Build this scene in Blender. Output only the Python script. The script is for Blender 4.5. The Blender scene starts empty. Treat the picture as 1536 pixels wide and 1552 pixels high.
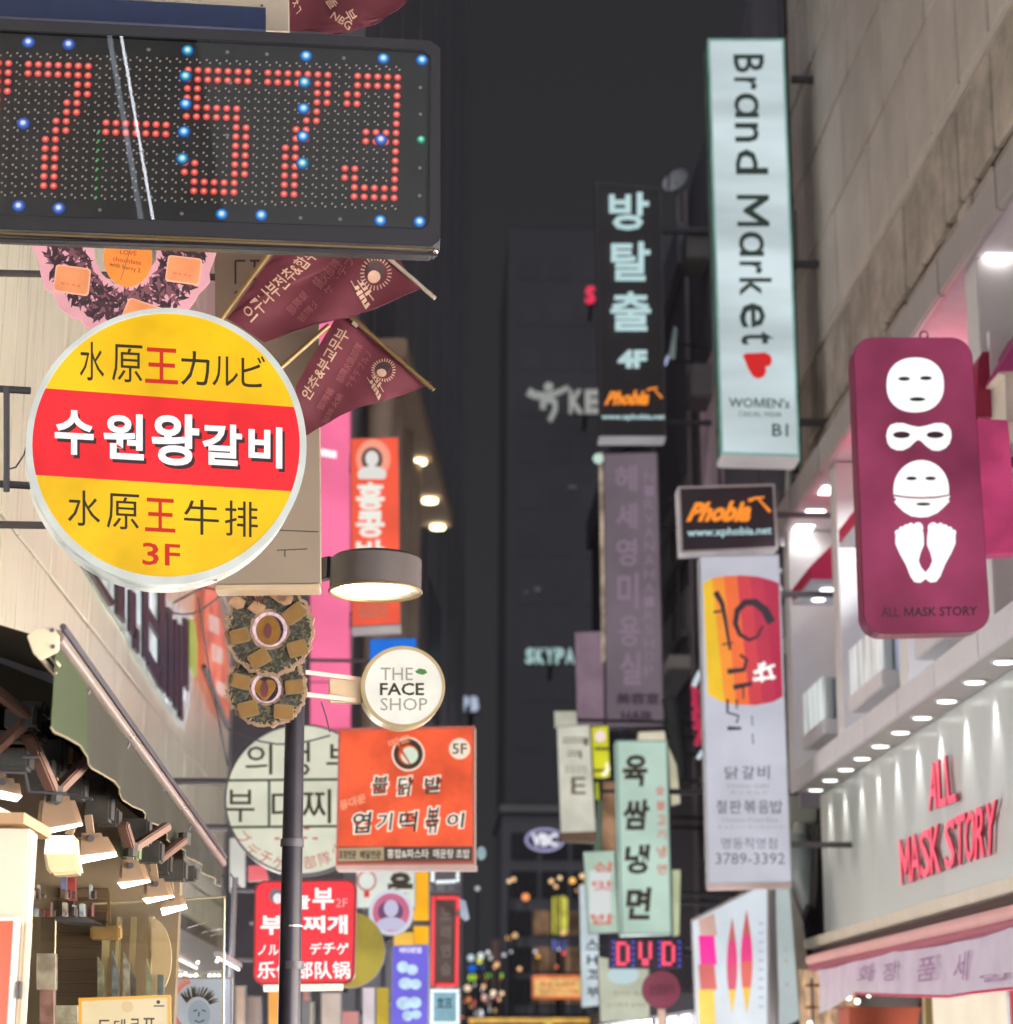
import bpy, bmesh, math, random
from mathutils import Vector, Matrix
random.seed(7)
S = bpy.context.scene
COL = S.collection

# ------------------------------------------------------------------ camera
F = 3200.0                       # focal length in photograph pixels (1536 wide)
CX, CY = 768.0, 776.0
EYE = Vector((0, 0, 1.6))
PITCH, YAW, ROLL = math.atan(824 / F), math.atan(0.0357), 0.006
cam_d = bpy.data.cameras.new('camera')
cam = bpy.data.objects.new('camera', cam_d); COL.objects.link(cam); S.camera = cam
fwd = Vector((math.sin(YAW) * math.cos(PITCH), math.cos(YAW) * math.cos(PITCH), math.sin(PITCH)))
right = Vector((math.cos(YAW), -math.sin(YAW), 0)); up = right.cross(fwd)
right, up = (right * math.cos(ROLL) + up * math.sin(ROLL)), (up * math.cos(ROLL) - right * math.sin(ROLL))
R3 = Matrix((right, up, -fwd)).transposed()
cam.matrix_world = Matrix.Translation(EYE) @ R3.to_4x4()
cam_d.sensor_fit = 'HORIZONTAL'; cam_d.sensor_width = 36; cam_d.lens = 36 * F / 1536
cam_d.clip_start = 0.1; cam_d.clip_end = 2000
cam_d.dof.use_dof = True; cam_d.dof.focus_distance = 9.6; cam_d.dof.aperture_fstop = 2.4
cam_d.dof.aperture_blades = 0

def lin(v): v /= 255.0; return v / 12.92 if v <= .04045 else ((v + .055) / 1.055) ** 2.4
def rgb(*c): return (lin(c[0]), lin(c[1]), lin(c[2]), 1)

# ------------------------------------------------------------------ night sky
W = bpy.data.worlds.new('World'); S.world = W; W.use_nodes = True
nt = W.node_tree; bg = nt.nodes['Background']
tc = nt.nodes.new('ShaderNodeTexCoord'); sx = nt.nodes.new('ShaderNodeSeparateXYZ'); cr = nt.nodes.new('ShaderNodeValToRGB')
nt.links.new(tc.outputs['Generated'], sx.inputs[0]); nt.links.new(sx.outputs['Z'], cr.inputs[0])
cr.color_ramp.elements[0].position = 0.0; cr.color_ramp.elements[0].color = rgb(53, 53, 56)
cr.color_ramp.elements[1].position = 0.45; cr.color_ramp.elements[1].color = rgb(46, 46, 49)
nt.links.new(cr.outputs[0], bg.inputs['Color']); bg.inputs['Strength'].default_value = 1.0

# soft fill sun added to lift the dark facades, standing in for city glow
sd = bpy.data.lights.new('sky_glow_fill', 'SUN'); sd.energy = 1.25; sd.angle = math.radians(120); sd.color = (.95, .95, 1.0)
so = bpy.data.objects.new('sky_glow_fill', sd); COL.objects.link(so); so.rotation_euler = Vector((.1, .75, -.55)).to_track_quat('-Z', 'Y').to_euler()
S.view_settings.view_transform = 'Standard'; S.view_settings.look = 'None'
S.view_settings.exposure = 0; S.view_settings.gamma = 1
S.render.engine = 'CYCLES'
cy = S.cycles
cy.use_denoising = True
try: cy.denoiser = 'OPENIMAGEDENOISE'
except Exception: pass
cy.max_bounces = 6; cy.diffuse_bounces = 3; cy.glossy_bounces = 3; cy.transparent_max_bounces = 12
cy.sample_clamp_indirect = 4; cy.caustics_reflective = False; cy.caustics_refractive = False

# ------------------------------------------------------------------ materials
MC = {}
def _n(nt, t, **k):
    n = nt.nodes.new(t)
    for a, b in k.items(): setattr(n, a, b)
    return n
def paint(name, c, rough=.55, metal=0., var=.12, scale=3., stretch=(1, 1, 1), bump=0., spec=.4, grime=0.):
    """painted, stone, metal or fabric surface: colour with blotchy grain, uneven gloss and fine relief"""
    if name in MC: return MC[name]
    m = bpy.data.materials.new(name); m.use_nodes = True; nt = m.node_tree; b = nt.nodes['Principled BSDF']
    t = _n(nt, 'ShaderNodeTexCoord'); mp = _n(nt, 'ShaderNodeMapping'); mp.inputs['Scale'].default_value = stretch
    nt.links.new(t.outputs['Object'], mp.inputs[0])
    n1 = _n(nt, 'ShaderNodeTexNoise'); n1.inputs['Scale'].default_value = scale; n1.inputs['Detail'].default_value = 7; n1.inputs['Roughness'].default_value = .62
    nt.links.new(mp.outputs[0], n1.inputs['Vector'])
    mr = _n(nt, 'ShaderNodeMapRange'); mr.inputs['From Min'].default_value = .25; mr.inputs['From Max'].default_value = .75
    mr.inputs['To Min'].default_value = 1 - var; mr.inputs['To Max'].default_value = 1 + var
    nt.links.new(n1.outputs['Fac'], mr.inputs['Value'])
    oi = _n(nt, 'ShaderNodeObjectInfo'); mr2 = _n(nt, 'ShaderNodeMapRange'); mr2.inputs['To Min'].default_value = 1 - var * .6; mr2.inputs['To Max'].default_value = 1 + var * .6
    nt.links.new(oi.outputs['Random'], mr2.inputs['Value'])
    mu = _n(nt, 'ShaderNodeMath', operation='MULTIPLY'); nt.links.new(mr.outputs[0], mu.inputs[0]); nt.links.new(mr2.outputs[0], mu.inputs[1])
    out = mu.outputs[0]
    if grime:
        n2 = _n(nt, 'ShaderNodeTexNoise'); n2.inputs['Scale'].default_value = scale * .4; n2.inputs['Detail'].default_value = 9; n2.inputs['Roughness'].default_value = .7
        nt.links.new(t.outputs['Object'], n2.inputs['Vector'])
        r3 = _n(nt, 'ShaderNodeMapRange'); r3.inputs['From Min'].default_value = .42; r3.inputs['From Max'].default_value = .62
        r3.inputs['To Min'].default_value = 1 - grime; r3.inputs['To Max'].default_value = 1
        nt.links.new(n2.outputs['Fac'], r3.inputs['Value'])
        m3 = _n(nt, 'ShaderNodeMath', operation='MULTIPLY'); nt.links.new(out, m3.inputs[0]); nt.links.new(r3.outputs[0], m3.inputs[1]); out = m3.outputs[0]
    vm = _n(nt, 'ShaderNodeVectorMath', operation='SCALE'); vm.inputs[0].default_value = rgb(*c)[:3]
    nt.links.new(out, vm.inputs['Scale']); nt.links.new(vm.outputs[0], b.inputs['Base Color'])
    rr = _n(nt, 'ShaderNodeMapRange'); rr.inputs['To Min'].default_value = max(.05, rough - .12); rr.inputs['To Max'].default_value = min(1, rough + .12)
    nt.links.new(n1.outputs['Fac'], rr.inputs['Value']); nt.links.new(rr.outputs[0], b.inputs['Roughness'])
    b.inputs['Metallic'].default_value = metal; b.inputs['Specular IOR Level'].default_value = spec
    if bump:
        bu = _n(nt, 'ShaderNodeBump'); bu.inputs['Strength'].default_value = bump; bu.inputs['Distance'].default_value = .01
        nt.links.new(n1.outputs['Fac'], bu.inputs['Height']); nt.links.new(bu.outputs[0], b.inputs['Normal'])
    MC[name] = m; return m
def glow(name, c, s=1., var=.1, scale=1.5, stretch=(1, 1, 1), light=True, base=.14, rough=.3):
    """lit surface: a backlit sheet, lamp or LED, or a glow painted on unlit goods, boards and walls; tubes behind the sheet make it uneven"""
    if name in MC: return MC[name]
    m = bpy.data.materials.new(name); m.use_nodes = True; nt = m.node_tree; b = nt.nodes['Principled BSDF']
    col = rgb(*c)
    b.inputs['Base Color'].default_value = (col[0] * base, col[1] * base, col[2] * base, 1); b.inputs['Roughness'].default_value = rough
    b.inputs['Emission Color'].default_value = col
    if var:
        t = _n(nt, 'ShaderNodeTexCoord'); mp = _n(nt, 'ShaderNodeMapping'); mp.inputs['Scale'].default_value = stretch
        nt.links.new(t.outputs['Object'], mp.inputs[0])
        n1 = _n(nt, 'ShaderNodeTexNoise'); n1.inputs['Scale'].default_value = scale; n1.inputs['Detail'].default_value = 3
        nt.links.new(mp.outputs[0], n1.inputs['Vector'])
        mr = _n(nt, 'ShaderNodeMapRange'); mr.inputs['From Min'].default_value = .37; mr.inputs['From Max'].default_value = .63
        mr.inputs['To Min'].default_value = s * (1 - var); mr.inputs['To Max'].default_value = s * (1 + var)
        nt.links.new(n1.outputs['Fac'], mr.inputs['Value']); nt.links.new(mr.outputs[0], b.inputs['Emission Strength'])
    else: b.inputs['Emission Strength'].default_value = s
    if not light: m.cycles.emission_sampling = 'NONE'
    MC[name] = m; return m
def led_mat(name, stops, s=1.):
    """LED lens: hot die in the middle, coloured epoxy with a painted glow falloff round it"""
    if name in MC: return MC[name]
    m = bpy.data.materials.new(name); m.use_nodes = True; nt = m.node_tree; b = nt.nodes['Principled BSDF']
    t = _n(nt, 'ShaderNodeTexCoord'); ln = _n(nt, 'ShaderNodeVectorMath', operation='LENGTH')
    mp = _n(nt, 'ShaderNodeMapping'); mp.inputs['Scale'].default_value = (1, 1, 0)
    nt.links.new(t.outputs['Object'], mp.inputs[0]); nt.links.new(mp.outputs[0], ln.inputs[0])
    cr = _n(nt, 'ShaderNodeValToRGB'); mr = _n(nt, 'ShaderNodeMapRange'); mr.inputs['From Max'].default_value = stops[-1][0]
    nt.links.new(ln.outputs['Value'], mr.inputs['Value']); nt.links.new(mr.outputs[0], cr.inputs[0])
    el = cr.color_ramp.elements
    while len(el) < len(stops): el.new(.5)
    for e, (p, c) in zip(el, stops): e.position = p / stops[-1][0]; e.color = rgb(*c)
    nt.links.new(cr.outputs[0], b.inputs['Emission Color']); b.inputs['Emission Strength'].default_value = s
    b.inputs['Base Color'].default_value = (.02, .02, .02, 1)
    m.cycles.emission_sampling = 'NONE'
    MC[name] = m; return m
def glass(name, tint=(235, 240, 240), refl=.06, rough=.02):
    if name in MC: return MC[name]
    m = bpy.data.materials.new(name); m.use_nodes = True; nt = m.node_tree; nt.nodes.remove(nt.nodes['Principled BSDF'])
    o = nt.nodes['Material Output']; tr = _n(nt, 'ShaderNodeBsdfTransparent'); gl = _n(nt, 'ShaderNodeBsdfGlossy'); mx = _n(nt, 'ShaderNodeMixShader')
    tr.inputs[0].default_value = rgb(*tint); gl.inputs['Roughness'].default_value = rough
    fr = _n(nt, 'ShaderNodeFresnel'); fr.inputs[0].default_value = 1.5
    ad = _n(nt, 'ShaderNodeMath', operation='ADD'); ad.inputs[1].default_value = refl - .04
    nt.links.new(fr.outputs[0], ad.inputs[0]); nt.links.new(ad.outputs[0], mx.inputs[0])
    nt.links.new(tr.outputs[0], mx.inputs[1]); nt.links.new(gl.outputs[0], mx.inputs[2]); nt.links.new(mx.outputs[0], o.inputs[0])
    MC[name] = m; return m

# ------------------------------------------------------------------ measuring frames
def ray(px, py): return right * ((px - CX) / F) + up * ((CY - py) / F) + fwd
def atY(px, py, Y): d = ray(px, py); return EYE + d * (Y / d.y)
def atX(px, py, X): d = ray(px, py); return EYE + d * (X / d.x)
def atZ(px, py, Z): d = ray(px, py); return EYE + d * ((Z - EYE.z) / d.z)
class Fr:
    """plane of a sign or wall: u runs right along it, v up, n out of its face. yaw 0 faces the camera down the street, 90 = left wall, -90 = right wall"""
    def __init__(s, px, py, Y, yaw=0, o=None, roll=0):
        a = math.radians(yaw); s.o = o.copy() if o is not None else atY(px, py, Y)
        u = Vector((math.cos(a), math.sin(a), 0)); v = Vector((0, 0, 1)); s.n = u.cross(v)
        r = math.radians(roll); s.u = u * math.cos(r) + v * math.sin(r); s.v = v * math.cos(r) - u * math.sin(r)
        s.m = Matrix((s.u, s.v, s.n)).transposed().to_4x4(); s.m.translation = s.o
    def uv(s, px, py, n=0.):
        d = ray(px, py); o = s.o + s.n * n
        t = (o - EYE).dot(s.n) / d.dot(s.n); p = EYE + d * t - o
        return p.dot(s.u), p.dot(s.v)
    def w(s, u, v, n=0.): return s.o + s.u * u + s.v * v + s.n * n
    def p(s, px, py, n=0.): return s.w(*s.uv(px, py, n), n)

class G:
    def __init__(s): s.V = []; s.Fc = []
    def add(s, V, Fc):
        k = len(s.V); s.V += [Vector(v) for v in V]; s.Fc += [tuple(i + k for i in f) for f in Fc]; return s
    def prism(s, fr, uv, n0, n1):
        k = len(uv); a = sum(uv[i][0] * uv[(i + 1) % k][1] - uv[(i + 1) % k][0] * uv[i][1] for i in range(k))
        if a < 0: uv = uv[::-1]
        V = [fr.w(u, v, n0) for u, v in uv] + [fr.w(u, v, n1) for u, v in uv]
        Fc = [tuple(range(k))[::-1], tuple(range(k, 2 * k))] + [(i, (i + 1) % k, k + (i + 1) % k, k + i) for i in range(k)]
        return s.add(V, Fc)
    def pp(s, fr, px, n0, n1): return s.prism(fr, [fr.uv(x, y, n1) for x, y in px], n0, n1)
    def flat(s, fr, px, n): 
        uv = [fr.uv(x, y, n) for x, y in px]; k = len(uv)
        a = sum(uv[i][0] * uv[(i + 1) % k][1] - uv[(i + 1) % k][0] * uv[i][1] for i in range(k))
        if a < 0: uv = uv[::-1]
        return s.add([fr.w(u, v, n) for u, v in uv], [tuple(range(k))])
    def ring(s, fr, a, b, n0, n1):
        """band between two closed pixel outlines of equal count"""
        k = len(a); A = [fr.uv(*p, n1) for p in a]; B = [fr.uv(*p, n1) for p in b]
        V = [fr.w(*q, n) for n in (n0, n1) for q in A] + [fr.w(*q, n) for n in (n0, n1) for q in B]
        Fc = []
        for i in range(k):
            j = (i + 1) % k
            Fc += [(i, j, k + j, k + i), (k + i, k + j, 3 * k + j, 3 * k + i), (3 * k + i, 3 * k + j, 2 * k + j, 2 * k + i), (2 * k + i, 2 * k + j, j, i)]
        return s.add(V, Fc)
    def box(s, x0, x1, y0, y1, z0, z1):
        V = [(x, y, z) for x in (x0, x1) for y in (y0, y1) for z in (z0, z1)]
        return s.add(V, [(0, 1, 3, 2), (4, 6, 7, 5), (0, 4, 5, 1), (2, 3, 7, 6), (0, 2, 6, 4), (1, 5, 7, 3)])
    def fbox(s, fr, u0, u1, v0, v1, n0, n1): return s.prism(fr, [(u0, v0), (u1, v0), (u1, v1), (u0, v1)], n0, n1)
    def tube(s, pts, r, seg=10, cap=True, closed=False):
        pts = [Vector(p) for p in pts]; k = len(pts); rs = r if isinstance(r, (list, tuple)) else [r] * k
        base = len(s.V); pn = None
        for i, p in enumerate(pts):
            a = pts[i - 1] if (i > 0 or closed) else p; b = pts[(i + 1) % k] if (i < k - 1 or closed) else p
            t = (b - a).normalized()
            if pn is None: pn = t.orthogonal().normalized()
            pn = (pn - t * pn.dot(t)).normalized(); q = t.cross(pn)
            for j in range(seg):
                th = 2 * math.pi * j / seg; s.V.append(p + (pn * math.cos(th) + q * math.sin(th)) * rs[i])
        for i in range(k if closed else k - 1):
            i2 = (i + 1) % k
            for j in range(seg):
                j2 = (j + 1) % seg; s.Fc.append((base + i * seg + j, base + i * seg + j2, base + i2 * seg + j2, base + i2 * seg + j))
        if cap and not closed:
            s.Fc.append(tuple(base + j for j in range(seg))[::-1]); s.Fc.append(tuple(base + (k - 1) * seg + j for j in range(seg)))
        return s
    def beam(s, a, b, w, h=None):
        """square bar from a to b"""
        a, b = Vector(a), Vector(b); h = h or w; t = (b - a).normalized()
        q = t.cross(Vector((0, 0, 1))) if abs(t.z) < .95 else t.cross(Vector((1, 0, 0)))
        q.normalize(); r = q.cross(t)
        V = [e + q * (w / 2 * i) + r * (h / 2 * j) for e in (a, b) for i, j in ((-1, -1), (1, -1), (1, 1), (-1, 1))]
        return s.add(V, [(3, 2, 1, 0), (4, 5, 6, 7)] + [(i, (i + 1) % 4, 4 + (i + 1) % 4, 4 + i) for i in range(4)])
    def sph(s, c, r, nu=10, nv=6, sc=(1, 1, 1)):
        c = Vector(c); base = len(s.V); s.V.append(c + Vector((0, 0, r * sc[2])))
        for i in range(1, nv):
            th = math.pi * i / nv
            for j in range(nu):
                ph = 2 * math.pi * j / nu; s.V.append(c + Vector((math.sin(th) * math.cos(ph) * r * sc[0], math.sin(th) * math.sin(ph) * r * sc[1], math.cos(th) * r * sc[2])))
        s.V.append(c - Vector((0, 0, r * sc[2]))); L = len(s.V) - 1
        for j in range(nu):
            j2 = (j + 1) % nu; s.Fc.append((base, base + 1 + j, base + 1 + j2)); s.Fc.append((L, L - nu + j2, L - nu + j))
            for i in range(nv - 2): o = base + 1 + i * nu; s.Fc.append((o + j, o + nu + j, o + nu + j2, o + j2))
        return s

def mesh(name, g, mat, M=None, smooth=False, bev=0., seg=2):
    me = bpy.data.meshes.new(name); Mi = M.inverted() if M else None
    used = sorted({i for f in g.Fc for i in f}); ix = {a: b for b, a in enumerate(used)}
    me.from_pydata([tuple(Mi @ g.V[i]) if Mi else tuple(g.V[i]) for i in used], [], [tuple(ix[i] for i in f) for f in g.Fc])
    if bev:
        bm = bmesh.new(); bm.from_mesh(me); bmesh.ops.remove_doubles(bm, verts=bm.verts, dist=1e-6)
        es = [e for e in bm.edges if len(e.link_faces) == 2 and e.calc_face_angle(0) > .6]
        bmesh.ops.bevel(bm, geom=es, offset=bev, segments=seg, affect='EDGES', clamp_overlap=True); bm.to_mesh(me); bm.free()
    me.validate(); me.materials.append(mat)
    if smooth: me.shade_smooth(); me.set_sharp_from_angle(angle=math.radians(40))
    me.update(); return me
WM = {}
def T(name, label, cat, at, group=None, kind=None):
    """a thing: an Empty at its place; at = a frame or a point"""
    o = bpy.data.objects.new(name, None); COL.objects.link(o); o.empty_display_size = .1
    M = at.m.copy() if isinstance(at, Fr) else Matrix.Translation(Vector(at)); o.matrix_world = M; WM[o.name] = M
    if label: o['label'] = label
    if cat: o['category'] = cat
    if group: o['group'] = group
    if kind: o['kind'] = kind
    return o
def A(par, name, g, mat, label=None, smooth=False, bev=0., seg=2, kind=None):
    M = WM[par.name]; o = bpy.data.objects.new(name, mesh(name, g, mat, M, smooth, bev, seg)); COL.objects.link(o); o.parent = par; WM[o.name] = M
    if label: o['label'] = label
    if kind: o['kind'] = kind
    return o
def I(par, name, me, loc, scale=None, rot=None):
    """one more piece sharing mesh data; loc in the parent's own axes"""
    o = bpy.data.objects.new(name, me); COL.objects.link(o); o.parent = par; o.location = loc
    if scale: o.scale = scale
    if rot: o.rotation_euler = rot
    WM[o.name] = WM[par.name] @ Matrix.Translation(Vector(loc)); return o
def STR(name, g, mat, loc=(0, 0, 0), kind='structure', **k):
    M = Matrix.Translation(Vector(loc)); o = bpy.data.objects.new(name, mesh(name, g, mat, M, **k)); COL.objects.link(o); o.matrix_world = M; WM[o.name] = M
    o['kind'] = kind; return o
def ONE(name, label, cat, g, mat, loc, group=None, **k):
    o = STR(name, g, mat, loc, **k); del o['kind']; o['label'] = label; o['category'] = cat
    if group: o['group'] = group
    return o

# ------------------------------------------------------------------ outlines and lettering (measured on the photograph, laid on the sign's own plane)
def ell(cx, cy, rx, ry, k=40, a0=0., a1=360.): return [(cx + rx * math.cos(math.radians(a0 + (a1 - a0) * i / k)), cy + ry * math.sin(math.radians(a0 + (a1 - a0) * i / k))) for i in range(k + (0 if a1 - a0 == 360 else 1))]
def bil(q, s, t):
    a = ((1 - s) * q[0][0] + s * q[1][0], (1 - s) * q[0][1] + s * q[1][1]); b = ((1 - s) * q[3][0] + s * q[2][0], (1 - s) * q[3][1] + s * q[2][1])
    return ((1 - t) * a[0] + t * b[0], (1 - t) * a[1] + t * b[1])
def rrect(q, rs, rt, k=6):
    P = []
    for cs, ct, a in ((1 - rs, 1 - rt, 0), (rs, 1 - rt, 90), (rs, rt, 180), (1 - rs, rt, 270)):
        for i in range(k + 1): th = math.radians(a + 90 * i / k); P.append(bil(q, cs + rs * math.cos(th), ct + rt * math.sin(th)))
    return P
def Q(x0, y0, x1, y1, sl=0., vl=0.): return [(x0, y0), (x1, y0 + sl * (x1 - x0)), (x1 + vl * (y1 - y0), y1 + sl * (x1 - x0)), (x0 + vl * (y1 - y0), y1)]
def inset(q, d):
    cx = sum(p[0] for p in q) / 4; cyy = sum(p[1] for p in q) / 4
    return [(x + (d if x < cx else -d), y + (d if y < cyy else -d)) for x, y in q]
def clip(poly, f):
    out = []
    for i in range(len(poly)):
        a, b = poly[i], poly[(i + 1) % len(poly)]; fa, fb = f(a), f(b)
        if fa >= 0: out.append(a)
        if (fa >= 0) != (fb >= 0): t = fa / (fa - fb); out.append((a[0] + (b[0] - a[0]) * t, a[1] + (b[1] - a[1]) * t))
    return out
def stroke(pts, w0, w1=None):
    """brush stroke outline through pixel points"""
    w1 = w0 if w1 is None else w1; L, Rr = [], []; k = len(pts)
    for i, (x, y) in enumerate(pts):
        a = pts[max(0, i - 1)]; b = pts[min(k - 1, i + 1)]; dx, dy = b[0] - a[0], b[1] - a[1]; l = math.hypot(dx, dy) or 1
        w = (w0 + (w1 - w0) * i / max(1, k - 1)) / 2; L.append((x - dy / l * w, y + dx / l * w)); Rr.append((x + dy / l * w, y - dx / l * w))
    return L + Rr[::-1]
TX = {}
def glyph(s, bold, ext, shear, res=2):
    if bold: s = s.replace('M', '\u039c')
    k = (s, bold, ext > 0, shear, res)
    if k not in TX and s == '\u039c':      # own M: two stems and a V, any weight
        w = .11 + bold * 1.6; e = .1 if ext > 0 else 0; Wd, H = .86, .73
        P = [(0, 0), (w, 0), (w, H - w * 1.9), (Wd / 2 - w * .32, w * .2 + .12), (Wd / 2 + w * .32, w * .2 + .12), (Wd - w, H - w * 1.9), (Wd - w, 0), (Wd, 0), (Wd, H), (Wd - w, H), (Wd / 2, .12 + w * 1.9), (w, H), (0, H)]
        if e: k_ = len(P); V = [(x, y, -e) for x, y in P] + [(x, y, e) for x, y in P]; Fc = [tuple(range(k_))[::-1], tuple(range(k_, 2 * k_))] + [(i, (i + 1) % k_, k_ + (i + 1) % k_, k_ + i) for i in range(k_)]
        else: V = [(x, y, 0) for x, y in P]; Fc = [tuple(range(len(P)))]
        TX[k] = (V, Fc)
    if k not in TX:
        c = bpy.data.curves.new('lettering', 'FONT'); c.body = s; c.offset = bold; c.extrude = .1 if ext > 0 else 0; c.shear = shear; c.resolution_u = res
        o = bpy.data.objects.new('lettering', c)
        m = bpy.data.meshes.new_from_object(o)
        V = [tuple(v.co) for v in m.vertices]; Fc = [tuple(p.vertices) for p in m.polygons]
        bpy.data.objects.remove(o); bpy.data.curves.remove(c); bpy.data.meshes.remove(m); TX[k] = (V, Fc)
    return TX[k]
def txt(g, s, fr, q, n=.004, bold=0., ext=0., shear=0., res=2):
    V, Fc = glyph(s, bold, ext, shear, res)
    if not V: return g
    x0 = min(v[0] for v in V); x1 = max(v[0] for v in V); y0 = min(v[1] for v in V); y1 = max(v[1] for v in V)
    P = []
    for x, y, z in V:
        a = bil(q, (x - x0) / (x1 - x0 + 1e-9), (y1 - y) / (y1 - y0 + 1e-9)); nn = n + (z + .1) / .2 * ext if ext else n
        u = fr.uv(*a, n + ext); P.append(fr.w(*u, nn))
    return g.add(P, Fc)
def chars(g, s, fr, boxes, **k):
    for ch, b in zip(s, boxes): txt(g, ch, fr, b if isinstance(b[0], (tuple, list)) else Q(*b, k.get('sl', 0)), **{a: b2 for a, b2 in k.items() if a != 'sl'})
    return g
# shared finishes
black = paint('black powder coat', (74, 72, 80), .4, var=.15)
black_gloss = paint('black gloss enamel', (50, 50, 55), .22, var=.1)
grey_metal = paint('grey metal', (140, 138, 140), .45, .3, var=.1, bump=.1)
dark_metal = paint('dark steel', (82, 80, 84), .45, .3, var=.15)
brass = paint('old brass', (132, 110, 74), .4, .5, var=.25)
white_pvc = glow('milky acrylic side', (222, 226, 216), .6, .34, 9, base=.4)
def bracket(par, a, b, r=.015, mat=None, name='bracket'): return A(par, name, G().tube([a, b], r, 8), mat or black, smooth=True)
def panel_sign(name, label, q, Y, face, depth=.16, side=None, yaw=0, cat='sign', frame_w=0, border=None, group=None, rs=0, rt=0, arms=None, ax=None):
    """box sign from the four measured corners of its face"""
    fr = Fr(sum(p[0] for p in q) / 4, sum(p[1] for p in q) / 4, Y, yaw); t = T(name, label, cat, fr, group)
    out = rrect(q, rs, rt) if rs else q
    A(t, 'casing', G().pp(fr, out, -depth, 0), side or grey_metal, bev=.006)
    if frame_w:
        qi = inset(q, frame_w); inn = rrect(qi, rs * .9, rt * .9) if rs else qi
        A(t, 'face', G().flat(fr, inn, .004), face); A(t, 'border', G().ring(fr, out, inn, .001, .012), border or grey_metal)
    else: A(t, 'face', G().flat(fr, rrect(inset(q, 1.2), rs * .95, rt * .95) if rs else inset(q, 1.2), .004), face)
    if arms:
        for ypx in arms:
            p = fr.w(*fr.uv((q[0][0] + q[1][0]) / 2, ypx), -depth * .5)
            A(t, 'bracket', G().tube([p, Vector((ax, p.y, p.z))], .022, 8), dark_metal, smooth=True)
    return t, fr
# ================================================================== SETTING
STR('street', G().box(-2.5, 5.0, -30, 200, -.3, 0), paint('asphalt', (70, 70, 72), .8, var=.2, scale=9, bump=.4))
STR('ground', G().box(-400, 400, -300, 700, -.9, -.31), paint('bare ground', (78, 76, 74), .9, var=.2))
kerb = STR('kerb', G().box(-2.5, -2.2, -30, 200, .004, .12), paint('granite kerb', (150, 148, 145), .7, bump=.3), bev=.01)
kb = STR('kerb', G().box(4.0, 4.99, -30, 27, .004, .12), MC['granite kerb'], bev=.01)

# ---- left building with ribbed metal cladding
clad = paint('champagne metal cladding', (244, 238, 214), .3, .3, var=.08, scale=2.2, stretch=(12, 12, .2), bump=.1, grime=.06)
LX = -2.5
lb = T('clad_building', 'left building with champagne coloured metal cladding above the awning', 'building', (LX, 17, 0))
A(lb, 'wall', G().box(-9, LX - .06, 5.6, 26.2, 2.9, 14.0).box(-9, LX - .06, 12.6, 26.2, 0, 2.9), paint('dark backing wall', (84, 78, 74), .8))
ys = [5.6, 7.2, 8.8, 10.4, 12.0, 13.6, 15.2, 16.8, 18.4, 20.0, 21.6, 23.2, 24.8, 26.2]; zs = [3.7, 4.62, 6.9, 9.2, 11.5, 13.9]
for i in range(len(ys) - 1):
    for j in range(len(zs) - 1):
        g = G().box(LX - .06, LX + random.uniform(-.004, .004), ys[i] + .012, ys[i + 1] - .012, zs[j] + .012, zs[j + 1] - .012)
        A(lb, 'cladding_panel', g, clad, bev=.008, seg=1)
for z in (3.0, 3.35): A(lb, 'cladding_panel', G().box(LX - .06, LX, 12.7, 26.2, z + .01, z + .33), clad, bev=.006, seg=1)
A(lb, 'corner_trim', G().box(LX - .03, LX + .03, 26.12, 26.26, 2.8, 14), grey_metal)
# ---- right building in stone panels
RX = 5.0
rb = T('stone_building', 'right building clad in weathered beige stone slabs above the lit shop', 'building', (RX, 22, 0))
A(rb, 'wall', G().box(RX + .05, 12, 6, 27.8, 0, 19), paint('dark joint mortar', (52, 46, 42), .9))
stone = paint('beige stone slab', (212, 203, 193), .75, var=.14, scale=1.4, stretch=(1, 1, .5), bump=.25, grime=.12)
rough_stone = paint('rough weathered stone', (190, 178, 166), .85, var=.2, scale=2.6, bump=.7, grime=.35)
zr = [10.62, 11.95, 13.25, 14.55, 15.85, 17.15, 18.45]
for j in range(len(zr) - 1):
    y = 27.78; k = 0
    while y > 13:
        w = 1.02 + .12 * math.sin(3.1 * j + k); off = random.uniform(-.006, .012)
        A(rb, 'stone_slab', G().box(RX - .02 - off, RX + .05, max(y - w, 13) + .03, y - .03, zr[j] + .035, zr[j + 1] - .035), stone, bev=.012, seg=1)
        y -= w; k += 1
A(rb, 'string_course', G().box(RX - .05, RX + .05, 13, 27.8, 10.52, 10.6), stone, bev=.02)
for z0, z1 in ((8.3, 9.45), (9.45, 10.5)):
    y = 27.78; k = 0
    while y > 13:
        w = random.choice((.55, .7, .9, 1.1)); off = random.uniform(-.01, .035)
        A(rb, 'stone_slab', G().box(RX - .02 - off, RX + .05, max(y - w, 13) + .035, y - .035, z0 + random.uniform(.02, .06), z1 - random.uniform(.02, .06)), rough_stone, bev=.02, seg=1)
        y -= w
A(rb, 'drain_pipe', G().tube([(RX - .08, 27.5, 8.3), (RX - .08, 27.5, 19)], .06, 10), dark_metal, smooth=True)
A(rb, 'duct', G().box(RX - .16, RX - .02, 27.2, 27.42, 12.2, 13.0), grey_metal, bev=.01)
for z in (9.2, 11.4, 13.6): A(rb, 'pipe_clamp', G().box(RX - .16, RX, 27.4, 27.6, z, z + .05), grey_metal)
A(rb, 'edge_pipe', G().tube([(RX + .02, 27.86, 8.0), (RX + .02, 27.86, 18.4)], .05, 8), paint('green grey pipe', (150, 160, 150), .5), smooth=True)

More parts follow.
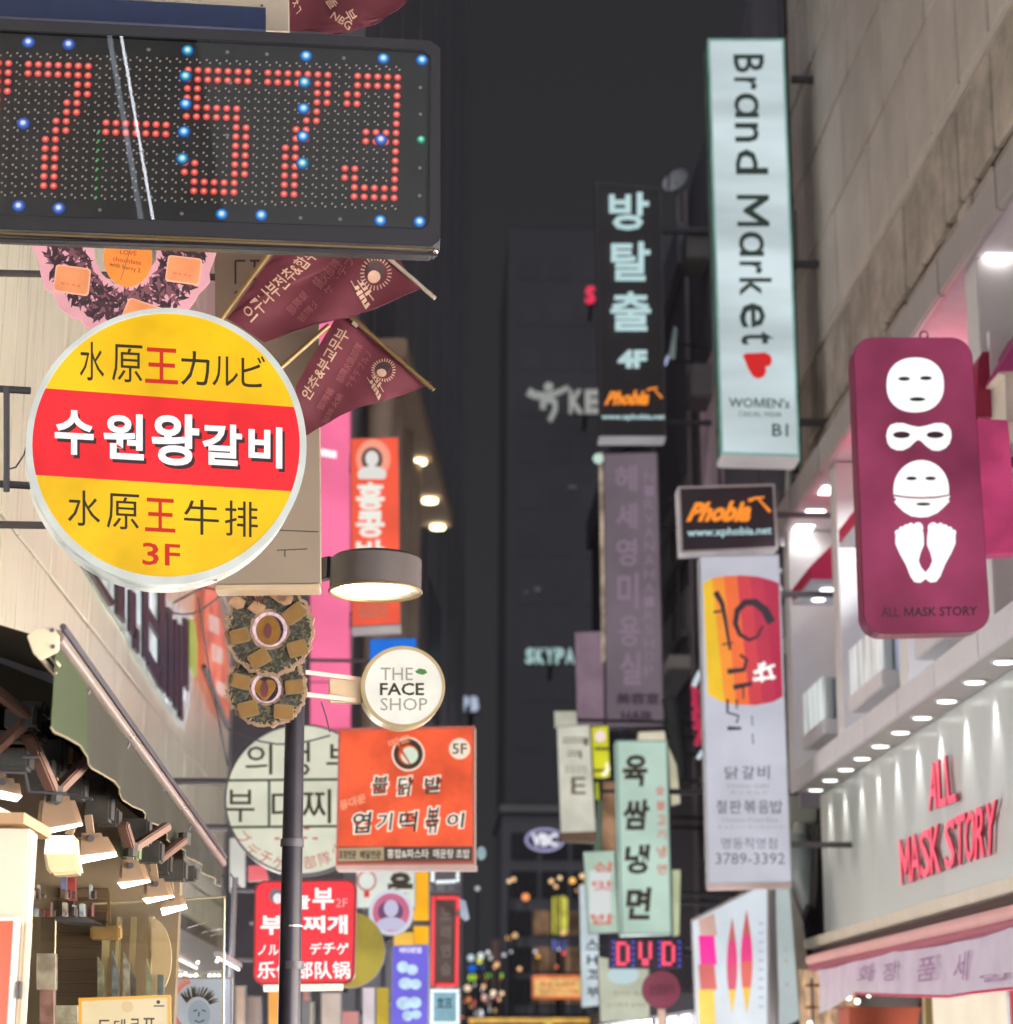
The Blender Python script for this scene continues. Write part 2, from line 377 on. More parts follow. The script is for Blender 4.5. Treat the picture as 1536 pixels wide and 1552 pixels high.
# ---- second right building and the far ones
R2 = 4.75
dk = paint('dark plaster facade', (114, 112, 122), .85, var=.12, scale=1.2, bump=.2)
b2 = T('dark_building', 'dark plastered building behind the hanging signs on the right', 'building', (R2, 40, 0))
A(b2, 'wall', G().box(R2, 12, 29.2, 37.5, 0, 17.5).box(R2 + .05, 12, 37.5, 62, 0, 17.0), dk)
A(b2, 'parapet', G().box(R2 - .12, R2 + .3, 38, 61.9, 16.4, 17.25), paint('slate parapet', (138, 138, 150), .7))
A(b2, 'downpipe', G().tube([(R2 - .08, 36.9, 3), (R2 - .08, 36.9, 17.4)], .06, 8), paint('pale downpipe', (150, 140, 146), .5), smooth=True)
winm = paint('frosted window pane', (150, 150, 152), .5, var=.12, scale=.6, stretch=(1, 1, 4))
for (x0, y0, x1, y1) in ((1006, 757, 1044, 797), (1006, 805, 1045, 866), (1008, 918, 1045, 986), (1008, 990, 1045, 1036)):
    a = atX(x0, (y0 + y1) / 2, R2); b = atX(x1, (y0 + y1) / 2, R2); zt = atX((x0 + x1) / 2, y0, R2).z; zb = atX((x0 + x1) / 2, y1, R2).z
    f = A(b2, 'window', G().box(R2 - .04, R2 + .1, b.y, a.y, zb, zt), winm if y1 - y0 > 50 else grey_metal, bev=.02)
    if y1 - y0 > 50: A(f, 'mullion', G().box(R2 - .07, R2 - .03, (a.y + b.y) / 2 - .05, (a.y + b.y) / 2 + .05, zb, zt), dark_metal)
    A(f, 'sill', G().box(R2 - .16, R2 + .02, b.y - .1, a.y + .1, zb - .12, zb - .01), grey_metal)
p = atX(1027, 1045, R2); A(b2, 'ledge', G().box(R2 - .5, R2, p.y - 3, p.y + 3.4, p.z - .12, p.z + .12), paint('pale ledge', (214, 210, 205), .6), bev=.02)
for k in range(4):
    z = 15.0 - k * 2.6; A(b2, 'air_conditioner', G().box(R2 - .42, R2 - .01, 34.2 - k * .3, 35.1 - k * .3, z, z + .6), paint('faded unit casing', (120, 118, 120), .6), bev=.03)
dish_p = Vector((R2 + .05, 38.6, 17.25))
td = T('satellite_dish', 'grey satellite dish on the roof edge above the black vertical sign', 'satellite dish', dish_p)
c = atY(1027, 277, 38.6); ax = Vector((-.55, -.75, .35)).normalized(); g = G(); e1 = ax.orthogonal().normalized(); e2 = ax.cross(e1); rows = []
for i in range(5):
    r = .28 * i / 4 + .001; rows.append([c + (e1 * math.cos(t * math.pi / 8) + e2 * math.sin(t * math.pi / 8)) * r + ax * (r * r * 1.2) for t in range(16)])
for i in range(4): g.add(rows[i] + rows[i + 1], [(j, (j + 1) % 16, 16 + (j + 1) % 16, 16 + j) for j in range(16)])
A(td, 'reflector', g, paint('dish grey', (190, 194, 200), .5), smooth=True)
A(td, 'feed_arm', G().tube([c + e1 * .26, c + ax * .35], .02, 6), dark_metal); A(td, 'mast', G().tube([c, Vector((c.x, c.y, 17.2))], .035, 8), grey_metal)

def facade_grid(par, X0, X1, Y, z0, z1, nx, nz, mat, lit, wm, hm, p_lit=.1):
    dx = (X1 - X0) / nx; dz = (z1 - z0) / nz
    mu = mesh('window', G().box(-dx * wm / 2, dx * wm / 2, -.02, 0, -dz * hm / 2, dz * hm / 2), mat); ml = mesh('window', G().box(-dx * wm / 2, dx * wm / 2, -.08, 0, -dz * hm / 2, dz * hm / 2), lit)
    M = WM[par.name]
    for i in range(nx):
        for j in range(nz):
            p = Vector((X0 + dx * (i + .5), Y, z0 + dz * (j + .5))); I(par, 'window', mu, p - M.translation)
tw = T('tower_block', 'tall unlit tower behind the street carrying rooftop letters', 'building', (9, 112, 0))
A(tw, 'wall', G().box(4.0, 24, 112, 126, 0, 47), paint('night concrete', (90, 90, 95), .9, var=.05, scale=.2))
facade_grid(tw, 4.4, 13, 112, 14, 46, 5, 12, paint('unlit window glass', (89, 89, 94), .85), glow('faint window glow', (84, 88, 86), .7, light=False), .72, .5, .05)
for x_, y_, w_, h_ in ((815, 893, 9, 6), (798, 897, 3, 5), (868, 738, 12, 4), (906, 694, 5, 7)):
    p = atY(x_, y_, 111.9); A(tw, 'window', G().box(p.x - w_ / F * 56, p.x + w_ / F * 56, 111.93, 111.99, p.z - h_ / F * 56, p.z + h_ / F * 56), glow('faint window glow', (120, 130, 130), .8, light=False))
# the pale office building closing the street
cb = T('corner_block', 'grey office block closing the far end of the street', 'building', (7, 90, 0))
A(cb, 'wall', G().box(3.1, 14, 90, 100, 0, 11.6), paint('grey panel facade', (120, 120, 126), .8, var=.08, scale=.5))
A(cb, 'roof_trim', G().box(3.0, 14.1, 89.8, 100, 11.6, 11.9), grey_metal)
wg = paint('dark shop window', (70, 70, 74), .2); wl = glow('dim lit window', (118, 92, 70), .8, .5, 1.2, light=False)
for z in (10.2, 8.6):
    for i in range(5): A(cb, 'window', G().box(3.5 + i * 1.3, 4.6 + i * 1.3, 89.93, 90, z - .55, z + .55), wg)
for j, z in enumerate((7.0, 5.5, 4.2)):
    for i in range(6): A(cb, 'window', G().box(3.4 + i * 1.05, 4.35 + i * 1.05, 89.93, 90, z - .5, z + .5), wl if (i * 7 + j * 3) % 3 else wg)
A(cb, 'canopy', G().box(3.2, 7.5, 88.5, 90, 3.0, 3.25), paint('dark canopy', (66, 64, 66), .7))
# ---- second left building, its front turned a little into the street
a0 = Vector((-1.25, 32, 0)); a1 = Vector((.95, 60, 0)); yw = math.degrees(math.atan2(a1.y - a0.y, a1.x - a0.x))
f2 = Fr(0, 0, 0, yw, o=a0)
l2 = T('unlit_building', 'tall unlit building on the left with a warm uplit ledge', 'building', f2); L2 = (a1 - a0).length
A(l2, 'wall', G().fbox(f2, 0, L2, 0, 34, -7, 0), paint('charcoal facade', (124, 121, 126), .85, var=.14, scale=.8, stretch=(1, 1, .4), bump=.2))
for k in range(7): A(l2, 'pilaster', G().fbox(f2, 2 + k * 3.9, 2.35 + k * 3.9, 0, 34, .01, .06), MC['charcoal facade'])
def on2(px, py, n=0.): return f2.uv(px, py, n)
u, v = on2(683, 800, .7); z1 = v
A(l2, 'ledge', G().fbox(f2, .4, u, z1, z1 + .35, .005, .75), paint('sandstone ledge', (190, 165, 140), .7, bump=.3), bev=.03)
for i, (px, py) in enumerate(((634, 702), (652, 742), (664, 780))):
    uu, vv = on2(px, py, .45)
    A(l2, 'downlight', G().tube([f2.w(uu, z1 - .03, .45), f2.w(uu, z1 - .09, .45)], .16, 14), glow('warm lamp disc', (255, 236, 190), 5., 0))
    L = bpy.data.lights.new('ledge_downlight', 'SPOT'); L.energy = 160 if i == 2 else 90; L.color = (1, .48, .2) if i == 2 else (1, .72, .5); L.spot_size = 1.9; L.spot_blend = .9; L.shadow_soft_size = .12
    lo = bpy.data.objects.new('ledge_downlight_lamp', L); COL.objects.link(lo); lo.parent = l2; lo.location = (uu, z1 - .15, .42); d = f2.m.to_3x3().inverted() @ Vector((0, 0, -1)); lo.rotation_euler = d.to_track_quat('-Z', 'Y').to_euler()
for k, uu in enumerate((.9, 2.6, 4.6, 6.4)): A(l2, 'column', G().tube([f2.w(uu, z1 - 7, .3), f2.w(uu, z1 - .02, .3)], .22, 12), paint('fluted column stone', (196, 176, 156), .7, bump=.3), smooth=True)
# lower wall between: recess face of the second left building towards the camera
A(l2, 'window', G().fbox(f2, 8, 12, 9, 12, .01, .08), wg); A(l2, 'window', G().fbox(f2, 14, 18, 9, 12, .01, .08), wg)

# ---- shopfronts at street level (below and beyond the frame; they light the street)
cols = [(255, 242, 228), (246, 246, 250), (240, 246, 255), (248, 244, 248)]
def shopfront(label, X, y0, y1, side, c, s, z1=2.75):
    """side +1: front faces +x"""
    t = T('shopfront', label, 'shopfront', (X, (y0 + y1) / 2, 0), 'shopfronts at street level along the lane')
    a, b = (X, X + side * .06); n = max(2, int((y1 - y0) / 1.9)); w = (y1 - y0) / n
    A(t, 'sign_band', G().box(min(X, X + side * .14), max(X, X + side * .14), y0, y1, z1 - .38, z1), grey_metal, bev=.01)
    lm = glow('shop interior %d %.1f' % (c, s), cols[c], s, .25, .9)
    for i in range(n):
        A(t, 'window_pane', G().box(min(a, b), max(a, b), y0 + w * i + .05, y0 + w * (i + 1) - .05, .4, z1 - .42), lm)
        A(t, 'mullion', G().box(min(X, X + side * .1), max(X, X + side * .1), y0 + w * i - .04, y0 + w * i + .04, .1, z1 - .4), black)
    A(t, 'plinth', G().box(min(a, b), max(a, b), y0, y1, 0.13, .38), dark_metal)
# ================================================================== LEFT SIDE THINGS
# ---- LED board
Y = 8.4; fb = Fr(300, 215, Y, 1.0)
tb = T('led_board', 'black scrolling LED board showing 77-573 in red dots', 'led sign', fb)
out = [(-300, 12), (560, 55), (652, 60), (668, 72), (668, 362), (655, 373), (560, 369), (-300, 335)]
inn = [(-290, 32), (560, 72), (640, 76), (652, 84), (650, 336), (640, 346), (560, 343), (-290, 316)]
A(tb, 'casing', G().pp(fb, out, -.2, -.012), black_gloss, bev=.012)
A(tb, 'backboard', G().flat(fb, inn, -.008), paint('black circuit board', (88, 88, 84), .6, var=.15, scale=5))
A(tb, 'bezel', G().ring(fb, out, inn, -.011, .02), black_gloss, bev=.004)
A(tb, 'brass_trim', G().tube([fb.p(-300, 341, -.05), fb.p(660, 378, -.05)], .006, 8), brass, smooth=True)
A(tb, 'lower_rail', G().tube([fb.p(-300, 354, -.1), fb.p(664, 384, -.1)], .011, 8), black_gloss, smooth=True)
quad = [(43.6, 82.0), (603.4, 102.2), (597.3, 313.2), (35, 293.5)]
def dot(c, r): return bil(quad, (37 - c) / 37.0, r / 15.0)
seven = ['1111111'] * 2 + ['0000011'] * 2 + ['0000110'] * 2 + ['0001100'] * 2 + ['0011000'] * 6
five = ['1111111'] * 2 + ['1100000'] * 2 + ['1111110'] * 2 + ['0000011'] * 4 + ['1100011'] * 2 + ['0111110'] * 2
three = ['011111'] * 2 + ['110001'] * 2 + ['000001'] * 2 + ['001111'] * 2 + ['000001'] * 2 + ['110001'] * 2 + ['011111'] * 2
dash = ['0000000'] * 6 + ['1111111'] * 2 + ['0000000'] * 6
lit = set()
for pat, c0 in ((three, 5), (seven, 13), (five, 21), (dash, 29), (seven, 37), (seven, 45)):
    for r, row in enumerate(pat):
        for i, ch in enumerate(row):
            if ch == '1': lit.add((c0 - i, r + 1))
def dome(r, h):
    g = G(); V = [(0, 0, h)]; Fc = []
    for k, (a, b) in enumerate(((.55, .86), (.9, .5), (1, 0))):
        V += [(r * a * math.cos(t * math.pi / 6), r * a * math.sin(t * math.pi / 6), h * b) for t in range(12)]
    for t in range(12):
        t2 = (t + 1) % 12; Fc.append((0, 1 + t, 1 + t2)); Fc += [(1 + t, 13 + t, 13 + t2, 1 + t2), (13 + t, 25 + t, 25 + t2, 13 + t2)]
    return g.add(V, Fc)
rr = 6.2 / F * Y
red_me = mesh('led', dome(rr, .006), led_mat('red led', [(0, (255, 206, 186)), (rr * .3, (255, 158, 136)), (rr * .6, (250, 92, 80)), (rr * .9, (226, 62, 60)), (rr, (150, 44, 46))], 1.0), smooth=True)
for c, r in sorted(lit):
    if c > 43: continue
    u, v = fb.uv(*dot(c, r), 0); I(tb, 'led', red_me, (u, v, -.004))
g = G()
for c in range(-0, 50):
    for r in range(16):
        if (c, r) in lit: continue
        x, y = dot(c, r)
        for dx in (-2.6, 2.4):
            u, v = fb.uv(x + dx, y + dx * .9, 0); o = fb.w(u, v, -.007); d = 2.15 / F * Y
            g.add([o + fb.u * (-d) + fb.v * (-d * .6), o + fb.u * d * .4 + fb.v * (-d), o + fb.u * d + fb.v * d * .6, o - fb.u * d * .4 + fb.v * d, o + fb.n * .004], [(0, 1, 4), (1, 2, 4), (2, 3, 4), (3, 0, 4)])
A(tb, 'unlit_leds', g, glow('unlit led lens', (196, 176, 162), .58, 0, light=False), kind='stuff')  # unlit lenses, their brightness is painted as emission
br = 11 / F * Y
def blue(name, mid, s=1.): return mesh('blue_led', dome(br, .012), led_mat(name, [(0, (255, 255, 255)), (br * .26, (225, 245, 255)), (br * .48, mid), (br * .78, (20, 90, 185)), (br, (44, 52, 66))], s), smooth=True)  # the blue halo is painted into the lens colour as a falloff
b1 = blue('blue led', (60, 190, 255)); b3 = blue('teal led', (50, 205, 205)); b4 = blue('violet led', (110, 130, 235))
Z = [(92, 135, 4), (222, 142, 4), (607, 162, 3), (990, 180, 1), (1240, 188, 1), (1365, 193, 1), (600, 245, 3), (600, 335, 1), (595, 425, 1), (590, 512, 3), (985, 265, 3), (982, 350, 1), (980, 440, 1), (978, 527, 3), (1232, 450, 4), (75, 398, 4), (60, 665, 4), (190, 672, 4), (717, 692, 1), (845, 695, 1), (1230, 712, 1), (1357, 716, 1)]
for x, y, k in Z:
    u, v = fb.uv(x / 2.1333, y / 2.1333, .004); I(tb, 'blue_led', {1: b1, 3: b3, 4: b4}[k], (u, v, .0))
gm = mesh('green_led', dome(br * .75, .01), led_mat('green led', [(0, (215, 255, 235)), (br * .25, (110, 235, 190)), (br * .5, (20, 150, 110)), (br * .75, (46, 60, 60))]), smooth=True)
u, v = fb.uv(1362 / 2.1333, 450 / 2.1333, .004); I(tb, 'green_led', gm, (u, v, 0))
gs = mesh('small_green_led', dome(2.3 / F * Y, .004), glow('small green led', (60, 190, 90), 1., 0, light=False))
for k in range(8): u, v = fb.uv(150 - k * .65, 199 + k * 14.3); I(tb, 'small_green_led', gs, (u, v, .002))
tm = mesh('dark_led', dome(3.2 / F * Y, .006), glow('unlit border led', (150, 146, 150), .6, 0, light=False), smooth=True)  # border lenses are off, a faint glow is painted on
for x, y in ((1360, 280), (1360, 366), (1358, 540), (1357, 630), (735, 165), (863, 172), (1112, 185), (480, 157), (745, 265), (322, 676), (587, 688), (972, 702), (1100, 706), (735, 435)):
    u, v = fb.uv(x / 2.1333, y / 2.1333, .004); I(tb, 'dark_led', tm, (u, v, -.003))
A(tb, 'glass_cover', G().flat(fb, inn, .017), glass('cover glass', (240, 240, 240), .06, .004))
for z in (300, 90): A(tb, 'bracket', G().tube([fb.p(-250, z, -.1), fb.p(-250, z, -.1) + Vector((-.4, 0, 0))], .03, 8), black)
A(tb, 'corner_bolt', G().sph(fb.p(661, 380, .0), .013), paint('chrome', (230, 230, 235), .15, 1.), smooth=True)
# tube lamp over the street whose mirror image crosses the cover glass
a, b = fb.p(180, 56, .017), fb.p(231, 329, .017)
def mirror(px, py, D):
    d = ray(px, py).normalized(); q = fb.p(px, py, .017); dd = d - 2 * d.dot(fb.n) * fb.n; return q + dd * D
ma, mb = mirror(178, 20, 5.5), mirror(236, 356, 5.5)
tl = T('tube_lamp', 'slim white tube lamp strung above the lane near the viewer', 'lamp', (ma + mb) / 2)
A(tl, 'tube', G().tube([ma, mb], .009, 8), glow('tube lamp glow', (240, 246, 255), 18., 0, light=False))
ca, cb_ = mirror(160, 20, 5.7), mirror(218, 356, 5.7); A(tl, 'housing', G().beam(ca, cb_, .26, .02), glow('lit lamp housing', (185, 195, 210), 5, .25, 2, light=False))

# ---- banner strip above the LED board
fn = Fr(220, 20, 8.9, 2)
ts = T('fascia_sign', 'cream and navy blue fascia strip above the LED board', 'sign', fn)
A(ts, 'blue_band', G().pp(fn, [(-200, -22), (402, 12), (402, 44), (-200, 14)], -.08, 0), paint('navy vinyl', (52, 66, 104), .45, var=.15, scale=2, stretch=(6, 1, 1)))
A(ts, 'cream_band', G().pp(fn, [(-200, -140), (437, -120), (437, 47), (403, 45), (403, 11), (-200, -23)], -.1, -.002), paint('cream board', (206, 192, 172), .5, var=.08, scale=2))
A(ts, 'lower_rail', G().tube([fn.p(-200, 20), fn.p(436, 52)], .006, 8), paint('cream rail', (190, 178, 160), .4), smooth=True)
A(ts, 'screw', G().tube([fn.p(397, 8, 0), fn.p(397, 8, .006)], .006, 8), black)

# ---- maroon pennants
maroon = paint('maroon pennant cloth', (98, 42, 54), .7, var=.14, scale=2.2, bump=.2)
print_cream = paint('cream print', (196, 160, 140), .7, var=.15, scale=20)
print_dim = paint('faded print', (140, 84, 86), .75, var=.2, scale=20)
def pennant(label, poly, Y, yaw, poles, big, small, ring, name_q, grp='maroon pennants under the LED board'):
    fr = Fr(*poly[0], Y, yaw); t = T('pennant', label, 'pennant', fr, grp)
    # cloth: a subdivided sheet that sags and creases between its poles
    def wave(v):
        q = v - fr.o; a_, b_ = q.dot(fr.u), q.dot(fr.v); return v + fr.n * (.03 * math.sin(6 * a_ + 4 * b_ + Y) + .014 * math.sin(17 * a_ - 11 * b_) + .006 * math.sin(41 * a_ + 23 * b_))
    bm = bmesh.new(); bm.faces.new([bm.verts.new(fr.p(x, y)) for x, y in poly]); bmesh.ops.triangulate(bm, faces=bm.faces[:])
    for _ in range(3): bmesh.ops.subdivide_edges(bm, edges=bm.edges[:], cuts=1, use_grid_fill=True); bmesh.ops.triangulate(bm, faces=bm.faces[:])
    bm.verts.index_update(); g = G().add([wave(v.co.copy()) for v in bm.verts], [[v.index for v in f.verts] for f in bm.faces]); bm.free()
    A(t, 'cloth', g, maroon, smooth=True)
    def W_(g): g.V = [wave(v) for v in g.V]; return g
    for (p0, p1, r, mm) in poles: A(t, 'pole', G().tube([fr.p(*p0, .02), fr.p(*p1, .02)], r, 10), mm, smooth=True)
    g = G()
    for s, q in big: txt(g, s, fr, q, .007, bold=.012)
    for s, q in name_q: txt(g, s, fr, q, .007, bold=.02)
    A(t, 'lettering', W_(g), print_cream)
    if small:
        g = G()
        for s, q in small: txt(g, s, fr, q, .007)
        A(t, 'small_lettering', W_(g), print_dim)
    if ring:
        x, y, r = ring; g = G()
        for i in range(26): a = i * 2 * math.pi / 26; g.flat(fr, stroke([(x + r * .74 * math.cos(a), y + r * .74 * math.sin(a)), (x + r * math.cos(a), y + r * math.sin(a))], 1.6), .007)
        A(t, 'sunburst_ring', W_(g), print_cream)
        A(t, 'hair_disc', W_(G().flat(fr, ell(x - 1, y - 3, r * .58, r * .56), .006)), paint('dark print', (70, 52, 54), .7))
        A(t, 'face_disc', W_(G().flat(fr, ell(x - 3, y + r * .22, r * .4, r * .36), .009)), print_cream)
    return t, fr
def Z6(x, y): return (330 + x / 4.389, 370 + y / 4.389)
def mq(x0, y0, x1, y1, h):
    """mirrored lettering running from its far end (x0,y0) back to (x1,y1); h = letter height"""
    a, b = Z6(x0, y0), Z6(x1, y1); dx, dy = b[0] - a[0], b[1] - a[1]; l = math.hypot(dx, dy); nx, ny = dy / l * h, -dx / l * h
    return [(a[0] + nx, a[1] + ny), (b[0] + nx, b[1] + ny), b, a]
chromy = paint('pale pole metal', (190, 178, 165), .35, .4)
P1 = [Z6(*p) for p in ((470, -60), (1120, -60), (1260, 190), (1370, 300), (950, 445), (560, 570), (310, 660), (60, 500), (120, 430))]
pennant('maroon pennant directly below the LED board right end', P1, 10.1, 4,
        [(Z6(400, -20), Z6(20, 500), .016, brass), (Z6(1100, 60), Z6(1450, 362), .012, chromy)],
        [('으구나부전추&합부', [(Z6(150, 455)), (Z6(590, 20)), (Z6(680, 60)), (Z6(235, 550))])],
        [('鍋火部隊', [Z6(620, 230), Z6(770, 70), Z6(830, 110), Z6(690, 300)]), ('ケチデプ', [Z6(690, 310), Z6(870, 60), Z6(930, 90), Z6(750, 335)]), ('部隊鍋', [Z6(450, 430), Z6(570, 300), Z6(610, 340), Z6(500, 480)]), ('部隊火', [Z6(520, 500), Z6(650, 350), Z6(690, 400), Z6(570, 530)])],
        (*Z6(1055, 185), 24), [('놀부', [Z6(880, 240), Z6(960, 220), Z6(1060, 330), Z6(985, 425)])])
P2 = [Z6(*p) for p in ((780, 490), (930, 480), (1380, 890), (1440, 910), (880, 1120), (600, 1270), (500, 1275), (520, 960))]
pennant('lower maroon pennant touching the round yellow and red sign', P2, 10.2, 4,
        [(Z6(740, 540), Z6(420, 820), .014, brass), (Z6(870, 470), Z6(1440, 970), .012, brass), (Z6(900, 520), Z6(930, 545), .012, chromy)],
        [('안추&부교무부', [Z6(550, 1010), Z6(800, 545), Z6(890, 590), Z6(610, 1060)])],
        [('部隊火鍋部隊', [Z6(780, 900), Z6(925, 640), Z6(975, 665), Z6(830, 925)]), ('ケチデプルノ', [Z6(840, 940), Z6(985, 690), Z6(1040, 710), Z6(890, 960)]), ('部隊鍋', [Z6(655, 1090), Z6(735, 955), Z6(780, 980), Z6(700, 1110)]), ('部隊火鍋', [Z6(685, 1190), Z6(800, 985), Z6(840, 1010), Z6(730, 1200)])],
        (*Z6(1105, 830), 18.5), [('놀부', [Z6(990, 880), Z6(1040, 850), Z6(1115, 960), Z6(1070, 1045)])])
P3 = [(439, -60), (640, -60), (617, 2), (570, 30), (510, 54), (439, 48)]
pennant('maroon pennant at the top edge above the LED board', P3, 9.6, 3, [((437, -60), (437, 50), .008, chromy)],
        [('부', [(534, 10), (543, 24), (528, 34), (519, 19)]), ('놀', [(507, -14), (517, 0), (502, 14), (492, -2)]), ('NBG', [(507, 16), (535, 32), (529, 44), (500, 28)]), ('ㅊㄱ', [(452, -2), (458, 14), (449, 24), (443, 8)])], None, None, [], 'maroon pennants above the LED board')

# ---- pink wreath-shaped cutout behind the round sign
def Z7(x, y): return (40 + x / 4.955, 360 + y / 4.955)
fw = Fr(192, 400, 9.45, 3)
tw1 = T('wreath_board', 'pink edged wreath cutout board with orange tags above the round sign', 'board', fw)
cx, cyy = 190, 362; outl, inl = [], []
for i in range(72):
    a = 2 * math.pi * i / 72; w = 1 + .02 * math.sin(a * 17) + .012 * math.sin(a * 29 + 1)
    outl.append((cx + 138 * w * math.cos(a), cyy + 146 * w * math.sin(a))); inl.append((cx + 50 * w * math.cos(a), cyy + 72 * w * math.sin(a)))
pinkb = glow('pink board print', (246, 178, 186), .85, .08, 6, light=False)
A(tw1, 'board', G().ring(fw, outl, inl, -.02, 0), pinkb, bev=.002)
def leaves(t, fr, cx, cy, r0x, r0y, r1x, r1y, n, k, pal, sz, aa=(0, 360), h=.004):
    gs = [G() for _ in pal]
    for i in range(n):
        a = math.radians(random.uniform(*aa)); f = random.random(); x = cx + (r0x + (r1x - r0x) * f) * math.cos(a); y = cy + (r0y + (r1y - r0y) * f) * math.sin(a)
        b = random.uniform(0, 6.28); L = sz * random.uniform(.6, 1.3); c, s = math.cos(b), math.sin(b); w = L * .32
        gs[random.randrange(len(pal))].flat(fr, [(x - L * c, y - L * s), (x - w * s, y + w * c), (x + L * c, y + L * s), (x + w * s, y - w * c)], h + random.uniform(.0005, .006))
    for g, p in zip(gs, pal): A(t, 'leaf_print', g, p, kind='stuff')
pal1 = [glow('plum leaf print', (92, 66, 72), .8, light=False), glow('dark leaf print', (74, 58, 64), .8, light=False), glow('mauve leaf print', (146, 96, 104), .8, light=False)]
leaves(tw1, fw, cx, cyy, 62, 82, 122, 130, 620, 0, pal1, 10, (0, 180))
tag_o = glow('orange tag', (250, 158, 108), .92, .1, 8, light=False); tag_e = glow('tag edge', (255, 190, 160), .9, 0, light=False)
for q in (((85, 400), (138, 407), (134, 448), (80, 441)), ((255, 386), (307, 392), (302, 432), (250, 425)), ((196, 450), (250, 468), (232, 510), (178, 494))):
    qq = list(q); o = A(tw1, 'tag', G().pp(fw, rrect([(qq[0]), (qq[1]), (qq[2]), (qq[3])], .1, .12), .008, .016), tag_e)
    A(o, 'tag_face', G().flat(fw, rrect(inset(qq, 2), .1, .12), .018), tag_o)
    A(o, 'tag_print', txt(G(), '밀크 초코', fw, [bil(qq, .2, .62), bil(qq, .75, .66), bil(qq, .75, .74), bil(qq, .2, .7)], .02), glow('tag print', (200, 96, 60), .8, 0, light=False))
o = A(tw1, 'disc', G().pp(fw, ell(194, 390, 37, 44), .004, .012), glow('orange disc', (250, 150, 72), .95, .08, 5, light=False), smooth=False)
A(o, 'disc_print', txt(txt(G(), 'LOVE', fw, Q(182, 378, 207, 385, .1), .015), 'chocolate', fw, Q(171, 388, 214, 395, .16), .015), glow('red disc print', (214, 60, 50), .8, 0, light=False))
A(o, 'disc_print', txt(G(), 'with berry 2', fw, Q(166, 396, 213, 405, .22), .015), glow('dark disc print', (120, 60, 44), .8, 0, light=False))
A(o, 'string', G().tube([fw.p(200, 370, .02), fw.p(183, 424, .02)], .0012, 5), black)
A(tw1, 'hanger', G().tube([fw.p(190, 260, -.01), fw.w(fw.uv(190, 260)[0], fw.uv(190, 260)[1] + .4, -.01)], .006, 6), black)

# ---- round yellow and red sign
fr = Fr(252, 677, 9.0, 11)
tr = T('round_sign', 'round yellow and red light box sign reading 수원왕갈비 3F', 'sign', fr)
O = ell(252, 676, 213, 210, 96); N = ell(252, 674, 203, 200, 96)
A(tr, 'casing', G().pp(fr, O, -.19, -.002), white_pvc, smooth=True, bev=.012)
A(tr, 'rim', G().ring(fr, O, N, 0, .014), glow('white rim', (222, 226, 220), .78, .1, 5), smooth=True, bev=.003)
Yt = lambda p: (588 + (p[0] - 63) * .0753) - p[1]
Yb = lambda p: p[1] - (720 + (p[0] - 55) * .0633)
yel = glow('yellow backlit sheet', (246, 194, 24), .9, .2, 2.0); redb = glow('red backlit sheet', (240, 44, 52), .95, .18, 2.4)
A(tr, 'upper_yellow_face', G().flat(fr, clip(N, Yt), .004), yel); A(tr, 'lower_yellow_face', G().flat(fr, clip(N, Yb), .004), yel)
A(tr, 'red_band', G().flat(fr, clip(clip(N, lambda p: -Yt(p)), lambda p: -Yb(p)), .004), redb)
ink = glow('dark print on lit sheet', (56, 48, 34), .85, 0, light=False); redink = glow('red print on lit sheet', (206, 46, 36), .9, 0, light=False); whiteink = glow('white lettering', (250, 250, 248), .98, .03, light=False)
sl = .055
A(tr, 'lettering', chars(chars(G(), '水原カルビ', fr, ((121, 517, 158, 576), (170, 521, 216, 578), (274, 531, 318, 583), (322, 539, 361, 584), (366, 538, 402, 586)), n=.007, sl=sl), '水原牛排', fr, ((103, 742, 152, 796), (162, 747, 211, 801), (279, 756, 332, 809), (341, 758, 391, 812)), n=.007, sl=sl), ink)
A(tr, 'red_lettering', chars(G(), '王王3F', fr, ((220, 526, 270, 580), (220, 754, 266, 805), (216, 822, 241, 856), (250, 824, 273, 857)), n=.007, sl=sl, bold=.012), redink)
bx = ((83, 620, 142, 687), (157, 625, 218, 694), (230, 625, 302, 703), (307, 641, 367, 703), (377, 645, 428, 707))
A(tr, 'letter_shadow', chars(G(), '수원왕갈비', fr, [(a + 4, b + 6, c + 4, d + 6) for a, b, c, d in bx], n=.006, sl=sl, bold=.026, res=4), glow('letter shadow print', (70, 44, 48), .85, 0, light=False))
for ch, b_ in zip('수원왕갈비', bx): A(tr, 'letter', txt(G(), ch, fr, Q(*b_, sl), .008, bold=.026, ext=.006, res=4), whiteink)
for yp in (592, 736):
    p = fr.p(46, yp, -.1); A(tr, 'bracket', G().tube([Vector((LX, p.y, p.z + .03)), p], .017, 8), black, smooth=True)
p0, p1 = fr.p(10, 586, -.1), fr.p(10, 745, -.1); A(tr, 'tie_rod', G().tube([p0, p1], .014, 8), black, smooth=True)
A(tr, 'cable', G().tube([fr.p(10, 712, -.1), fr.p(24, 708, -.1), fr.p(36, 690, -.1), fr.p(42, 672, -.1)], .004, 6), black)
for dx in (-25, 70): p = fr.p(252 + dx, 880, -.1); A(tr, 'drain_clip', G().box(p.x - .02, p.x + .02, p.y - .01, p.y + .01, p.z, p.z + .03), grey_metal)

